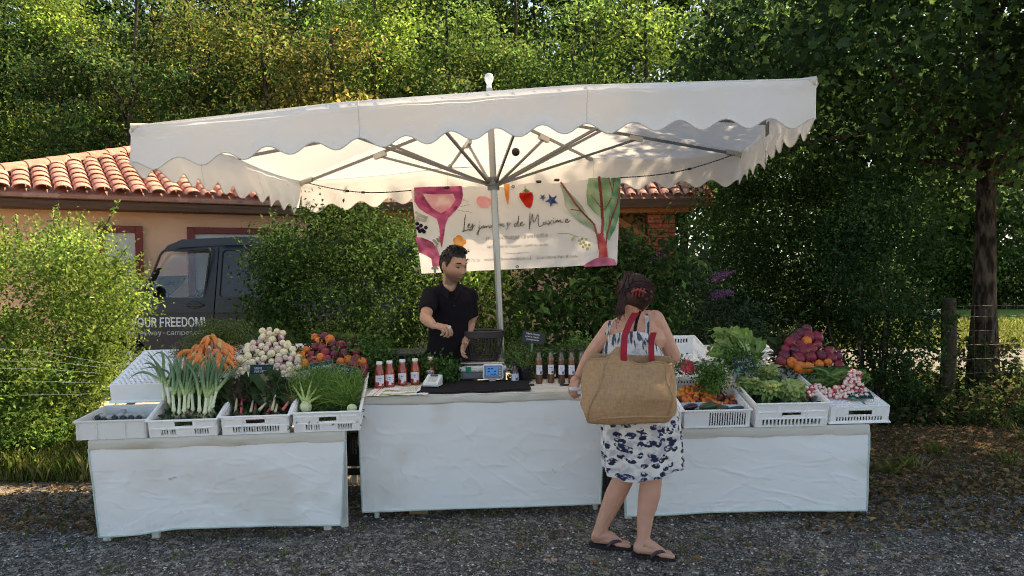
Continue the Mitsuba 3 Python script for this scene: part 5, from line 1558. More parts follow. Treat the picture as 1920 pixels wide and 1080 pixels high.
CH = (.62, .66, .66)
SG = 'green-edged price signs'
sign(490, 697, .148, .088, 4.86, [('MINI', .18, .68, .17, CH), ('NAVET', .20, .42, .19, CH), ('2 €', .74, .70, .14, CH)], 0.0, 'dark green-edged sign reading MINI NAVET in front of the turnips', SG)
sign(528, 716, .150, .058, 4.83, [('BLETTE', .16, .60, .2, CH), ('COULEUR', .16, .28, .18, CH)], .02, 'pale green-edged sign lying lower, in front of the chard', SG, col=(.09, .14, .12))
sign(603, 692, .150, .092, 4.92, [('BETTERAVE', .09, .55, .18, CH)], -.17, 'tilted green-edged sign reading BETTERAVE in front of the beetroots', SG)
sign(648, 699, .150, .090, 4.92, [('MINI', .26, .66, .18, CH), ('FENOUIL', .13, .38, .2, CH)], .22, 'tilted green-edged sign reading MINI FENOUIL above the fennel', SG)
sign(1394, 682, .135, .098, 4.98, [('CELERI', .12, .60, .18, CH), ('2 €', .16, .2, .16, CH), ('la pièce', .5, .2, .12, CH)], -.16, 'dark green-edged sign leaning in the parsley beside the lettuces', SG, edge=(.05, .13, .08))
sign(1612, 742, .155, .06, 4.83, [('RADIS', .2, .5, .3, CH)], -.05, 'green-edged sign lying flat on the upturned crate below the radishes', SG, tilt=1.0, edge=(.06, .16, .10))
sign(1000, 633, .16, .085, 5.28, [('Mary Jenny', .16, .72, .15, CH), ('pour le basilic', .14, .48, .13, CH), ('de Marseille', .2, .24, .13, CH)], .16, 'black chalk slate with white handwriting stuck among the potted herbs', 'chalk slates', col=(.02, .02, .022), edge=None, name='slate_sign')

# ------------------------------------------------------------------ the right rack
tom = {}
def tomato(col, seed, r=.0185):
    v, f = ball(1.0, 2); v = v * (1 + .08 * (meshkit.fbm(v + seed, 2, seed) - .5))[:, None] * [1, 1, .9] * r
    c = np.asarray(col) * (.8 + .4 * meshkit.noise(v / r * 1.5, seed))[:, None]
    return shape((v, f), 'gloss', c, smooth=True)
tv_ = [[tomato((.62, .16, .02), s) for s in range(2)], [tomato((.60, .28, .03), s + 5) for s in range(2)], [tomato((.36, .05, .02), s + 9) for s in range(2)], [tomato((.10, .025, .022), s + 12) for s in range(2)]]
tl_ = ['orange cherry tomato', 'yellow cherry tomato', 'red cherry tomato', 'dark brown cherry tomato']
p1 = heap([(1270, 735), (1276, 728), (1310, 722), (1335, 730), (1350, 742), (1348, 758), (1318, 756), (1288, 754), (1272, 746)], 4.86, 5.10, .030, 60, 31)
p1b = heap([(1275, 738), (1310, 726), (1340, 736), (1345, 754), (1290, 752)], 4.89, 5.13, .030, 26, 33)
scatter_roots('tomato', np.vstack([p1, p1b]), tv_, [t + ' loose in the tomato crate' for t in tl_], 'tomato', 'cherry tomatoes in their crate on the right rack', 32, pick=[.42, .2, .24, .14], spread=1)
pk = heap([(1357, 752), (1362, 745), (1378, 746), (1382, 756), (1360, 757)], 4.88, 4.95, .030, 9, 34)
scatter_roots('tomato', pk, tv_, [t + ' in the small white punnet' for t in tl_], 'tomato', 'cherry tomatoes in the white punnet', 35, pick=[.5, .1, .2, .2], spread=1)
pn = at(1370, 763, 4.86)
k = single('punnet', shape(join(box(pn + V(0, -.05, 0), (.12, .003, .05)), box(pn + V(0, .05, 0), (.12, .003, .05)), box(pn + V(-.06, 0, 0), (.003, .10, .05)), box(pn + V(.06, 0, 0), (.003, .10, .05)), box(pn + V(0, 0, -.024), (.118, .098, .003))), 'satin', (.75, .76, .76)), 'small white punnet of tomatoes in the tomato crate', 'punnet')
k = single('punnet', shape(join(box(at(1310, 760, 4.86), (.26, .003, .04), rz(.05)), box(at(1310, 762, 4.90), (.26, .10, .003), rx(.2))), 'satin', (.75, .76, .76)), 'long white tray in front of the loose tomatoes', 'punnet')
for (x, y, L, r, cl, nm, lb) in [(1294, 766, .05, .022, (.035, .016, .035), 'aubergine', 'dark purple aubergine at the left front of the tomato crate'), (1328, 765, .06, .028, (.035, .07, .03), 'courgette', 'round dark green courgette at the front of the tomato crate'),
                                 (1352, 769, .05, .018, (.05, .08, .04), 'courgette', 'small green courgette right of the round one'), (1376, 771, .07, .02, (.06, .07, .08), 'aubergine', 'grey-black aubergine at the right front of the tomato crate')]:
    single(nm, shape(tr(tr(ball((1, 1, 1), 3), s=np.array([L, r, r])), ry(-.2), at(x, y - 3, 4.79)), 'gloss', cl, smooth=True), lb, nm)
# parsley bunch
def bunch(cen, rad, n, size, cols, label, cat, seed, stalks=None, asp=.6, nm='herb_bunch', up=.4, scol=(.20, .32, .08), droop=.15, ncl=26, cl=.035):
    rng = np.random.default_rng(seed)
    k = thing(nm, label, cat)
    C = np.asarray(cen) + np.clip(rng.normal(size=(ncl, 3)), -1.6, 1.6) * np.asarray(rad) * .6
    i = rng.integers(0, ncl, n)
    tint = np.exp(rng.normal(size=(ncl, 1)) * .3)[i]
    v, f, c = leaf_cloud(C[i] + rng.normal(size=(n, 3)) * cl, size, cols, rng, asp=asp, up=up, droop=droop, tint=tint)
    put('leaves', shape((v, f), 'veg_leaf', c), k)
    if stalks is not None:
        st = [tube([np.asarray(stalks) + rng.normal(size=3) * .012, (np.asarray(stalks) + C[j]) / 2 + rng.normal(size=3) * .01, C[j]], [.003, .0026, .0018], 4, False) for j in range(ncl)]
        put('stalks', shape(join(*st), 'veg', scol, smooth=True), k)
    return k
bunch(at(1334, 706, 4.98), (.07, .07, .066), 1700, .028, [(.05, .10, .02), (.07, .13, .03), (.035, .07, .018)], 'bunch of dark green parsley hanging into the tomato crate', 'herb', 41, at(1343, 736, 4.95))
bunch(at(1385, 676, 5.05), (.10, .08, .05), 1000, .03, [(.04, .075, .02), (.06, .10, .03)], 'sprigs of dark herb behind the leaning sign, right of the parsley', 'herb', 42)
# celery-like leaves with pale stalks
k = thing('celery', 'large bunch of pale-stalked green leaves at the back of the right rack', 'celery')
rng = np.random.default_rng(43)
cb = at(1412, 690, 5.18)
for i in range(34):
    tip = at(rng.uniform(1328, 1425), rng.uniform(614, 672), 5.42 + rng.normal() * .08)
    mid = cb + (tip - cb) * .55 + V(0, -.02, .02)
    if i < 12:
        put('stalk', shape(tube([cb + rng.normal(size=3) * .02, (cb + mid) / 2 + rng.normal(size=3) * .008, mid, mid + (tip - mid) * .4], [.010, .009, .0065, .003], 7), 'veg', (.42, .52, .22), smooth=True), k)
    leaf_part(k, 'leaf', mid + rng.normal(size=3) * .02, tip + (tip - mid) * .1, rng.uniform(.07, .11), V(rng.normal() * .5, -1, .6), [(.22, .34, .10), (.17, .28, .08), (.28, .40, .15)][i % 3], (.35, .45, .18), 200 + i, ruffle=.012, arch=.3, shape_=(.3, .8, 1., .85, .6), rib=.1, tipw=.18)
# lettuces
def lettuce(px, py, d, r, seed, label, ax=(0, -.35, 1)):
    k = thing('lettuce', label, 'lettuce', 'lettuces in the tall white crate')
    c = at(px, py, d); rng = np.random.default_rng(seed); R = align(unit(V(*ax) + rng.normal(size=3) * .15))
    for i in range(26):
        a = i * 2.4; lay = i / 26
        b = c + R @ V(.012 * math.cos(a), .012 * math.sin(a), -.05)
        o = r * (1.0 - .55 * lay)
        tip = c + R @ V(o * math.cos(a), o * math.sin(a), .02 + .07 * lay + rng.normal() * .01)
        col = np.array([.19, .30, .085]) * (1 - lay) + np.array([.48, .56, .22]) * lay
        leaf_part(k, 'leaf', b, tip, r * rng.uniform(1.0, 1.3), R @ V(-math.cos(a) * .8, -math.sin(a) * .8, .6), col * rng.uniform(.8, 1.2), (.52, .58, .34), seed + i, ruffle=.022, arch=.34, cup=.35, shape_=(.3, .7, .95, 1.05, 1.0, .8, .55), rib=.14, nu=10, nv=18, tipw=.32)
    return k
lettuce(1440, 706, 5.12, .075, 300, 'pale lettuce at the back of the tall crate, with a white leaf rib')
lettuce(1404, 730, 4.96, .095, 340, 'dark green lettuce at the left of the tall crate')
lettuce(1440, 738, 4.90, .10, 380, 'pale-hearted lettuce in the middle of the tall crate')
lettuce(1486, 738, 4.92, .105, 420, 'crinkled lettuce at the right of the tall crate')
# radishes with their leaves
rr = root_variants(.0145, .016, (.74, .62, .54), (.46, .035, .065), 80, (.75, .66, .58), flat=1.25, grow=1.5, off=.72)
ra = heap([(1515, 742), (1513, 728), (1530, 722), (1560, 728), (1580, 722), (1590, 700), (1598, 694), (1612, 698), (1612, 718), (1624, 730), (1624, 742), (1590, 745), (1545, 745)], 4.83, 4.98, .0235, 105, 51)
scatter_roots('radish', ra, [rr], ['red and white radish on the upturned crate'], 'radish', 'radishes on the upturned crate at the right end', 52, spread=.5, smin=.85, smax=1.2)
rad_green = [(.08, .15, .035), (.11, .19, .05), (.06, .12, .03)]
k = thing('radish_greens', 'green radish leaves spread behind the radishes at the right end', 'greens')
for i in range(46):
    a = at(rng.uniform(1530, 1615), rng.uniform(712, 735), 4.98)
    tx = rng.uniform(1488, 1632); tip = at(tx, rng.uniform(684, 722) if tx > 1500 else rng.uniform(698, 730), 5.10 + rng.normal() * .05)
    leaf_part(k, 'leaf', a, tip, rng.uniform(.045, .075), V(rng.normal() * .5, -1, .8), rad_green[i % 3], (.3, .38, .16), 500 + i, ruffle=.010, arch=.3, nu=6, nv=9)
rs = root_variants(.013, .012, (.62, .04, .09), (.55, .03, .08), 90, (.6, .5, .45), flat=1.1)
r2 = heap([(1276, 690), (1280, 680), (1292, 676), (1302, 684), (1304, 694), (1290, 697)], 5.02, 5.15, .019, 34, 53)
scatter_roots('radish', r2, [rs], ['pink-red radish in the crate beside the bag'], 'radish', 'pink-red radishes in the crate beside the bag', 54)
bunch(at(1268, 688, 5.08), (.05, .05, .03), 240, .03, [(.07, .10, .03), (.10, .09, .05)], 'wilted radish leaves in the crate beside the jute bag', 'greens', 55, nm='radish_greens')

# ------------------------------------------------------------------ the middle table top
onm = lambda px, py: onz(px, py, .812)
scene['black_cloth'] = bump(princ(rgb(.016, .014, .016), rough=.9, spec=.2), lambda p, n, uv: fbm(p.x * 30, p.y * 30, p.z * 10, 3), .02, 3e-3)
def flat_cloth(pts, seed, amp, th=.006):
    a, b, c, d = [np.array(onm(*q)) for q in pts]
    def fn(u, w):
        p = a * ((1 - u) * (1 - w))[..., None] + b * (u * (1 - w))[..., None] + c * (u * w)[..., None] + d * ((1 - u) * w)[..., None]
        h = .004 + amp * meshkit.fbm(np.stack([u * 9, w * 4 + u * 2, 0 * u + seed], -1), 3, seed) + .006 * np.clip(1 - np.minimum(np.minimum(u, 1 - u) * 30, np.minimum(w, 1 - w) * 8), 0, 1) * -0
        p = p + np.array([0, 0, 1]) * h[..., None]
        p[..., 1] += .012 * np.sin(u * 17) * (1 - w); p[..., 0] += .008 * np.sin(w * 9)
        return p
    return thick(grid(fn, 46, 14), th)
single('mat', shape(flat_cloth([(781, 739), (994, 733), (990, 714), (803, 718)], 3, .014, .010), 'black_cloth', smooth=40), 'crumpled black cloth spread under the scale on the middle table', 'cloth')
single('tea_towel', shape(flat_cloth([(684, 744), (800, 741), (806, 722), (712, 724)], 5, .004, .003), 'towel', smooth=40), 'white printed tea towel at the left end of the middle table', 'tea towel')
scene['towel'] = princ(mikit.proc(lambda p, n, uv: mix(mix((.72, .70, .66), (.28, .27, .12), smoothstep(.48, .62, fbm(p.x * 16, p.y * 40, 0, 3)) * dr.select((p.x > -.86) & (p.x < -.64), 1.0, 0.0)),
                                                           (.45, .12, .10), dr.select((p.x > -.905) & (p.x < -.897) | (p.x > -.885) & (p.x < -.880), 1.0, 0.0) * .8)), rough=.9, spec=.15)
def curved_label(r, z0, z1, a0, a1, n=14, wav=0.0):
    def fn(u, w):
        a = a0 + (a1 - a0) * u
        zz = z0 + (z1 - z0) * w + wav * np.sin(u * 9) * (1 - w)
        return np.stack([r * np.cos(a), r * np.sin(a), zz], -1)
    return grid(fn, n, 6)
FWD = -PI / 2
SAUCE = [(0, 0), (.031, 0), (.0345, .004), (.035, .012), (.035, .10), (.032, .125), (.022, .160), (.0195, .175), (.0195, .186)]
sau = [(712, 729, 'farthest left'), (731, 727, 'second from the left'), (755, 724, 'third from the left'), (779, 722, 'fourth from the left'), (808, 718, 'farthest right, behind the card reader')]
for i, (px, py, w) in enumerate(sau):
    b = onm(px, py); k = thing('sauce_bottle', f'bottle of red tomato sauce with a white cap, {w}', 'bottle', 'tomato sauce bottles on the middle table')
    s = .95
    body = lathe(SAUCE, 24)
    zc = body[0][:, 2]
    c = np.where((zc > .172)[:, None], (.30, .10, .06), (.30, .035, .012)) * (1 + .35 * (meshkit.noise(body[0] * 60, i)[:, None] - .5)) * (1.25 if i in (1, 3) else .9)
    put('body', shape(tr(body, c=b, s=s), 'glassy', c, smooth=True), k)
    put('cap', shape(tr(lathe([(.0205, .176), (.0225, .178), (.0225, .192), (.021, .195), (0, .195)], 20), c=b, s=s), 'satin', (.80, .80, .78), smooth=40), k)
    yaw = FWD + [.25, .12, .0, -.05, -.1][i]
    put('label', shape(tr(curved_label(.0358, .026, .100, yaw - .95, yaw + .95), c=b, s=s), 'matte', (.74, .72, .78), smooth=True), k)
    put('label_tomato', shape(tr(curved_label(.0363, .026, .052, yaw - .95, yaw - .15, wav=.004), c=b, s=s), 'matte', (.42, .05, .04), smooth=True), k)
    put('label_tomato', shape(tr(curved_label(.0363, .026, .040, yaw + .35, yaw + .95, wav=.004), c=b, s=s), 'matte', (.36, .05, .05), smooth=True), k)
    for z, h, a in ((.076, .0045, .6), (.064, .003, .45)):
        put('label_writing', shape(tr(curved_label(.0363, z, z + h, yaw - a, yaw + a, wav=.003), c=b, s=s), 'matte', (.20, .22, .40), smooth=True), k)
scene['glassy'] = princ(rough=.06, spec=.6, clearcoat=1.0, clearcoat_gloss=.97)
TALL = [(0, 0), (.0185, 0), (.0205, .003), (.0205, .135), (.019, .150), (.0125, .158), (.0115, .178), (.0135, .182), (.0135, .190)]
tall = [(1011, 718, 'farthest left'), (1033, 717, 'second from the left'), (1053, 718, 'third from the left'), (1072, 718, 'fourth from the left'), (1090, 717, 'last before the customer')]
for i, (px, py, w) in enumerate(tall):
    b = onm(px, py); k = thing('tall_bottle', f'slender brown bottle with a black stopper and pale label, {w}', 'bottle', 'slender brown bottles on the middle table')
    body = lathe(TALL, 20); z = body[0][:, 2]
    c = np.where((z > .150)[:, None], (.16, .14, .12), np.where((z > .07)[:, None], (.16, .075, .035), (.085, .03, .014))) * [1.0, 1.1, .6, .9, .8][i]
    put('body', shape(tr(body, c=b, s=1.18), 'glassy', c, smooth=True), k)
    put('stopper', shape(tr(lathe([(.0138, .186), (.021, .189), (.021, .197), (.019, .199), (0, .199)], 16), c=b, s=1.18), 'satin', (.02, .02, .022), smooth=40), k)
    yaw = FWD + .05 * (2 - i)
    put('label', shape(tr(curved_label(.0211, .052, .108, yaw - 1.0, yaw + 1.0), c=b, s=1.18), 'matte', (.70, .68, .74), smooth=True), k)
    for zz, h, a in ((.090, .004, .5), (.080, .002, .6)):
        put('label_writing', shape(tr(curved_label(.0215, zz, zz + h, yaw - a, yaw + a, wav=.002), c=b, s=1.18), 'matte', (.22, .22, .40), smooth=True), k)
    put('label_fruit', shape(tr(curved_label(.0215, .056, .072, yaw + .1, yaw + .8, wav=.003), c=b, s=1.18), 'matte', (.12, .12, .26), smooth=True), k)
b = onm(966, 716)
k = thing('small_bottle', 'squat dark bottle with a pale label right of the scale', 'bottle')
put('body', shape(tr(lathe([(0, 0), (.028, 0), (.030, .004), (.030, .06), (.022, .085), (.013, .095), (.013, .12)], 20), c=b), 'glassy', (.05, .02, .025), smooth=True), k)
put('cap', shape(tr(lathe([(.0145, .112), (.0145, .128), (0, .128)], 14), c=b), 'satin', (.02, .02, .02), smooth=40), k)
put('label', shape(tr(curved_label(.0306, .012, .062, FWD - 1, FWD + .9), c=b), 'matte', (.66, .66, .74), smooth=True), k)
put('label_fruit', shape(tr(curved_label(.031, .016, .034, FWD + .1, FWD + .7), c=b), 'matte', (.14, .14, .30), smooth=True), k)
for px, py, w, lb in ((990, 722, .09, 'flat black tray lying left of the tall bottles'), (1062, 722, .09, 'flat black tray lying in front of the tall bottles')):
    single('tray', shape(rbox(onm(px, py) + [0, 0, .003], (w, .035, .006), .002), 'satin', (.02, .02, .022)), lb, 'tray')

# scale
sb = onm(905, 716); RSc = rz(.03)
k = thing('scale', 'grey market scale with a blue display on the black cloth', 'scale')
def sp(c, s, bvl=.004, R=None): return tr(rbox(c, s, bvl, R), RSc, sb + [0, 0, .012])
put('lower_body', shape(sp((0, .13, .033), (.33, .26, .055), .01), 'satin', (.15, .155, .17), smooth=40), k)
put('upper_body', shape(sp((0, .13, .080), (.345, .275, .042), .012), 'satin', (.62, .63, .60), smooth=40), k)
put('platform', shape(sp((0, .14, .118), (.32, .25, .014), .006), 'metal', (.5, .5, .5), smooth=40), k)
put('platform_support', shape(sp((0, .14, .106), (.10, .10, .012)), 'satin', (.2, .2, .2)), k)
put('sticker', shape(sp((-.10, -.0085, .080), (.04, .002, .034), .0005), 'matte', (.02, .22, .10)), k)
put('emblem', shape(tr(join(lathe([(.013, 0), (.017, 0), (.017, .002), (.013, .002)], 20), box((0, 0, .001), (.004, .022, .002)), box((0, .003, .001), (.012, .004, .002))), RSc @ rx(PI / 2), sb + RSc @ V(-.035, -.0075, .080) + [0, 0, .012]), 'matte', (.78, .78, .76)), k)
put('display_post', shape(sp((.07, -.035, .02), (.045, .03, .05)), 'satin', (.5, .5, .5)), k)
Rd = RSc @ rx(-.25)
dc = sb + RSc @ V(.075, -.045, .078)
dk = put('display', shape(tr(rbox((0, 0, 0), (.145, .026, .112), .012), Rd, dc), 'satin', (.66, .68, .69), smooth=40), k)
put('bezel', shape(tr(rbox((0, -.0135, -.002), (.125, .003, .088), .001), Rd, dc), 'satin', (.16, .18, .21)), dk)
put('screen', shape(tr(box((-.008, -.0155, .004), (.083, .0015, .062)), Rd, dc), 'satin', (.09, .33, .72)), dk)
put('digits', shape(tr(join(*[box((-.03 + .022 * i, -.0167, .02 - .02 * j), (.016, .0006, .008)) for i in range(3) for j in range(3) if (i + j) % 3 != 2]), Rd, dc), 'matte', (.02, .06, .16)), dk)
put('keys', shape(tr(join(*[box((.047, -.0158, .024 - .018 * j), (.012, .002, .007)) for j in range(4)]), Rd, dc), 'satin', (.45, .47, .48)), dk)
# basket
bc = sb + V(-.005, .15, .139)
k = thing('basket', 'black plastic basket with slatted sides and two handles on the scale', 'basket')
RB_, RT_, HB = V(.115, .085), V(.158, .118), .205
def el(t, w): r = RB_ + (RT_ - RB_) * w ** .7; return bc + V(r[0] * math.cos(t), r[1] * math.sin(t), .006 + HB * w)
for i in range(36):
    t = i * 2 * PI / 36
    put('slat', shape(tube([el(t, 0), el(t, .3), el(t, .65), el(t, .95)], .0036, 5), 'satin', (.038, .031, .034)), k)
for w, r in ((0.01, .006), (.20, .0032), (.40, .0026), (.60, .0026), (.78, .0036)):
    put('hoop', shape(tube([el(t, w) for t in np.linspace(0, 2 * PI, 49)], r, 5, False), 'satin', (.028, .022, .026), smooth=True), k)
put('rim', shape(join(*[grid(lambda u, w: np.stack([bc[0] + (RT_[0] * (.955 + .045 * w) + o) * np.cos(u * 2 * PI), bc[1] + (RT_[1] * (.955 + .045 * w) + o) * np.sin(u * 2 * PI), bc[2] + HB * (.83 + .17 * w)], -1), 48, 3) for o in (0, .006)],
                   tube([el(t, 1.0) for t in np.linspace(0, 2 * PI, 49)], .0075, 7, False)), 'satin', (.05, .042, .046), smooth=40), k)
put('bottom', shape(tr(lathe([(0, .0), (1, 0), (1, .01), (0, .01)], 32), c=bc, s=np.array([RB_[0], RB_[1], .8])), 'satin', (.025, .02, .024)), k)
for s in (-1, 1):
    h = [bc + V(s * (RT_[0] + .004), dy, HB * .98 + dz) + V(s * dz * .55, 0, 0) for dy, dz in ((-.05, 0), (-.042, .035), (-.02, .055), (.02, .055), (.042, .035), (.05, 0))]
    put('handle', shape(tube(h, .006, 7), 'satin', (.026, .021, .025), smooth=True), k)
# card reader
cb_ = onm(813, 727) + [0, 0, .018]; RC = rz(-.25)
k = thing('card_reader', 'small white card payment terminal on the corner of the black cloth', 'card reader')
wd = hull([V(sx * .055, -.06, z) for sx in (-1, 1) for z in (0, .022)] + [V(sx * .050, .045, z) for sx in (-1, 1) for z in (0, .066)] + [V(sx * .050, .030, .068) for sx in (-1, 1)] + [V(sx * .052, -.064, .01) for sx in (-1, 1)])
put('body', shape(tr(wd, RC, cb_), 'satin', (.72, .72, .70), smooth=20), k)
slope = math.atan2(.046, .09)
Rs = RC @ rx(slope)
pc = cb_ + RC @ V(0, -.012, .0475)
put('screen', shape(tr(box((0, .032, .0015), (.055, .018, .002)), Rs, pc), 'gloss', (.012, .012, .014)), k)
for i in range(3):
    for j in range(4):
        put('key', shape(tr(rbox((-.022 + .022 * i, .012 - .014 * j, .0015), (.017, .010, .003), .001), Rs, pc), 'satin', (.58, .58, .56)), k)

# potted herbs and bunches behind the table goods
DG = [(.035, .07, .018), (.05, .095, .025), (.025, .05, .015), (.07, .12, .035)]
bunch(at(688, 672, 5.30), (.19, .12, .10), 4600, .032, DG, 'dense bunches of dark parsley left of the seller', 'herb', 61, ncl=60, cl=.04)
bunch(at(700, 705, 5.22), (.14, .06, .10), 2200, .034, DG, 'dark leafy herbs behind the sauce bottles', 'herb', 62, ncl=40, cl=.04)
bunch(at(800, 688, 5.34), (.09, .07, .05), 1100, .034, DG, 'bushy green herb sprigs in front of the seller', 'herb', 63, ncl=40)
bunch(at(838, 704, 5.30), (.07, .05, .085), 1100, .034, DG, 'herb sprigs drooping beside the scale', 'herb', 64, ncl=40)
def pot(px, py, r, h, label, z=None):
    b = onm(px, py) if z is None else np.array([*at(px, py, z)])
    k = thing('plant_pot', label, 'plant pot', 'black plant pots on the middle table')
    put('body', shape(tr(lathe([(0, 0), (r * .78, 0), (r, h), (r * 1.04, h), (r * 1.04, h - .012), (r * 1.0, h - .014)], 20), c=b), 'satin', (.018, .018, .02), smooth=40), k)
    put('soil', shape(tr(lathe([(0, h - .015), (r * .97, h - .015)], 16), c=b), 'matte', (.03, .02, .015)), k)
    return b + V(0, 0, h)
for i, (px, py, r, h, lb) in enumerate([(985, 713, .06, .10, 'black pot of thyme right of the scale'), (1022, 708, .05, .10, 'black pot behind the two left-most slender bottles'), (1052, 707, .05, .10, 'black pot behind the middle slender bottles'), (1085, 707, .055, .11, 'black pot of grassy herb beside the customer')]):
    t = pot(px, py, r, h, lb)
    if i == 0: bunch(t + V(-.02, .02, .07), (.12, .07, .09), 2600, .016, [(.06, .085, .03), (.08, .11, .045), (.045, .065, .025)], 'bushy thyme in the black pot right of the scale', 'herb', 70, t, ncl=60, cl=.03)
    if i == 1: bunch(t + V(0, .03, .05), (.09, .06, .05), 700, .028, DG, 'low green herb behind the left-most slender bottles', 'herb', 71, t)
    if i == 2: bunch(t + V(.0, .02, .03), (.07, .05, .03), 500, .03, [(.035, .03, .04), (.05, .04, .05), (.04, .06, .03)], 'purple-leaved herb behind the middle slender bottles', 'herb', 72, t)
    if i == 3: bunch(t + V(-.01, .02, .08), (.09, .06, .07), 1400, .04, [(.06, .11, .03), (.09, .14, .04), (.05, .085, .03)], 'grassy herb in the pot beside the customer', 'herb', 73, t, asp=.2, ncl=50)
k = thing('crate', 'dark box standing behind the middle table, left of the seller', 'crate')
put('body', shape(rbox(at(735, 690, 5.5) + [0, 0, -.15], (.5, .3, .5), .01), 'satin', (.018, .02, .022)), k)
put('lid', shape(rbox(at(735, 690, 5.5) + [0, 0, .115], (.52, .32, .025), .006), 'satin', (.03, .033, .036)), k)

# under the tables
for i, (x0, x1, y0, y1, d, yaw, lb) in enumerate([(760, 797, 950, 981, 4.98, .0, 'brown cardboard box under the middle table, the left one'), (797, 826, 950, 976, 5.10, .5, 'brown cardboard box turned at an angle under the middle table')]):
    a = onz((x0 + x1) / 2, y1); w = (x1 - x0) / FPX * a[1]
    k = thing('cardboard_box', lb, 'box')
    a[1] += .16
    put('body', shape(rbox((a[0], a[1] + .12, .10), (w, .22, .20), .003, rz(yaw)), 'matte', (.30, .20, .115)), k)
    for s in (-1, 1):
        put('flap', shape(box((a[0] + s * w * .3, a[1] + .12, .205), (w * .38, .215, .004), rz(yaw)), 'matte', (.33, .225, .13)), k)
c = onz(1150, 925)
crate('dark grey slatted crate standing on the ground between the middle and the right table', V(.60, 5.02, .10), np.eye(3), .30, .40, .32, 'D', col=(.06, .062, .066), group='dark crates on the ground')
crate('wooden brown crate standing behind the gap left of the middle table', V(-1.30, 5.35, .48), np.eye(3), .30, .30, .20, 'D', col=(.26, .13, .05), group='dark crates on the ground', bs='matte')
crate('dark slatted crate under the wooden one behind the gap left of the middle table', V(-1.34, 5.30, .22), np.eye(3), .40, .40, .24, 'D', col=(.02, .022, .026), group='dark crates on the ground')
single('bar', shape(rbox((-1.2, 5.32, .175), (.55, .05, .04), .006), 'satin', (.02, .02, .022)), 'black bar under the dark crate behind the gap', 'bar')

# ------------------------------------------------------------------ every piece of a heap gets a label of its own
ORD = ['first', 'second', 'third', 'fourth', 'fifth', 'sixth', 'seventh', 'eighth', 'ninth', 'tenth', 'eleventh', 'twelfth', 'thirteenth', 'fourteenth', 'fifteenth', 'sixteenth']


def centre(k):
    e = [k] if k in scene else [q for q in scene if q.startswith(k + '__')][:1]
    sh = scene[e[0]]
    c = meshkit.WRITTEN[sh['filename']][0].mean(0).astype(float)
    if 'to_world' in sh: c = (np.array(sh['to_world'].matrix, float) @ np.r_[c, 1])[:3]
    q = c - CAM; return (q @ RT) / (q @ FW), (q @ UP) / (q @ FW)


def own_labels():
    by = {}
    for k, l in labels.items():
        if 'group' in l and 'label' in l: by.setdefault((l['group'], l['label']), []).append(k)
    for (g, lab), ks in by.items():
        n = len(ks)
        if n < 2: continue
        ks = sorted(ks, key=lambda k: -centre(k)[1])
        rows = max(1, round(math.sqrt(n / 3))) if n > 12 else 1
        for r in range(rows):
            part = sorted(ks[r * n // rows:(r + 1) * n // rows], key=lambda k: centre(k)[0])
            where = '' if rows == 1 else ', top row' if r == 0 else ', bottom row' if r == rows - 1 else f', {ORD[r]} row down'
            for i, k in enumerate(part):
                labels[k]['label'] = f'{lab}, {ORD[i] if i < 16 else "far"} from left{where}'


own_labels()
# ------------------------------------------------------------------ people
def sph(c, r, n=14):
    return m3.Manifold.sphere(1.0, n).scale(list(np.broadcast_to(np.asarray(r, float), (3,)))).translate(list(map(float, c)))


def bone(a, ra, b, rb):
    return m3.Manifold.batch_hull([sph(a, ra), sph(b, rb)])


def flesh(bones, edge=.012, it=10):
    u = m3.Manifold.batch_boolean([bone(*q) for q in bones], m3.OpType.Add).refine_to_length(edge)
    v, f = unman(u)
    m = trimesh.Trimesh(v, f, process=False); m.merge_vertices()
    v0 = np.array(m.vertices)
    trimesh.smoothing.filter_taubin(m, lamb=.55, nu=.53, iterations=it)
    v1 = np.array(m.vertices)
    far = ~(np.linalg.norm(v1 - v0, axis=1) < .022)      # slivers that the smoothing throws out
    v1[far] = v0[far]
    return trimesh.Trimesh(v1, m.faces, process=False)


def chain(pts, rad):
    return [(pts[i], rad[i], pts[i + 1], rad[i + 1]) for i in range(len(pts) - 1)]


def hand(W, d, n, s=1.0, curl=(.5, .6, .7, .8), thumb=(.6, .5), side=1, ths=1.0):
    """bones of a hand: wrist W, finger direction d, palm normal n (the side fingers curl to), side = +1 if the thumb lies along cross(d, n)"""
    d = unit(d); n = unit(n - d * (np.asarray(n) @ d)); t = np.cross(d, n) * side
    W = np.asarray(W, float); out = []
    kn = []
    for i, (o, l) in enumerate(((.030, .088), (.010, .092), (-.010, .088), (-.028, .078))):
        k = W + d * l * s + t * o * s; kn.append(k)
        out.append((W + t * o * .6 * s + d * .012 * s, .016 * s, k, .0115 * s))
    out += [(kn[0], .0115 * s, kn[1], .0115 * s), (kn[1], .0115 * s, kn[2], .0115 * s), (kn[2], .0115 * s, kn[3], .0108 * s), (W + d * .03 * s + t * .016 * s, .017 * s, W + d * .03 * s - t * .014 * s, .016 * s)]
    for k, c, L in zip(kn, curl, (.072, .080, .074, .060)):
        p, a = k, 0
        for seg, rr in ((.45, .0100), (.30, .0090), (.25, .0078)):
            a += c
            q = p + (d * math.cos(a) + n * math.sin(a)) * L * seg * s
            out.append((p, (rr + .0007) * s, q, rr * s)); p = q
    b = W + d * .022 * s + t * .026 * s
    td = unit(d * .75 + t * .8 * ths + n * thumb[0])
    m_ = b + td * .042 * s
    td2 = unit(td + n * thumb[1] * .6 + d * .35)
    e = m_ + td2 * .030 * s; g = e + unit(td2 + n * thumb[1] * .5) * .024 * s
    out += [(b, .0155 * s, m_, .0118 * s), (m_, .0115 * s, e, .0100 * s), (e, .0098 * s, g, .0082 * s)]
    return out


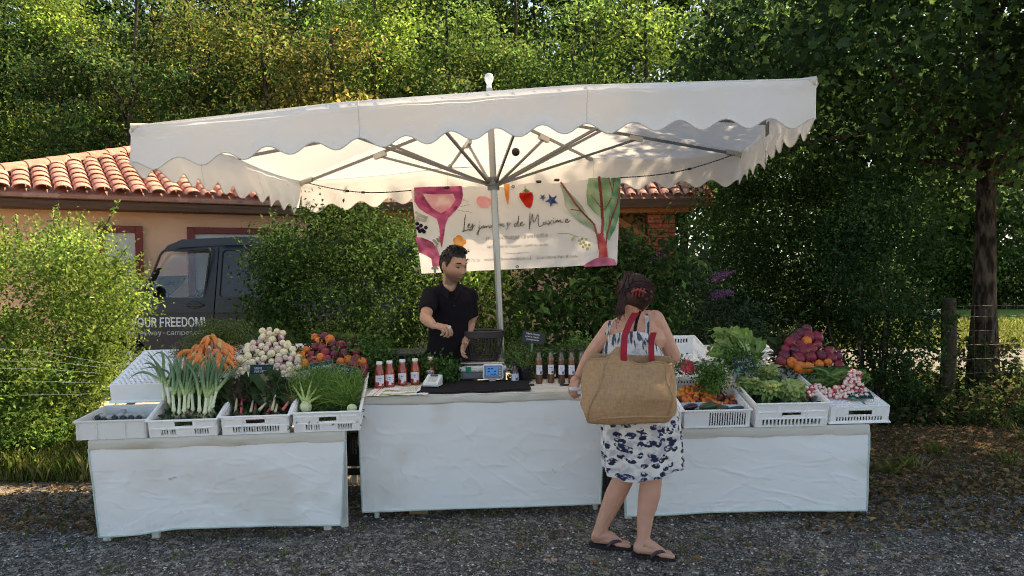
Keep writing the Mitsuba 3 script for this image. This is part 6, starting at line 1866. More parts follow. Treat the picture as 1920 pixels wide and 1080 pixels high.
def head_mesh(female=False):
    v, f = ball(1.0, 5)
    v = v * [.076, .098, .118]
    x, y, z = v.T.copy()
    fr_ = np.clip(y / .06, 0, 1)
    jaw = np.clip((-.02 - z) / .10, 0, 1)
    v[:, 0] *= 1 - .30 * jaw ** 1.1
    v[:, 1] -= .022 * jaw * (y < 0) * np.clip(-y / .05, 0, 1) * -1
    v[:, 1] += np.where(y > 0, -.012 * np.clip((z - .06) / .06, 0, 1), 0)
    G = lambda cx, cz, sx, sz: np.exp(-((v[:, 0] - cx) / sx) ** 2 - ((z - cz) / sz) ** 2) * fr_
    x = v[:, 0]
    d = np.zeros(len(v))
    for zz, a, w in ((.022, .007, .010), (.008, .012, .0095), (-.008, .018, .0105), (-.020, .024, .012), (-.028, .016, .017)):
        d += a * .62 * np.exp(-(x / w) ** 2 - ((z - zz) / .011) ** 2) * fr_
    d += .007 * (G(-.03, .036, .026, .010) + G(.03, .036, .026, .010) + G(0, .034, .02, .012))
    d -= .012 * (G(-.032, .016, .017, .013) + G(.032, .016, .017, .013))
    d += .005 * (G(-.046, -.016, .02, .02) + G(.046, -.016, .02, .02))
    d += .008 * (G(0, -.050, .022, .006) * .9 + G(0, -.063, .018, .006)) - .005 * G(0, -.0565, .026, .0028)
    d += .013 * G(0, -.096, .022, .018)
    v[:, 1] += d
    v[:, 2] = np.where(v[:, 2] < -.105, -.105 + (v[:, 2] + .105) * .5, v[:, 2])
    ears = []
    for s in (-1, 1):
        e, ef = ball((.008, .019, .032), 2)
        e[:, 0] += .006 * np.exp(-((e[:, 1] + .012) / .01) ** 2) * s
        ears.append(man((e @ rz(s * .35).T + V(s * .0755, -.006, -.002), ef)))
    return man((v, f)) + ears[0] + ears[1]


def placed(mn, R, c, s=1.0):
    M = np.eye(3, 4); M[:, :3] = np.asarray(R) * s; M[:, 3] = c
    return mn.transform(M)


def face_frame(fwd, tilt=0.0):
    """columns: subject's right-hand side in +x as seen from behind, forward +y, up +z"""
    y = unit(fwd); x = unit(np.cross(y, [0, 0, 1])); z = np.cross(x, y)
    return np.stack([x, y, z], 1) @ ry(tilt)


def skin_colors(v, R, c, base, s=1.0, stubble=0.0, lips=(.40, .16, .13)):
    q = (v - c) @ np.asarray(R) / s
    col = np.broadcast_to(np.asarray(base, float), (len(v), 3)) * (.90 + .2 * meshkit.fbm(v * 40, 3, 3))[:, None]
    front = (q[:, 1] > .03) & (np.abs(q[:, 0]) < .07)
    l = np.exp(-(q[:, 0] / .024) ** 2 - ((q[:, 2] + .057) / .008) ** 2) * front * (np.abs(q[:, 2]) < .2)
    col = col * (1 - l[:, None]) + np.asarray(lips) * l[:, None]
    if stubble:
        b = np.clip((-.028 - q[:, 2]) / .03, 0, 1) * (q[:, 1] > -.01) * (q[:, 2] > -.13) * (np.abs(q[:, 0]) < .1) * (1 - l) * stubble
        col = col * (1 - b[:, None]) + np.array([.055, .04, .035]) * b[:, None]
    return col


def head_bits(k, R, c, s, eye_open=1.0, iris=(.03, .018, .01)):
    P = lambda x, y, z: c + np.asarray(R) @ V(x, y, z) * s
    for sx in (-1, 1):
        e = put('eye', shape(ball(.0115 * s, 2, P(sx * .032, .0755, .014)), 'satin', (.16, .14, .13), smooth=True), k)
        put('iris', shape(ball(.0058 * s, 2, P(sx * .032 , .0825, .009)), 'satin', iris, smooth=True), e)
        put('eyelid', shape(ball(.0125 * s, 2, P(sx * .032, .0752, .0195)), 'skin', SKIN_M * .8, smooth=True), k)
        put('eyelash', shape(tube([P(sx * .020, .083, .011), P(sx * .027, .0885, .0125), P(sx * .035, .088, .0125), P(sx * .043, .079, .011)], .0020 * s, 6), 'satin', (.03, .02, .016), smooth=True), k)
        put('eyebrow', shape(tube([P(sx * .014, .0935, .034), P(sx * .026, .096, .041), P(sx * .038, .090, .042), P(sx * .050, .076, .036)], [.003 * s, .0042 * s, .0040 * s, .002 * s], 6), 'matte', (.012, .009, .008), smooth=True), k)


SKIN_M, SKIN_W = np.array([.44, .25, .17]), np.array([.58, .31, .215])
# --- the seller
A = at
man_k = thing('person', 'man with short black hair in a black polo shirt holding out a coin', 'person')
hc = at(851, 498, 5.36)
Rh = face_frame(V(.70, -.72, -.28), .03)
hs = 1.06
Hm = placed(head_mesh(), Rh, hc, hs)
neck = at(844, 536, 5.40)
shR, shL = at(808, 553, 5.38), at(880, 556, 5.46)         # image left / image right
elR, wrR = at(797, 597, 5.20), at(813, 610, 4.98)
elL, wrL = at(882, 606, 5.50), at(872, 644, 5.36)
chest = at(846, 585, 5.44); waist = at(842, 640, 5.46); pelvis = at(838, 700, 5.46)
bones = [(hc + Rh @ V(0, -.02, -.06) * hs, .056, neck + V(0, 0, .015), .054), (neck + V(0, 0, .015), .056, (shR + shL) / 2 + V(0, 0, .01), .07), (neck, .052, shR + V(.06, 0, -.005), .040), (neck, .052, shL + V(-.06, 0, -.005), .040)]
bones += [((shR + shL) / 2 + V(0, 0, -.03), np.array([.13, .08, .08]), chest, np.array([.14, .09, .10])), (chest, np.array([.14, .09, .1]), waist, np.array([.13, .09, .1])), (waist, np.array([.13, .09, .1]), pelvis, np.array([.13, .09, .1]))]
bones += chain([shR, (shR + elR) / 2, elR, elR * .6 + wrR * .4, wrR], [.052, .047, .040, .039, .026]) + chain([shL, (shL + elL) / 2, elL, elL * .6 + wrL * .4, wrL], [.052, .046, .038, .037, .025])
hd_ = unit(at(832, 612, 4.93) - wrR)
bones += hand(wrR, unit(hd_ + V(.35, 0, -.15)), V(.2, .1, -1), 1.0, (.55, .75, .85, .9), (.75, .35), 1)
bones += hand(wrL, unit(at(864, 664, 5.26) - wrL), V(1, -.1, -.1), .98, (.3, .35, .4, .45), (.3, .3), 1)
bm = flesh(bones, .0085, 6)
full = man(bm) + Hm
v, f = unman(full)
cm = skin_colors(v, Rh, hc, SKIN_M, hs, .68, (.33, .15, .12))
put('body', shape((v, f), 'skin', cm, smooth=True), man_k)
head_bits(man_k, Rh, hc, hs)


def hair_shell(R, c, s, fn, seed, thick_=.012, lift=1.0):
    """a shell over the skull where fn(q) > 0 (q: head coordinates)"""
    v, f = ball(1.0, 5)
    v = v * [.079, .100, .121]
    v[:, 1] += np.where(v[:, 1] > 0, -.010 * np.clip((v[:, 2] - .06) / .06, 0, 1), 0)
    q = v.copy()
    w = fn(q)
    n = unit(q)
    h = np.clip(w * 22, -.6, 1) * thick_ * (.55 + .9 * meshkit.fbm(q * [90, 90, 45], 3, seed))
    v = q + n * h[:, None] * lift
    return c + v @ np.asarray(R).T * s, f[(w[f] > -.006).all(1)]


def man_hair(q):
    x, y, z = q.T
    line = .080 + .010 * meshkit.noise(q * 60, 3)                   # forehead hairline
    side = np.interp(y, [-.10, -.06, -.035, -.015, .005, .02, .032, .045], [-.075, -.06, -.030, .030, .012, .004, .03, .06])
    lim = np.where(y > .040, line, side)
    return (z - lim) * .5


hv, hf = hair_shell(Rh, hc, hs, man_hair, 5, .017)
put('hair', shape((hv, hf), 'hair', (.012, .010, .010), smooth=True), man_k)
scene['hair'] = princ(rough=.42, spec=.35)
rng = np.random.default_rng(77)
tf = []
for _ in range(240):
    a, e = rng.uniform(0, 2 * PI), rng.uniform(.15, 1.0)
    q = V(.079 * math.cos(a) * math.cos(e * 1.4), .10 * math.sin(a) * math.cos(e * 1.4), .121 * math.sin(e * 1.4))
    if man_hair(q[None])[0] < .004: continue
    n = unit(q); dd = unit(np.cross(n, rng.normal(size=3)) + V(.2, .7, .1)); b = q + n * .012
    tf.append(tube([hc + Rh @ p * hs for p in (b, b + dd * .016 + n * .007, b + dd * .032 + n * .004)], [.005, .004, .001], 5))
put('hair_tufts', shape(join(*tf), 'hair', (.012, .010, .010), smooth=True), man_k, kind='stuff')
# polo shirt: the same trunk a little larger, sleeves to above the elbow
cuffR, cuffL = shR * .42 + elR * .58, shL * .40 + elL * .60
E_ = lambda a, b, c: np.array([a, b, c])
up_ = (shR + shL) / 2 + V(0, 0, -.04)
sb_ = [(up_ + V(-.05, 0, 0), E_(.12, .092, .10), up_ + V(.05, 0, 0), E_(.12, .092, .10)), (up_, E_(.165, .100, .11), chest, E_(.168, .112, .13)), (chest, E_(.168, .112, .13), waist, E_(.155, .112, .13)), (waist, E_(.155, .112, .13), pelvis, E_(.162, .122, .14)),
       (neck + V(0, .01, -.03), .062, shR + V(.02, 0, .008), .060), (neck + V(0, .01, -.03), .062, shL + V(-.02, 0, .008), .060)]
sb_ += chain([shR, (shR + cuffR) / 2, cuffR], [.066, .063, .062]) + chain([shL, (shL + cuffL) / 2, cuffL], [.066, .061, .060])
sm = flesh(sb_, .014, 10)
vv = np.array(sm.vertices)
nn = np.array(sm.vertex_normals)
fold = meshkit.fbm(vv * [16, 16, 8], 3, 4) - .5
arm = np.minimum(np.linalg.norm(vv - cuffR, axis=1), np.linalg.norm(vv - cuffL, axis=1))
vv = vv + nn * (fold * .020)[:, None]
shirt = man((vv, np.array(sm.faces)))
ndir = unit(V(.35, -1, .35))
shirt = shirt - m3.Manifold.batch_hull([sph(neck + V(.0, -.01, .055), .056, 28), sph(neck + V(.022, -.11, -.045), .014, 28)])
# cuffs: cut flat ends
for c_, e_, in ((cuffR, elR), (cuffL, elL)):
    d_ = unit(e_ - c_)
    shirt = shirt - man(tr(box((0, 0, .11), (.22, .22, .2)), align(d_), c_ + d_ * .018))
put('polo_shirt', shape(unman(shirt), 'knit', smooth=40), man_k)
scene['knit'] = princ(rgb(.010, .0085, .012), rough=.9, spec=.1, sheen=.15)
# collar
for s in (-1, 1):
    pts = [neck + V(.0, .062, .030), neck + V(s * .045, .045, .034), neck + V(s * .064, 0, .022), neck + V(s * .048 + .008, -.05, -.008), neck + V(s * .020 + .018, -.085, -.040)]
    rib = []
    for i, p in enumerate(pts):
        o = unit((p - neck) * [1, 1, 0])
        rib.append((p + V(0, 0, .008), p + o * .022 + V(0, 0, -.022 - .008 * i)))
    cv = np.array([q for ab in rib for q in ab]); cf = quads([[2 * i, 2 * i + 2, 2 * i + 3, 2 * i + 1] for i in range(len(pts) - 1)])
    m = trimesh.Trimesh(cv, cf); 
    put('collar', shape(thick((cv, cf), .006), 'knit', smooth=40), man_k)
tb = flesh([(pelvis + V(-.06, 0, .05), .135, pelvis + V(.06, 0, .05), .135), (pelvis + V(-.08, 0, 0), .11, V(pelvis[0] - .11, pelvis[1], .12), .075), (pelvis + V(.08, 0, 0), .11, V(pelvis[0] + .11, pelvis[1] + .02, .12), .075)], .03, 6)
put('trousers', shape(tb, 'knit', smooth=True), man_k)
for s in (-1, 1):
    fx = pelvis[0] + s * .11
    put('shoe', shape(unman(m3.Manifold.batch_hull([sph((fx, pelvis[1] + .05, .045), .045), sph((fx, pelvis[1] - .12, .035), .035), sph((fx, pelvis[1] + .02, .10), .05)])), 'satin', (.02, .02, .02), smooth=True), man_k)
pz = lambda x, z: V(*at(x, z, 5.0))
def onshirt(px, py, off=.004):
    r = unit(ray(px, py)); t = trimesh.Trimesh(*unman(shirt), process=False)
    loc, _, _ = t.ray.intersects_location([CAM], [r], multiple_hits=False)
    return loc[0] - r * off if len(loc) else at(px, py, 5.3)
for q in ((853, 560), (852, 574)):
    put('button', shape(ball(.006, 1, onshirt(*q)), 'satin', (.03, .028, .03)), man_k)
put('belt', shape(tr(lathe([(.150, -.016), (.153, -.014), (.153, .014), (.150, .016)], 30), c=pelvis + V(0, 0, .03)), 'satin', (.012, .011, .011), smooth=40), man_k)
hp = wrR + unit(hd_ + V(.35, 0, -.15)) * .10 + V(.02, -.01, .005)
single('coin', shape(tr(lathe([(0, 0), (.013, 0), (.013, .002), (0, .002)], 18), rx(1.1), hp), 'metal', (.7, .62, .4)), 'small coin held between the fingers of the seller', 'coin')

# --- the customer
wk = thing('person', 'woman seen from behind in a white and navy print dress and flip-flops', 'person')
D0 = 4.20
wh = at(1192, 556, 4.20)
RhW = face_frame(V(.62, .70, -.48), .0)
hw = .97
HW = placed(head_mesh(True), RhW, wh, hw)
nk = at(1187, 592, 4.22); sL, sR = at(1146, 616, 4.22), at(1227, 600, 4.24)
eL_, wL_ = at(1108, 662, 4.26), at(1083, 708, 4.30)
eR_, wR_ = at(1262, 668, 4.30), at(1225, 700, 4.52)
hipL, hipR = at(1176, 752, 4.27), at(1224, 752, 4.22)
knL, anL = at(1171, 893, 4.24), at(1121, 1003, 4.27)
knR, anR = at(1222, 890, 4.16), at(1206, 1014, 4.12)
wb_ = [(wh + RhW @ V(0, -.025, -.05) * hw, .050, nk, .050), (nk, .052, (sL + sR) / 2 + V(0, 0, -.01), .07), (nk + V(0, 0, -.01), .045, sL + V(.03, 0, .01), .045), (nk + V(0, 0, -.01), .045, sR + V(-.03, 0, .01), .047)]
wb_ += [((sL * .8 + sR * .2) + V(0, 0, -.035), .070, (sR * .8 + sL * .2) + V(0, 0, -.035), .074), (at(1166, 640, 4.25), .095, at(1216, 634, 4.25), .098), (at(1190, 640, 4.25), .115, at(1194, 700, 4.24), .115), (at(1194, 700, 4.24), .118, at(1200, 748, 4.24), .14), (hipL, .115, hipR, .115)]
wb_ += chain([sL, (sL + eL_) / 2, eL_, eL_ * .6 + wL_ * .4, wL_], [.050, .043, .036, .034, .0235]) + chain([sR, (sR + eR_) / 2, eR_, eR_ * .6 + wR_ * .4, wR_], [.058, .054, .044, .040, .027])
wb_ += hand(wL_, unit(at(1071, 738, 4.33) - wL_), V(.8, .5, 0), .95, (.35, .4, .5, .55), (.5, .4), -1)
wb_ += hand(wR_, V(.1, 1, -.4), V(-.3, 0, -1), .95, (.3, .4, .5, .55), (.4, .3), 1)
wb_ += chain([hipL, hipL * .4 + knL * .6, knL, at(1153, 930, 4.26), at(1137, 965, 4.27), anL], [.105, .082, .060, .060, .046, .033])
wb_ += chain([hipR, hipR * .4 + knR * .6, knR, at(1217, 930, 4.15), at(1210, 968, 4.14), anR], [.105, .084, .060, .062, .047, .034])
SOLE = .022
def foot(an, heel, toe):
    h, t = np.array(onz(*heel)), np.array(onz(*toe)); d = unit(t - h); s = np.cross(d, [0, 0, 1])
    Z = lambda p, z: V(p[0], p[1], z + SOLE)
    L = np.linalg.norm(t - h)
    out = [(an, .036, Z(h + d * .035, .034), .034), (an, .034, Z(h + d * L * .45, .050), .028), (Z(h + d * .035, .032), .031, Z(h + d * L * .66 + s * .012, .020), .020), (Z(h + d * .03, .028), .028, Z(h + d * L * .62 - s * .022, .018), .018),
           (Z(h + d * L * .45, .048), .030, Z(h + d * L * .70, .020), .020), (Z(h + d * L * .66 + s * .012, .02), .02, Z(h + d * L * .62 - s * .022, .018), .018)]
    for i in range(5):
        o = -.030 + i * .0155; l = L * (.86 + .12 * i / 4 - (.03 if i == 4 else 0))
        r = .0085 if i < 4 else .0125
        out.append((Z(h + d * L * .66 + s * o * .9, .015), r + .002, Z(h + d * l + s * o, .011), r))
    return out, h, d, s, L
fL, hL, dL, sdL, LL = foot(anL, (1108, 1024), (1184, 1031))
fR_, hR, dR, sdR, LR = foot(anR, (1187, 1044), (1266, 1051))
wb_ += fL + fR_
wm = flesh(wb_, .0095, 6)
fullW = man(wm) + HW
v, f = unman(fullW)
cw = skin_colors(v, RhW, wh, SKIN_W, hw)
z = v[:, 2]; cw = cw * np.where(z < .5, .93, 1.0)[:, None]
# a small tattoo between the shoulder blades
wbody = trimesh.Trimesh(v, f, process=False)
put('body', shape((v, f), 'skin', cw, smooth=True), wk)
head_bits(wk, RhW, wh, hw)


def onskin(px, py, off=.003, mesh=None):
    r = ray(px, py); r = unit(r)
    loc, _, tri = (mesh or wbody).ray.intersects_location([CAM], [r], multiple_hits=False)
    return loc[0] - r * off if len(loc) else at(px, py, 4.15)


def ribbon(pts, w, t=.002, up=None):
    p = np.asarray(pts, float); tg = unit(np.gradient(p, axis=0))
    vw = unit(CAM - p); s = unit(np.cross(tg, vw))
    n = np.cross(s, tg)
    vv = np.vstack([p - s * w / 2, p + s * w / 2]); k = len(p)
    return thick((vv, quads([[i, i + 1, k + i + 1, k + i] for i in range(k - 1)])), t)


def dense(px, n=14):
    px = np.array(px, float); s = np.linspace(0, 1, len(px)); t = np.linspace(0, 1, n)
    return np.stack([np.interp(t, s, px[:, i]) for i in range(px.shape[1])], 1)


tat = [[(1154, 603), (1158, 596), (1156, 590), (1150, 594), (1153, 601), (1160, 606)], [(1156, 590), (1162, 593), (1160, 600)], [(1157, 604), (1155, 612), (1157, 617)]]
put('tattoo', shape(join(*[tube([onskin(*q, .0005) for q in dense(l, 12)], .0016, 5) for l in tat]), 'matte', (.12, .085, .08)), wk)
put('bra_strap', shape(ribbon([onskin(*q, .004) for q in dense([(1200, 583), (1193, 604), (1190, 622), (1194, 634), (1206, 642), (1216, 646)], 18)], .017), 'matte', (.012, .012, .014), smooth=True), wk)
# dress: a loose tube of rings; left and right edges as in the photo

lev = [(624, 1134, 1222, .112, 4.235), (640, 1131, 1233, .128, 4.24), (668, 1130, 1244, .140, 4.24), (700, 1131, 1250, .145, 4.24), (740, 1131, 1262, .160, 4.235), (790, 1130, 1272, .175, 4.225), (830, 1130, 1277, .182, 4.215), (878, 1134, 1280, .186, 4.205)]
lv = np.array(lev, float)


def dress_fn(u, w):
    y = np.interp(w, np.linspace(0, 1, len(lv)), lv[:, 0]); x0 = np.interp(w, np.linspace(0, 1, len(lv)), lv[:, 1]); x1 = np.interp(w, np.linspace(0, 1, len(lv)), lv[:, 2])
    dep = np.interp(w, np.linspace(0, 1, len(lv)), lv[:, 3]); dc = np.interp(w, np.linspace(0, 1, len(lv)), lv[:, 4])
    t = u * 2 * PI
    out = np.zeros(u.shape + (3,))
    for i in np.ndindex(u.shape):
        L, R_ = at(x0[i], y[i], dc[i]), at(x1[i], y[i], dc[i])
        c, hwid = (L + R_) / 2, np.linalg.norm(R_ - L) / 2
        fold_ = 1 + (.055 * w[i] ** 1.5) * (math.sin(9 * t[i] + 1) + .6 * math.sin(15 * t[i] + 2 + w[i] * 2))
        hem = (-.025 * math.cos(t[i] - .5) * 1.0 + .010 * math.sin(3 * t[i] + 1)) * w[i] ** 6
        neckl = (.030 * math.cos(2 * t[i])) * (1 - w[i]) ** 8
        out[i] = c + V(math.cos(t[i]) * hwid * fold_ , math.sin(t[i]) * dep[i] * fold_, -hem - neckl * .6)
    return out


def f_dress(p, n, uv):
    wx, wz = p.x + .02 * fbm(p.x * 20, p.z * 20, p.y * 9, 2), p.z + .02 * fbm(p.x * 20 + 9, p.z * 20, 0, 2)
    a, b, c = voronoi(wx * 19 + p.y * 6, wz * 30)
    blot = smoothstep(.46, .36, a) * dr.select(c > .14, 1.0, 0.0) * smoothstep(.32, .46, fbm(p.x * 60, p.z * 90, p.y * 40, 3))
    grey = smoothstep(.42, .70, fbm(p.x * 22 + 3, p.z * 34, p.y * 20, 3))
    col = mix((.66, .63, .60), (.27, .25, .31), grey * .6)
    stripes = smoothstep(.52, .60, fbm(p.x * 55, p.z * 7, p.y * 50, 3))
    up_ = smoothstep(1.08, 1.12, p.z)
    m = blot * (1 - up_) + stripes * up_ * .9
    return mix(col, mix((.010, .011, .024), (.022, .03, .085), c), m)


scene['dress'] = princ(mikit.proc(f_dress), rough=.85, spec=.2)
dg = thick(grid(dress_fn, 84, 40), .003)
put('dress', shape(dg, 'dress', smooth=50), wk)
for pts in ([(1138, 628), (1140, 616), (1146, 602)], [(1212, 634), (1214, 610), (1212, 588)]):
    put('shoulder_strap', shape(ribbon([onskin(*q, .005) for q in dense(pts, 9)], .022), 'dress', smooth=40), wk)
# hair
def w_hair(q):
    x, y, z = q.T
    return (z - np.where(y > .03, .04 + .5 * (y - .03), -.075)) * .5


scene_h = (.030, .013, .010)
hv, hf = hair_shell(RhW, wh, hw, w_hair, 8, .016)
put('hair', shape((hv, hf), 'hair', scene_h, smooth=True), wk)
rng = np.random.default_rng(88)
tf, tc = [], []
HP = lambda x, y, z: wh + RhW @ V(x, y, z) * hw
for i in range(620):                                              # strands drawn back to the clip
    a = rng.uniform(-PI * .95, PI * .15); e = rng.uniform(-.3, 1.25)
    q = V(.088 * math.cos(a) * math.cos(e), .106 * math.sin(a) * math.cos(e), .128 * math.sin(e))
    if w_hair(q[None])[0] < 0: continue
    clip = V(.0, -.118, .022)
    t = np.linspace(0, 1, 5)[:, None]
    p = q + (clip - q) * t * .8; p = unit(p) * np.maximum(np.linalg.norm(p, axis=1), .113 + .012 * rng.uniform(0, 1))[:, None]
    tf.append(tube([HP(*x) for x in p], [.0018, .0022, .0022, .002, .001], 4))
for i in range(170):                                               # loose hair falling to the left shoulder
    s0 = at(1170 + rng.uniform(-6, 12), 550 + rng.uniform(-8, 14), 4.13)
    e0 = at(1161 + rng.normal() * 4, 588 + rng.normal() * 7, 4.12)
    m_ = (s0 + e0) / 2 + V(-.008, -.008, 0) + rng.normal(size=3) * .003
    tf.append(tube([s0, (s0 + m_) / 2 + V(-.004, -.006, 0), m_, (m_ + e0) / 2 + rng.normal(size=3) * .004, e0], [.002, .0022, .002, .0016, .0006], 4))
for i in range(70):                                               # twist above the clip
    a = rng.uniform(0, 2 * PI); r = .030 * math.sqrt(rng.uniform(0, 1))
    b = V(r * math.cos(a), -.118 + rng.uniform(-.012, .012), .050 + r * math.sin(a))
    tf.append(tube([HP(*(b + V(0, .0, -.04))), HP(*b), HP(*(b + V(rng.normal() * .02, -.006, .03)))], [.005, .006, .0015], 5))
for i in range(26):                                               # flyaways
    q = unit(V(rng.normal(), -abs(rng.normal()), abs(rng.normal()))) * .118
    tf.append(tube([HP(*q), HP(*(q * 1.12 + rng.normal(size=3) * .008)), HP(*(q * 1.2 + rng.normal(size=3) * .018))], [.0012, .001, .0005], 4))
put('hair_strands', shape(join(*tf), 'hair', (.040, .017, .012), smooth=True), wk, kind='stuff')
ck = single('hair_clip', shape(join(*[tube([at(1188 + 6.5 * i - 3, 556, 4.07), at(1187 + 6.5 * i, 546 - 3 * math.sin(i), 4.045), at(1189 + 6.5 * i, 541, 4.06)], [.004, .0055, .004], 7) for i in range(4)], tube([at(1184, 548, 4.055), at(1196, 543, 4.04), at(1211, 549, 4.055)], .0065, 8)), 'satin', (.26, .035, .04), smooth=True), 'red claw clip holding up the hair of the customer', 'hair clip')
put('ear_stud', shape(ball(.004, 1, HP(.078, .004, -.03)), 'metal', (.8, .7, .4)), wk)
# flip-flops
for (h, d, s, L, nm) in ((hL, dL, sdL, LL, 'left'), (hR, dR, sdR, LR, 'right')):
    k = thing('flip_flop', f'dark purple-brown flip-flop on the {nm} foot of the customer', 'flip-flop', 'flip-flops of the customer')
    Lr = L + .016
    out = []
    for t in np.linspace(0, 2 * PI, 40)[:-1]:
        a = math.cos(t); b = math.sin(t)
        wdt = .040 + .010 * (a > 0) * a - .004 * math.exp(-((a + .1) / .3) ** 2)
        out.append((a * Lr / 2 * (1 - .0 * b), b * wdt))
    pg = Polygon(out).buffer(.002)
    m = trimesh.creation.extrude_polygon(pg, SOLE - .002, engine='earcut')
    mv = np.array(m.vertices); c0 = h + d * L / 2
    wv = c0 + np.outer(mv[:, 0], d) + np.outer(mv[:, 1], s) + np.outer(mv[:, 2] + .002, [0, 0, 1])
    put('sole', shape((wv, np.array(m.faces)), 'matte', (.026, .020, .024), smooth=30), k)
    F = lambda a, b, z: h + d * L * a + s * b + V(0, 0, z)
    post = F(.80, .008, .030)
    for q in ([post, F(.72, .028, .056), F(.56, .045, .052), F(.44, .046, .020)], [post, F(.70, -.020, .054), F(.55, -.040, .046), F(.45, -.042, .020)]):
        put('strap', shape(tube(dense(np.array(q), 9), [.006, .007, .008, .009, .0095, .0095, .009, .009, .008], 8), 'satin', (.05, .032, .045), smooth=True), k)
put('ornament', shape(join(*[ball(.0055, 1, post + V(.008 * i, -.004 * i, .012)) for i in range(3)]), 'metal', (.62, .45, .38)), k)

# jute bag
scene['jute'] = bump(princ(mikit.proc(lambda p, n, uv: mix((.28, .165, .085), (.52, .34, .195), .25 * fbm(p.x * 9, p.z * 9, p.y * 9, 3) + .75 * noise(p.x * 150, p.z * 60, p.y * 60) * .55 + .3 * noise(p.x * 40, p.z * 190, p.y * 40))), rough=.95, spec=.1),
                      lambda p, n, uv: .5 * noise(p.x * 260, p.z * 90, p.y * 90) + .5 * noise(p.x * 90, p.z * 260, p.y * 90) + 2.0 * fbm(p.x * 8, p.z * 8, p.y * 8, 3), .0035, 1.5e-3)
bk = thing('jute_bag', 'large brown jute shopping bag with red straps hanging behind the customer', 'bag')
bot = [at(1097, 790, 3.94), at(1256, 798, 3.93), at(1266, 776, 4.06), at(1088, 768, 4.07)]
mid = [at(1116, 738, 3.90), at(1262, 748, 3.89), at(1270, 738, 4.06), at(1086, 735, 4.08)]
top_ = [at(1136, 672, 3.95), at(1254, 684, 3.94), at(1264, 680, 4.05), at(1099, 674, 4.08)]


def bag_loop(P, n=72, bulge=.02, seed=0):
    P = np.array(P); c = P.mean(0); out = []
    for k in range(4):
        a, b = P[k], P[(k + 1) % 4]
        nrm = unit(np.cross(b - a, [0, 0, 1]))
        for t in np.linspace(0, 1, n // 4, endpoint=False):
            out.append(a + (b - a) * t + nrm * bulge * math.sin(PI * t) * (1 if k in (0, 2) else .25))
    q = np.array(out)
    for _ in range(2): q = .5 * q + .25 * np.roll(q, 1, 0) + .25 * np.roll(q, -1, 0)
    return q


def bag_fn():
    rings = []
    for w in np.linspace(0, 1, 26):
        if w < .5: P = [a + (b - a) * (w / .5) for a, b in zip(bot, mid)]
        else: P = [a + (b - a) * ((w - .5) / .5) for a, b in zip(mid, top_)]
        q = bag_loop(P, bulge=.030 * math.sin(PI * min(1, .15 + w)) )
        ph = np.linspace(0, 2 * PI, len(q), endpoint=False)
        nr = unit((q - q.mean(0)) * [1, 1, 0])
        q = q + nr * (.008 * np.sin(ph * 5 + w * 4) * w + .026 * (meshkit.fbm(q * [6, 6, 4.5], 3, 2) - .5))[:, None]
        sag = np.exp(-((ph - .25 * PI) / .5) ** 2) * .022 * math.sin(PI * w) + .012 * np.sin(ph * 3 + w * 7) * math.sin(PI * w)
        q = q + nr * sag[:, None] - [0, 0, 1] * (.014 * np.sin(ph * 2 + 1.2) * (1 - w))[:, None]
        if w > .8:
            u = np.arange(len(q)) / (len(q) / 4)
            peak = np.where(u < 1, .055 * np.exp(-((u - .20) / .14) ** 2) + .012 * np.sin(u * 9), 0) + np.where((u > 2) & (u < 3), .03, 0)
            q[:, 2] += peak * ((w - .8) / .2) ** 1.2
        if w < .12: q = q.mean(0) + (q - q.mean(0)) * [1, 1, 1] * (.94 + .5 * w)
        rings.append(q)
    return np.array(rings)


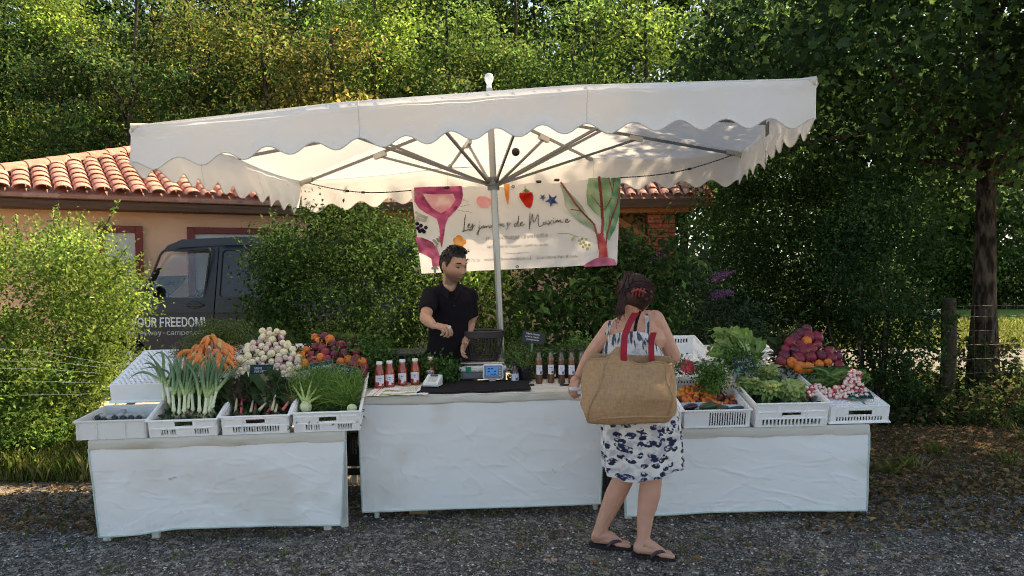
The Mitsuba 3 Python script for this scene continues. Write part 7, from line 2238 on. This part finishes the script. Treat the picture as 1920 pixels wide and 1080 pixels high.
R_ = bag_fn(); nr_, nk_ = R_.shape[:2]
i, j = np.meshgrid(np.arange(nr_ - 1), np.arange(nk_), indexing='ij')
bf_ = quads(np.stack([i * nk_ + j, i * nk_ + (j + 1) % nk_, (i + 1) * nk_ + (j + 1) % nk_, (i + 1) * nk_ + j], -1).reshape(-1, 4))
bv_ = np.vstack([R_.reshape(-1, 3), R_[0].mean(0) - [0, 0, .006]])
bf_ = np.vstack([bf_, np.stack([(np.arange(nk_) + 1) % nk_, np.arange(nk_), np.full(nk_, len(bv_) - 1)], 1)])
put('sack', shape(thick((bv_, bf_), .004), 'jute', smooth=60), bk)
fronts = [R_[3, k] for k in range(0, 19)]
seam = dense(np.array([R_[1, 0], R_[3, 3], R_[4, 8], R_[4, 12], R_[3, 18]]), 24) + V(0, -.006, .0)
put('seam', shape(tube(seam, .0055, 7), 'jute', smooth=True), bk)
put('seam', shape(tube([R_[k, 0] + V(-.002, -.003, 0) for k in range(1, 26)], .0035, 6), 'jute', smooth=True), bk)
put('seam', shape(tube([R_[k, 18] + V(-.004, -.004, 0) for k in range(1, 26)], .0035, 6), 'jute', smooth=True), bk)
put('rim', shape(tube(np.vstack([R_[-1], R_[-1][:1]]), .005, 6, False), 'jute', smooth=True), bk)
REDS = (.30, .022, .035)
sh_top = onskin(1203, 584, .008)
a0 = R_[-1, 5] + V(0, -.008, -.05)
put('strap', shape(ribbon(dense(np.array([a0, a0 + V(.0, -.004, .05), at(1171, 630, 3.98), at(1181, 604, 4.04), onskin(1190, 590, .012), sh_top + V(-.01, .02, .01), sh_top + V(-.005, .10, -.02)]), 26), .034, .004), 'matte', REDS, smooth=40), bk)
a1 = R_[-1, 45] + V(0, .0, -.03)
put('strap', shape(ribbon(dense(np.array([at(1222, 678, 4.02), at(1221, 662, 4.04), at(1221, 648, 4.07), onskin(1222, 636, .008), onskin(1225, 626, .002), onskin(1228, 616, -.03)]), 24), .032, .004), 'matte', REDS, smooth=40), bk)
# wallet and bracelet
wl = at(1079, 727, 4.30)
single('phone', shape(tr(rbox((0, 0, 0), (.095, .06, .012), .003), rz(.1) @ rx(.1), wl + V(.012, -.03, -.002)), 'satin', (.55, .56, .58), smooth=40), 'thin silver phone in the left hand of the customer', 'phone')
bd = unit(wL_ - eL_)
put('bracelet', shape(tr(lathe([(.0265, -.003), (.029, 0), (.0265, .003)], 20), align(bd), wL_ - bd * .012), 'metal', (.40, .2, .1), smooth=True), wk)
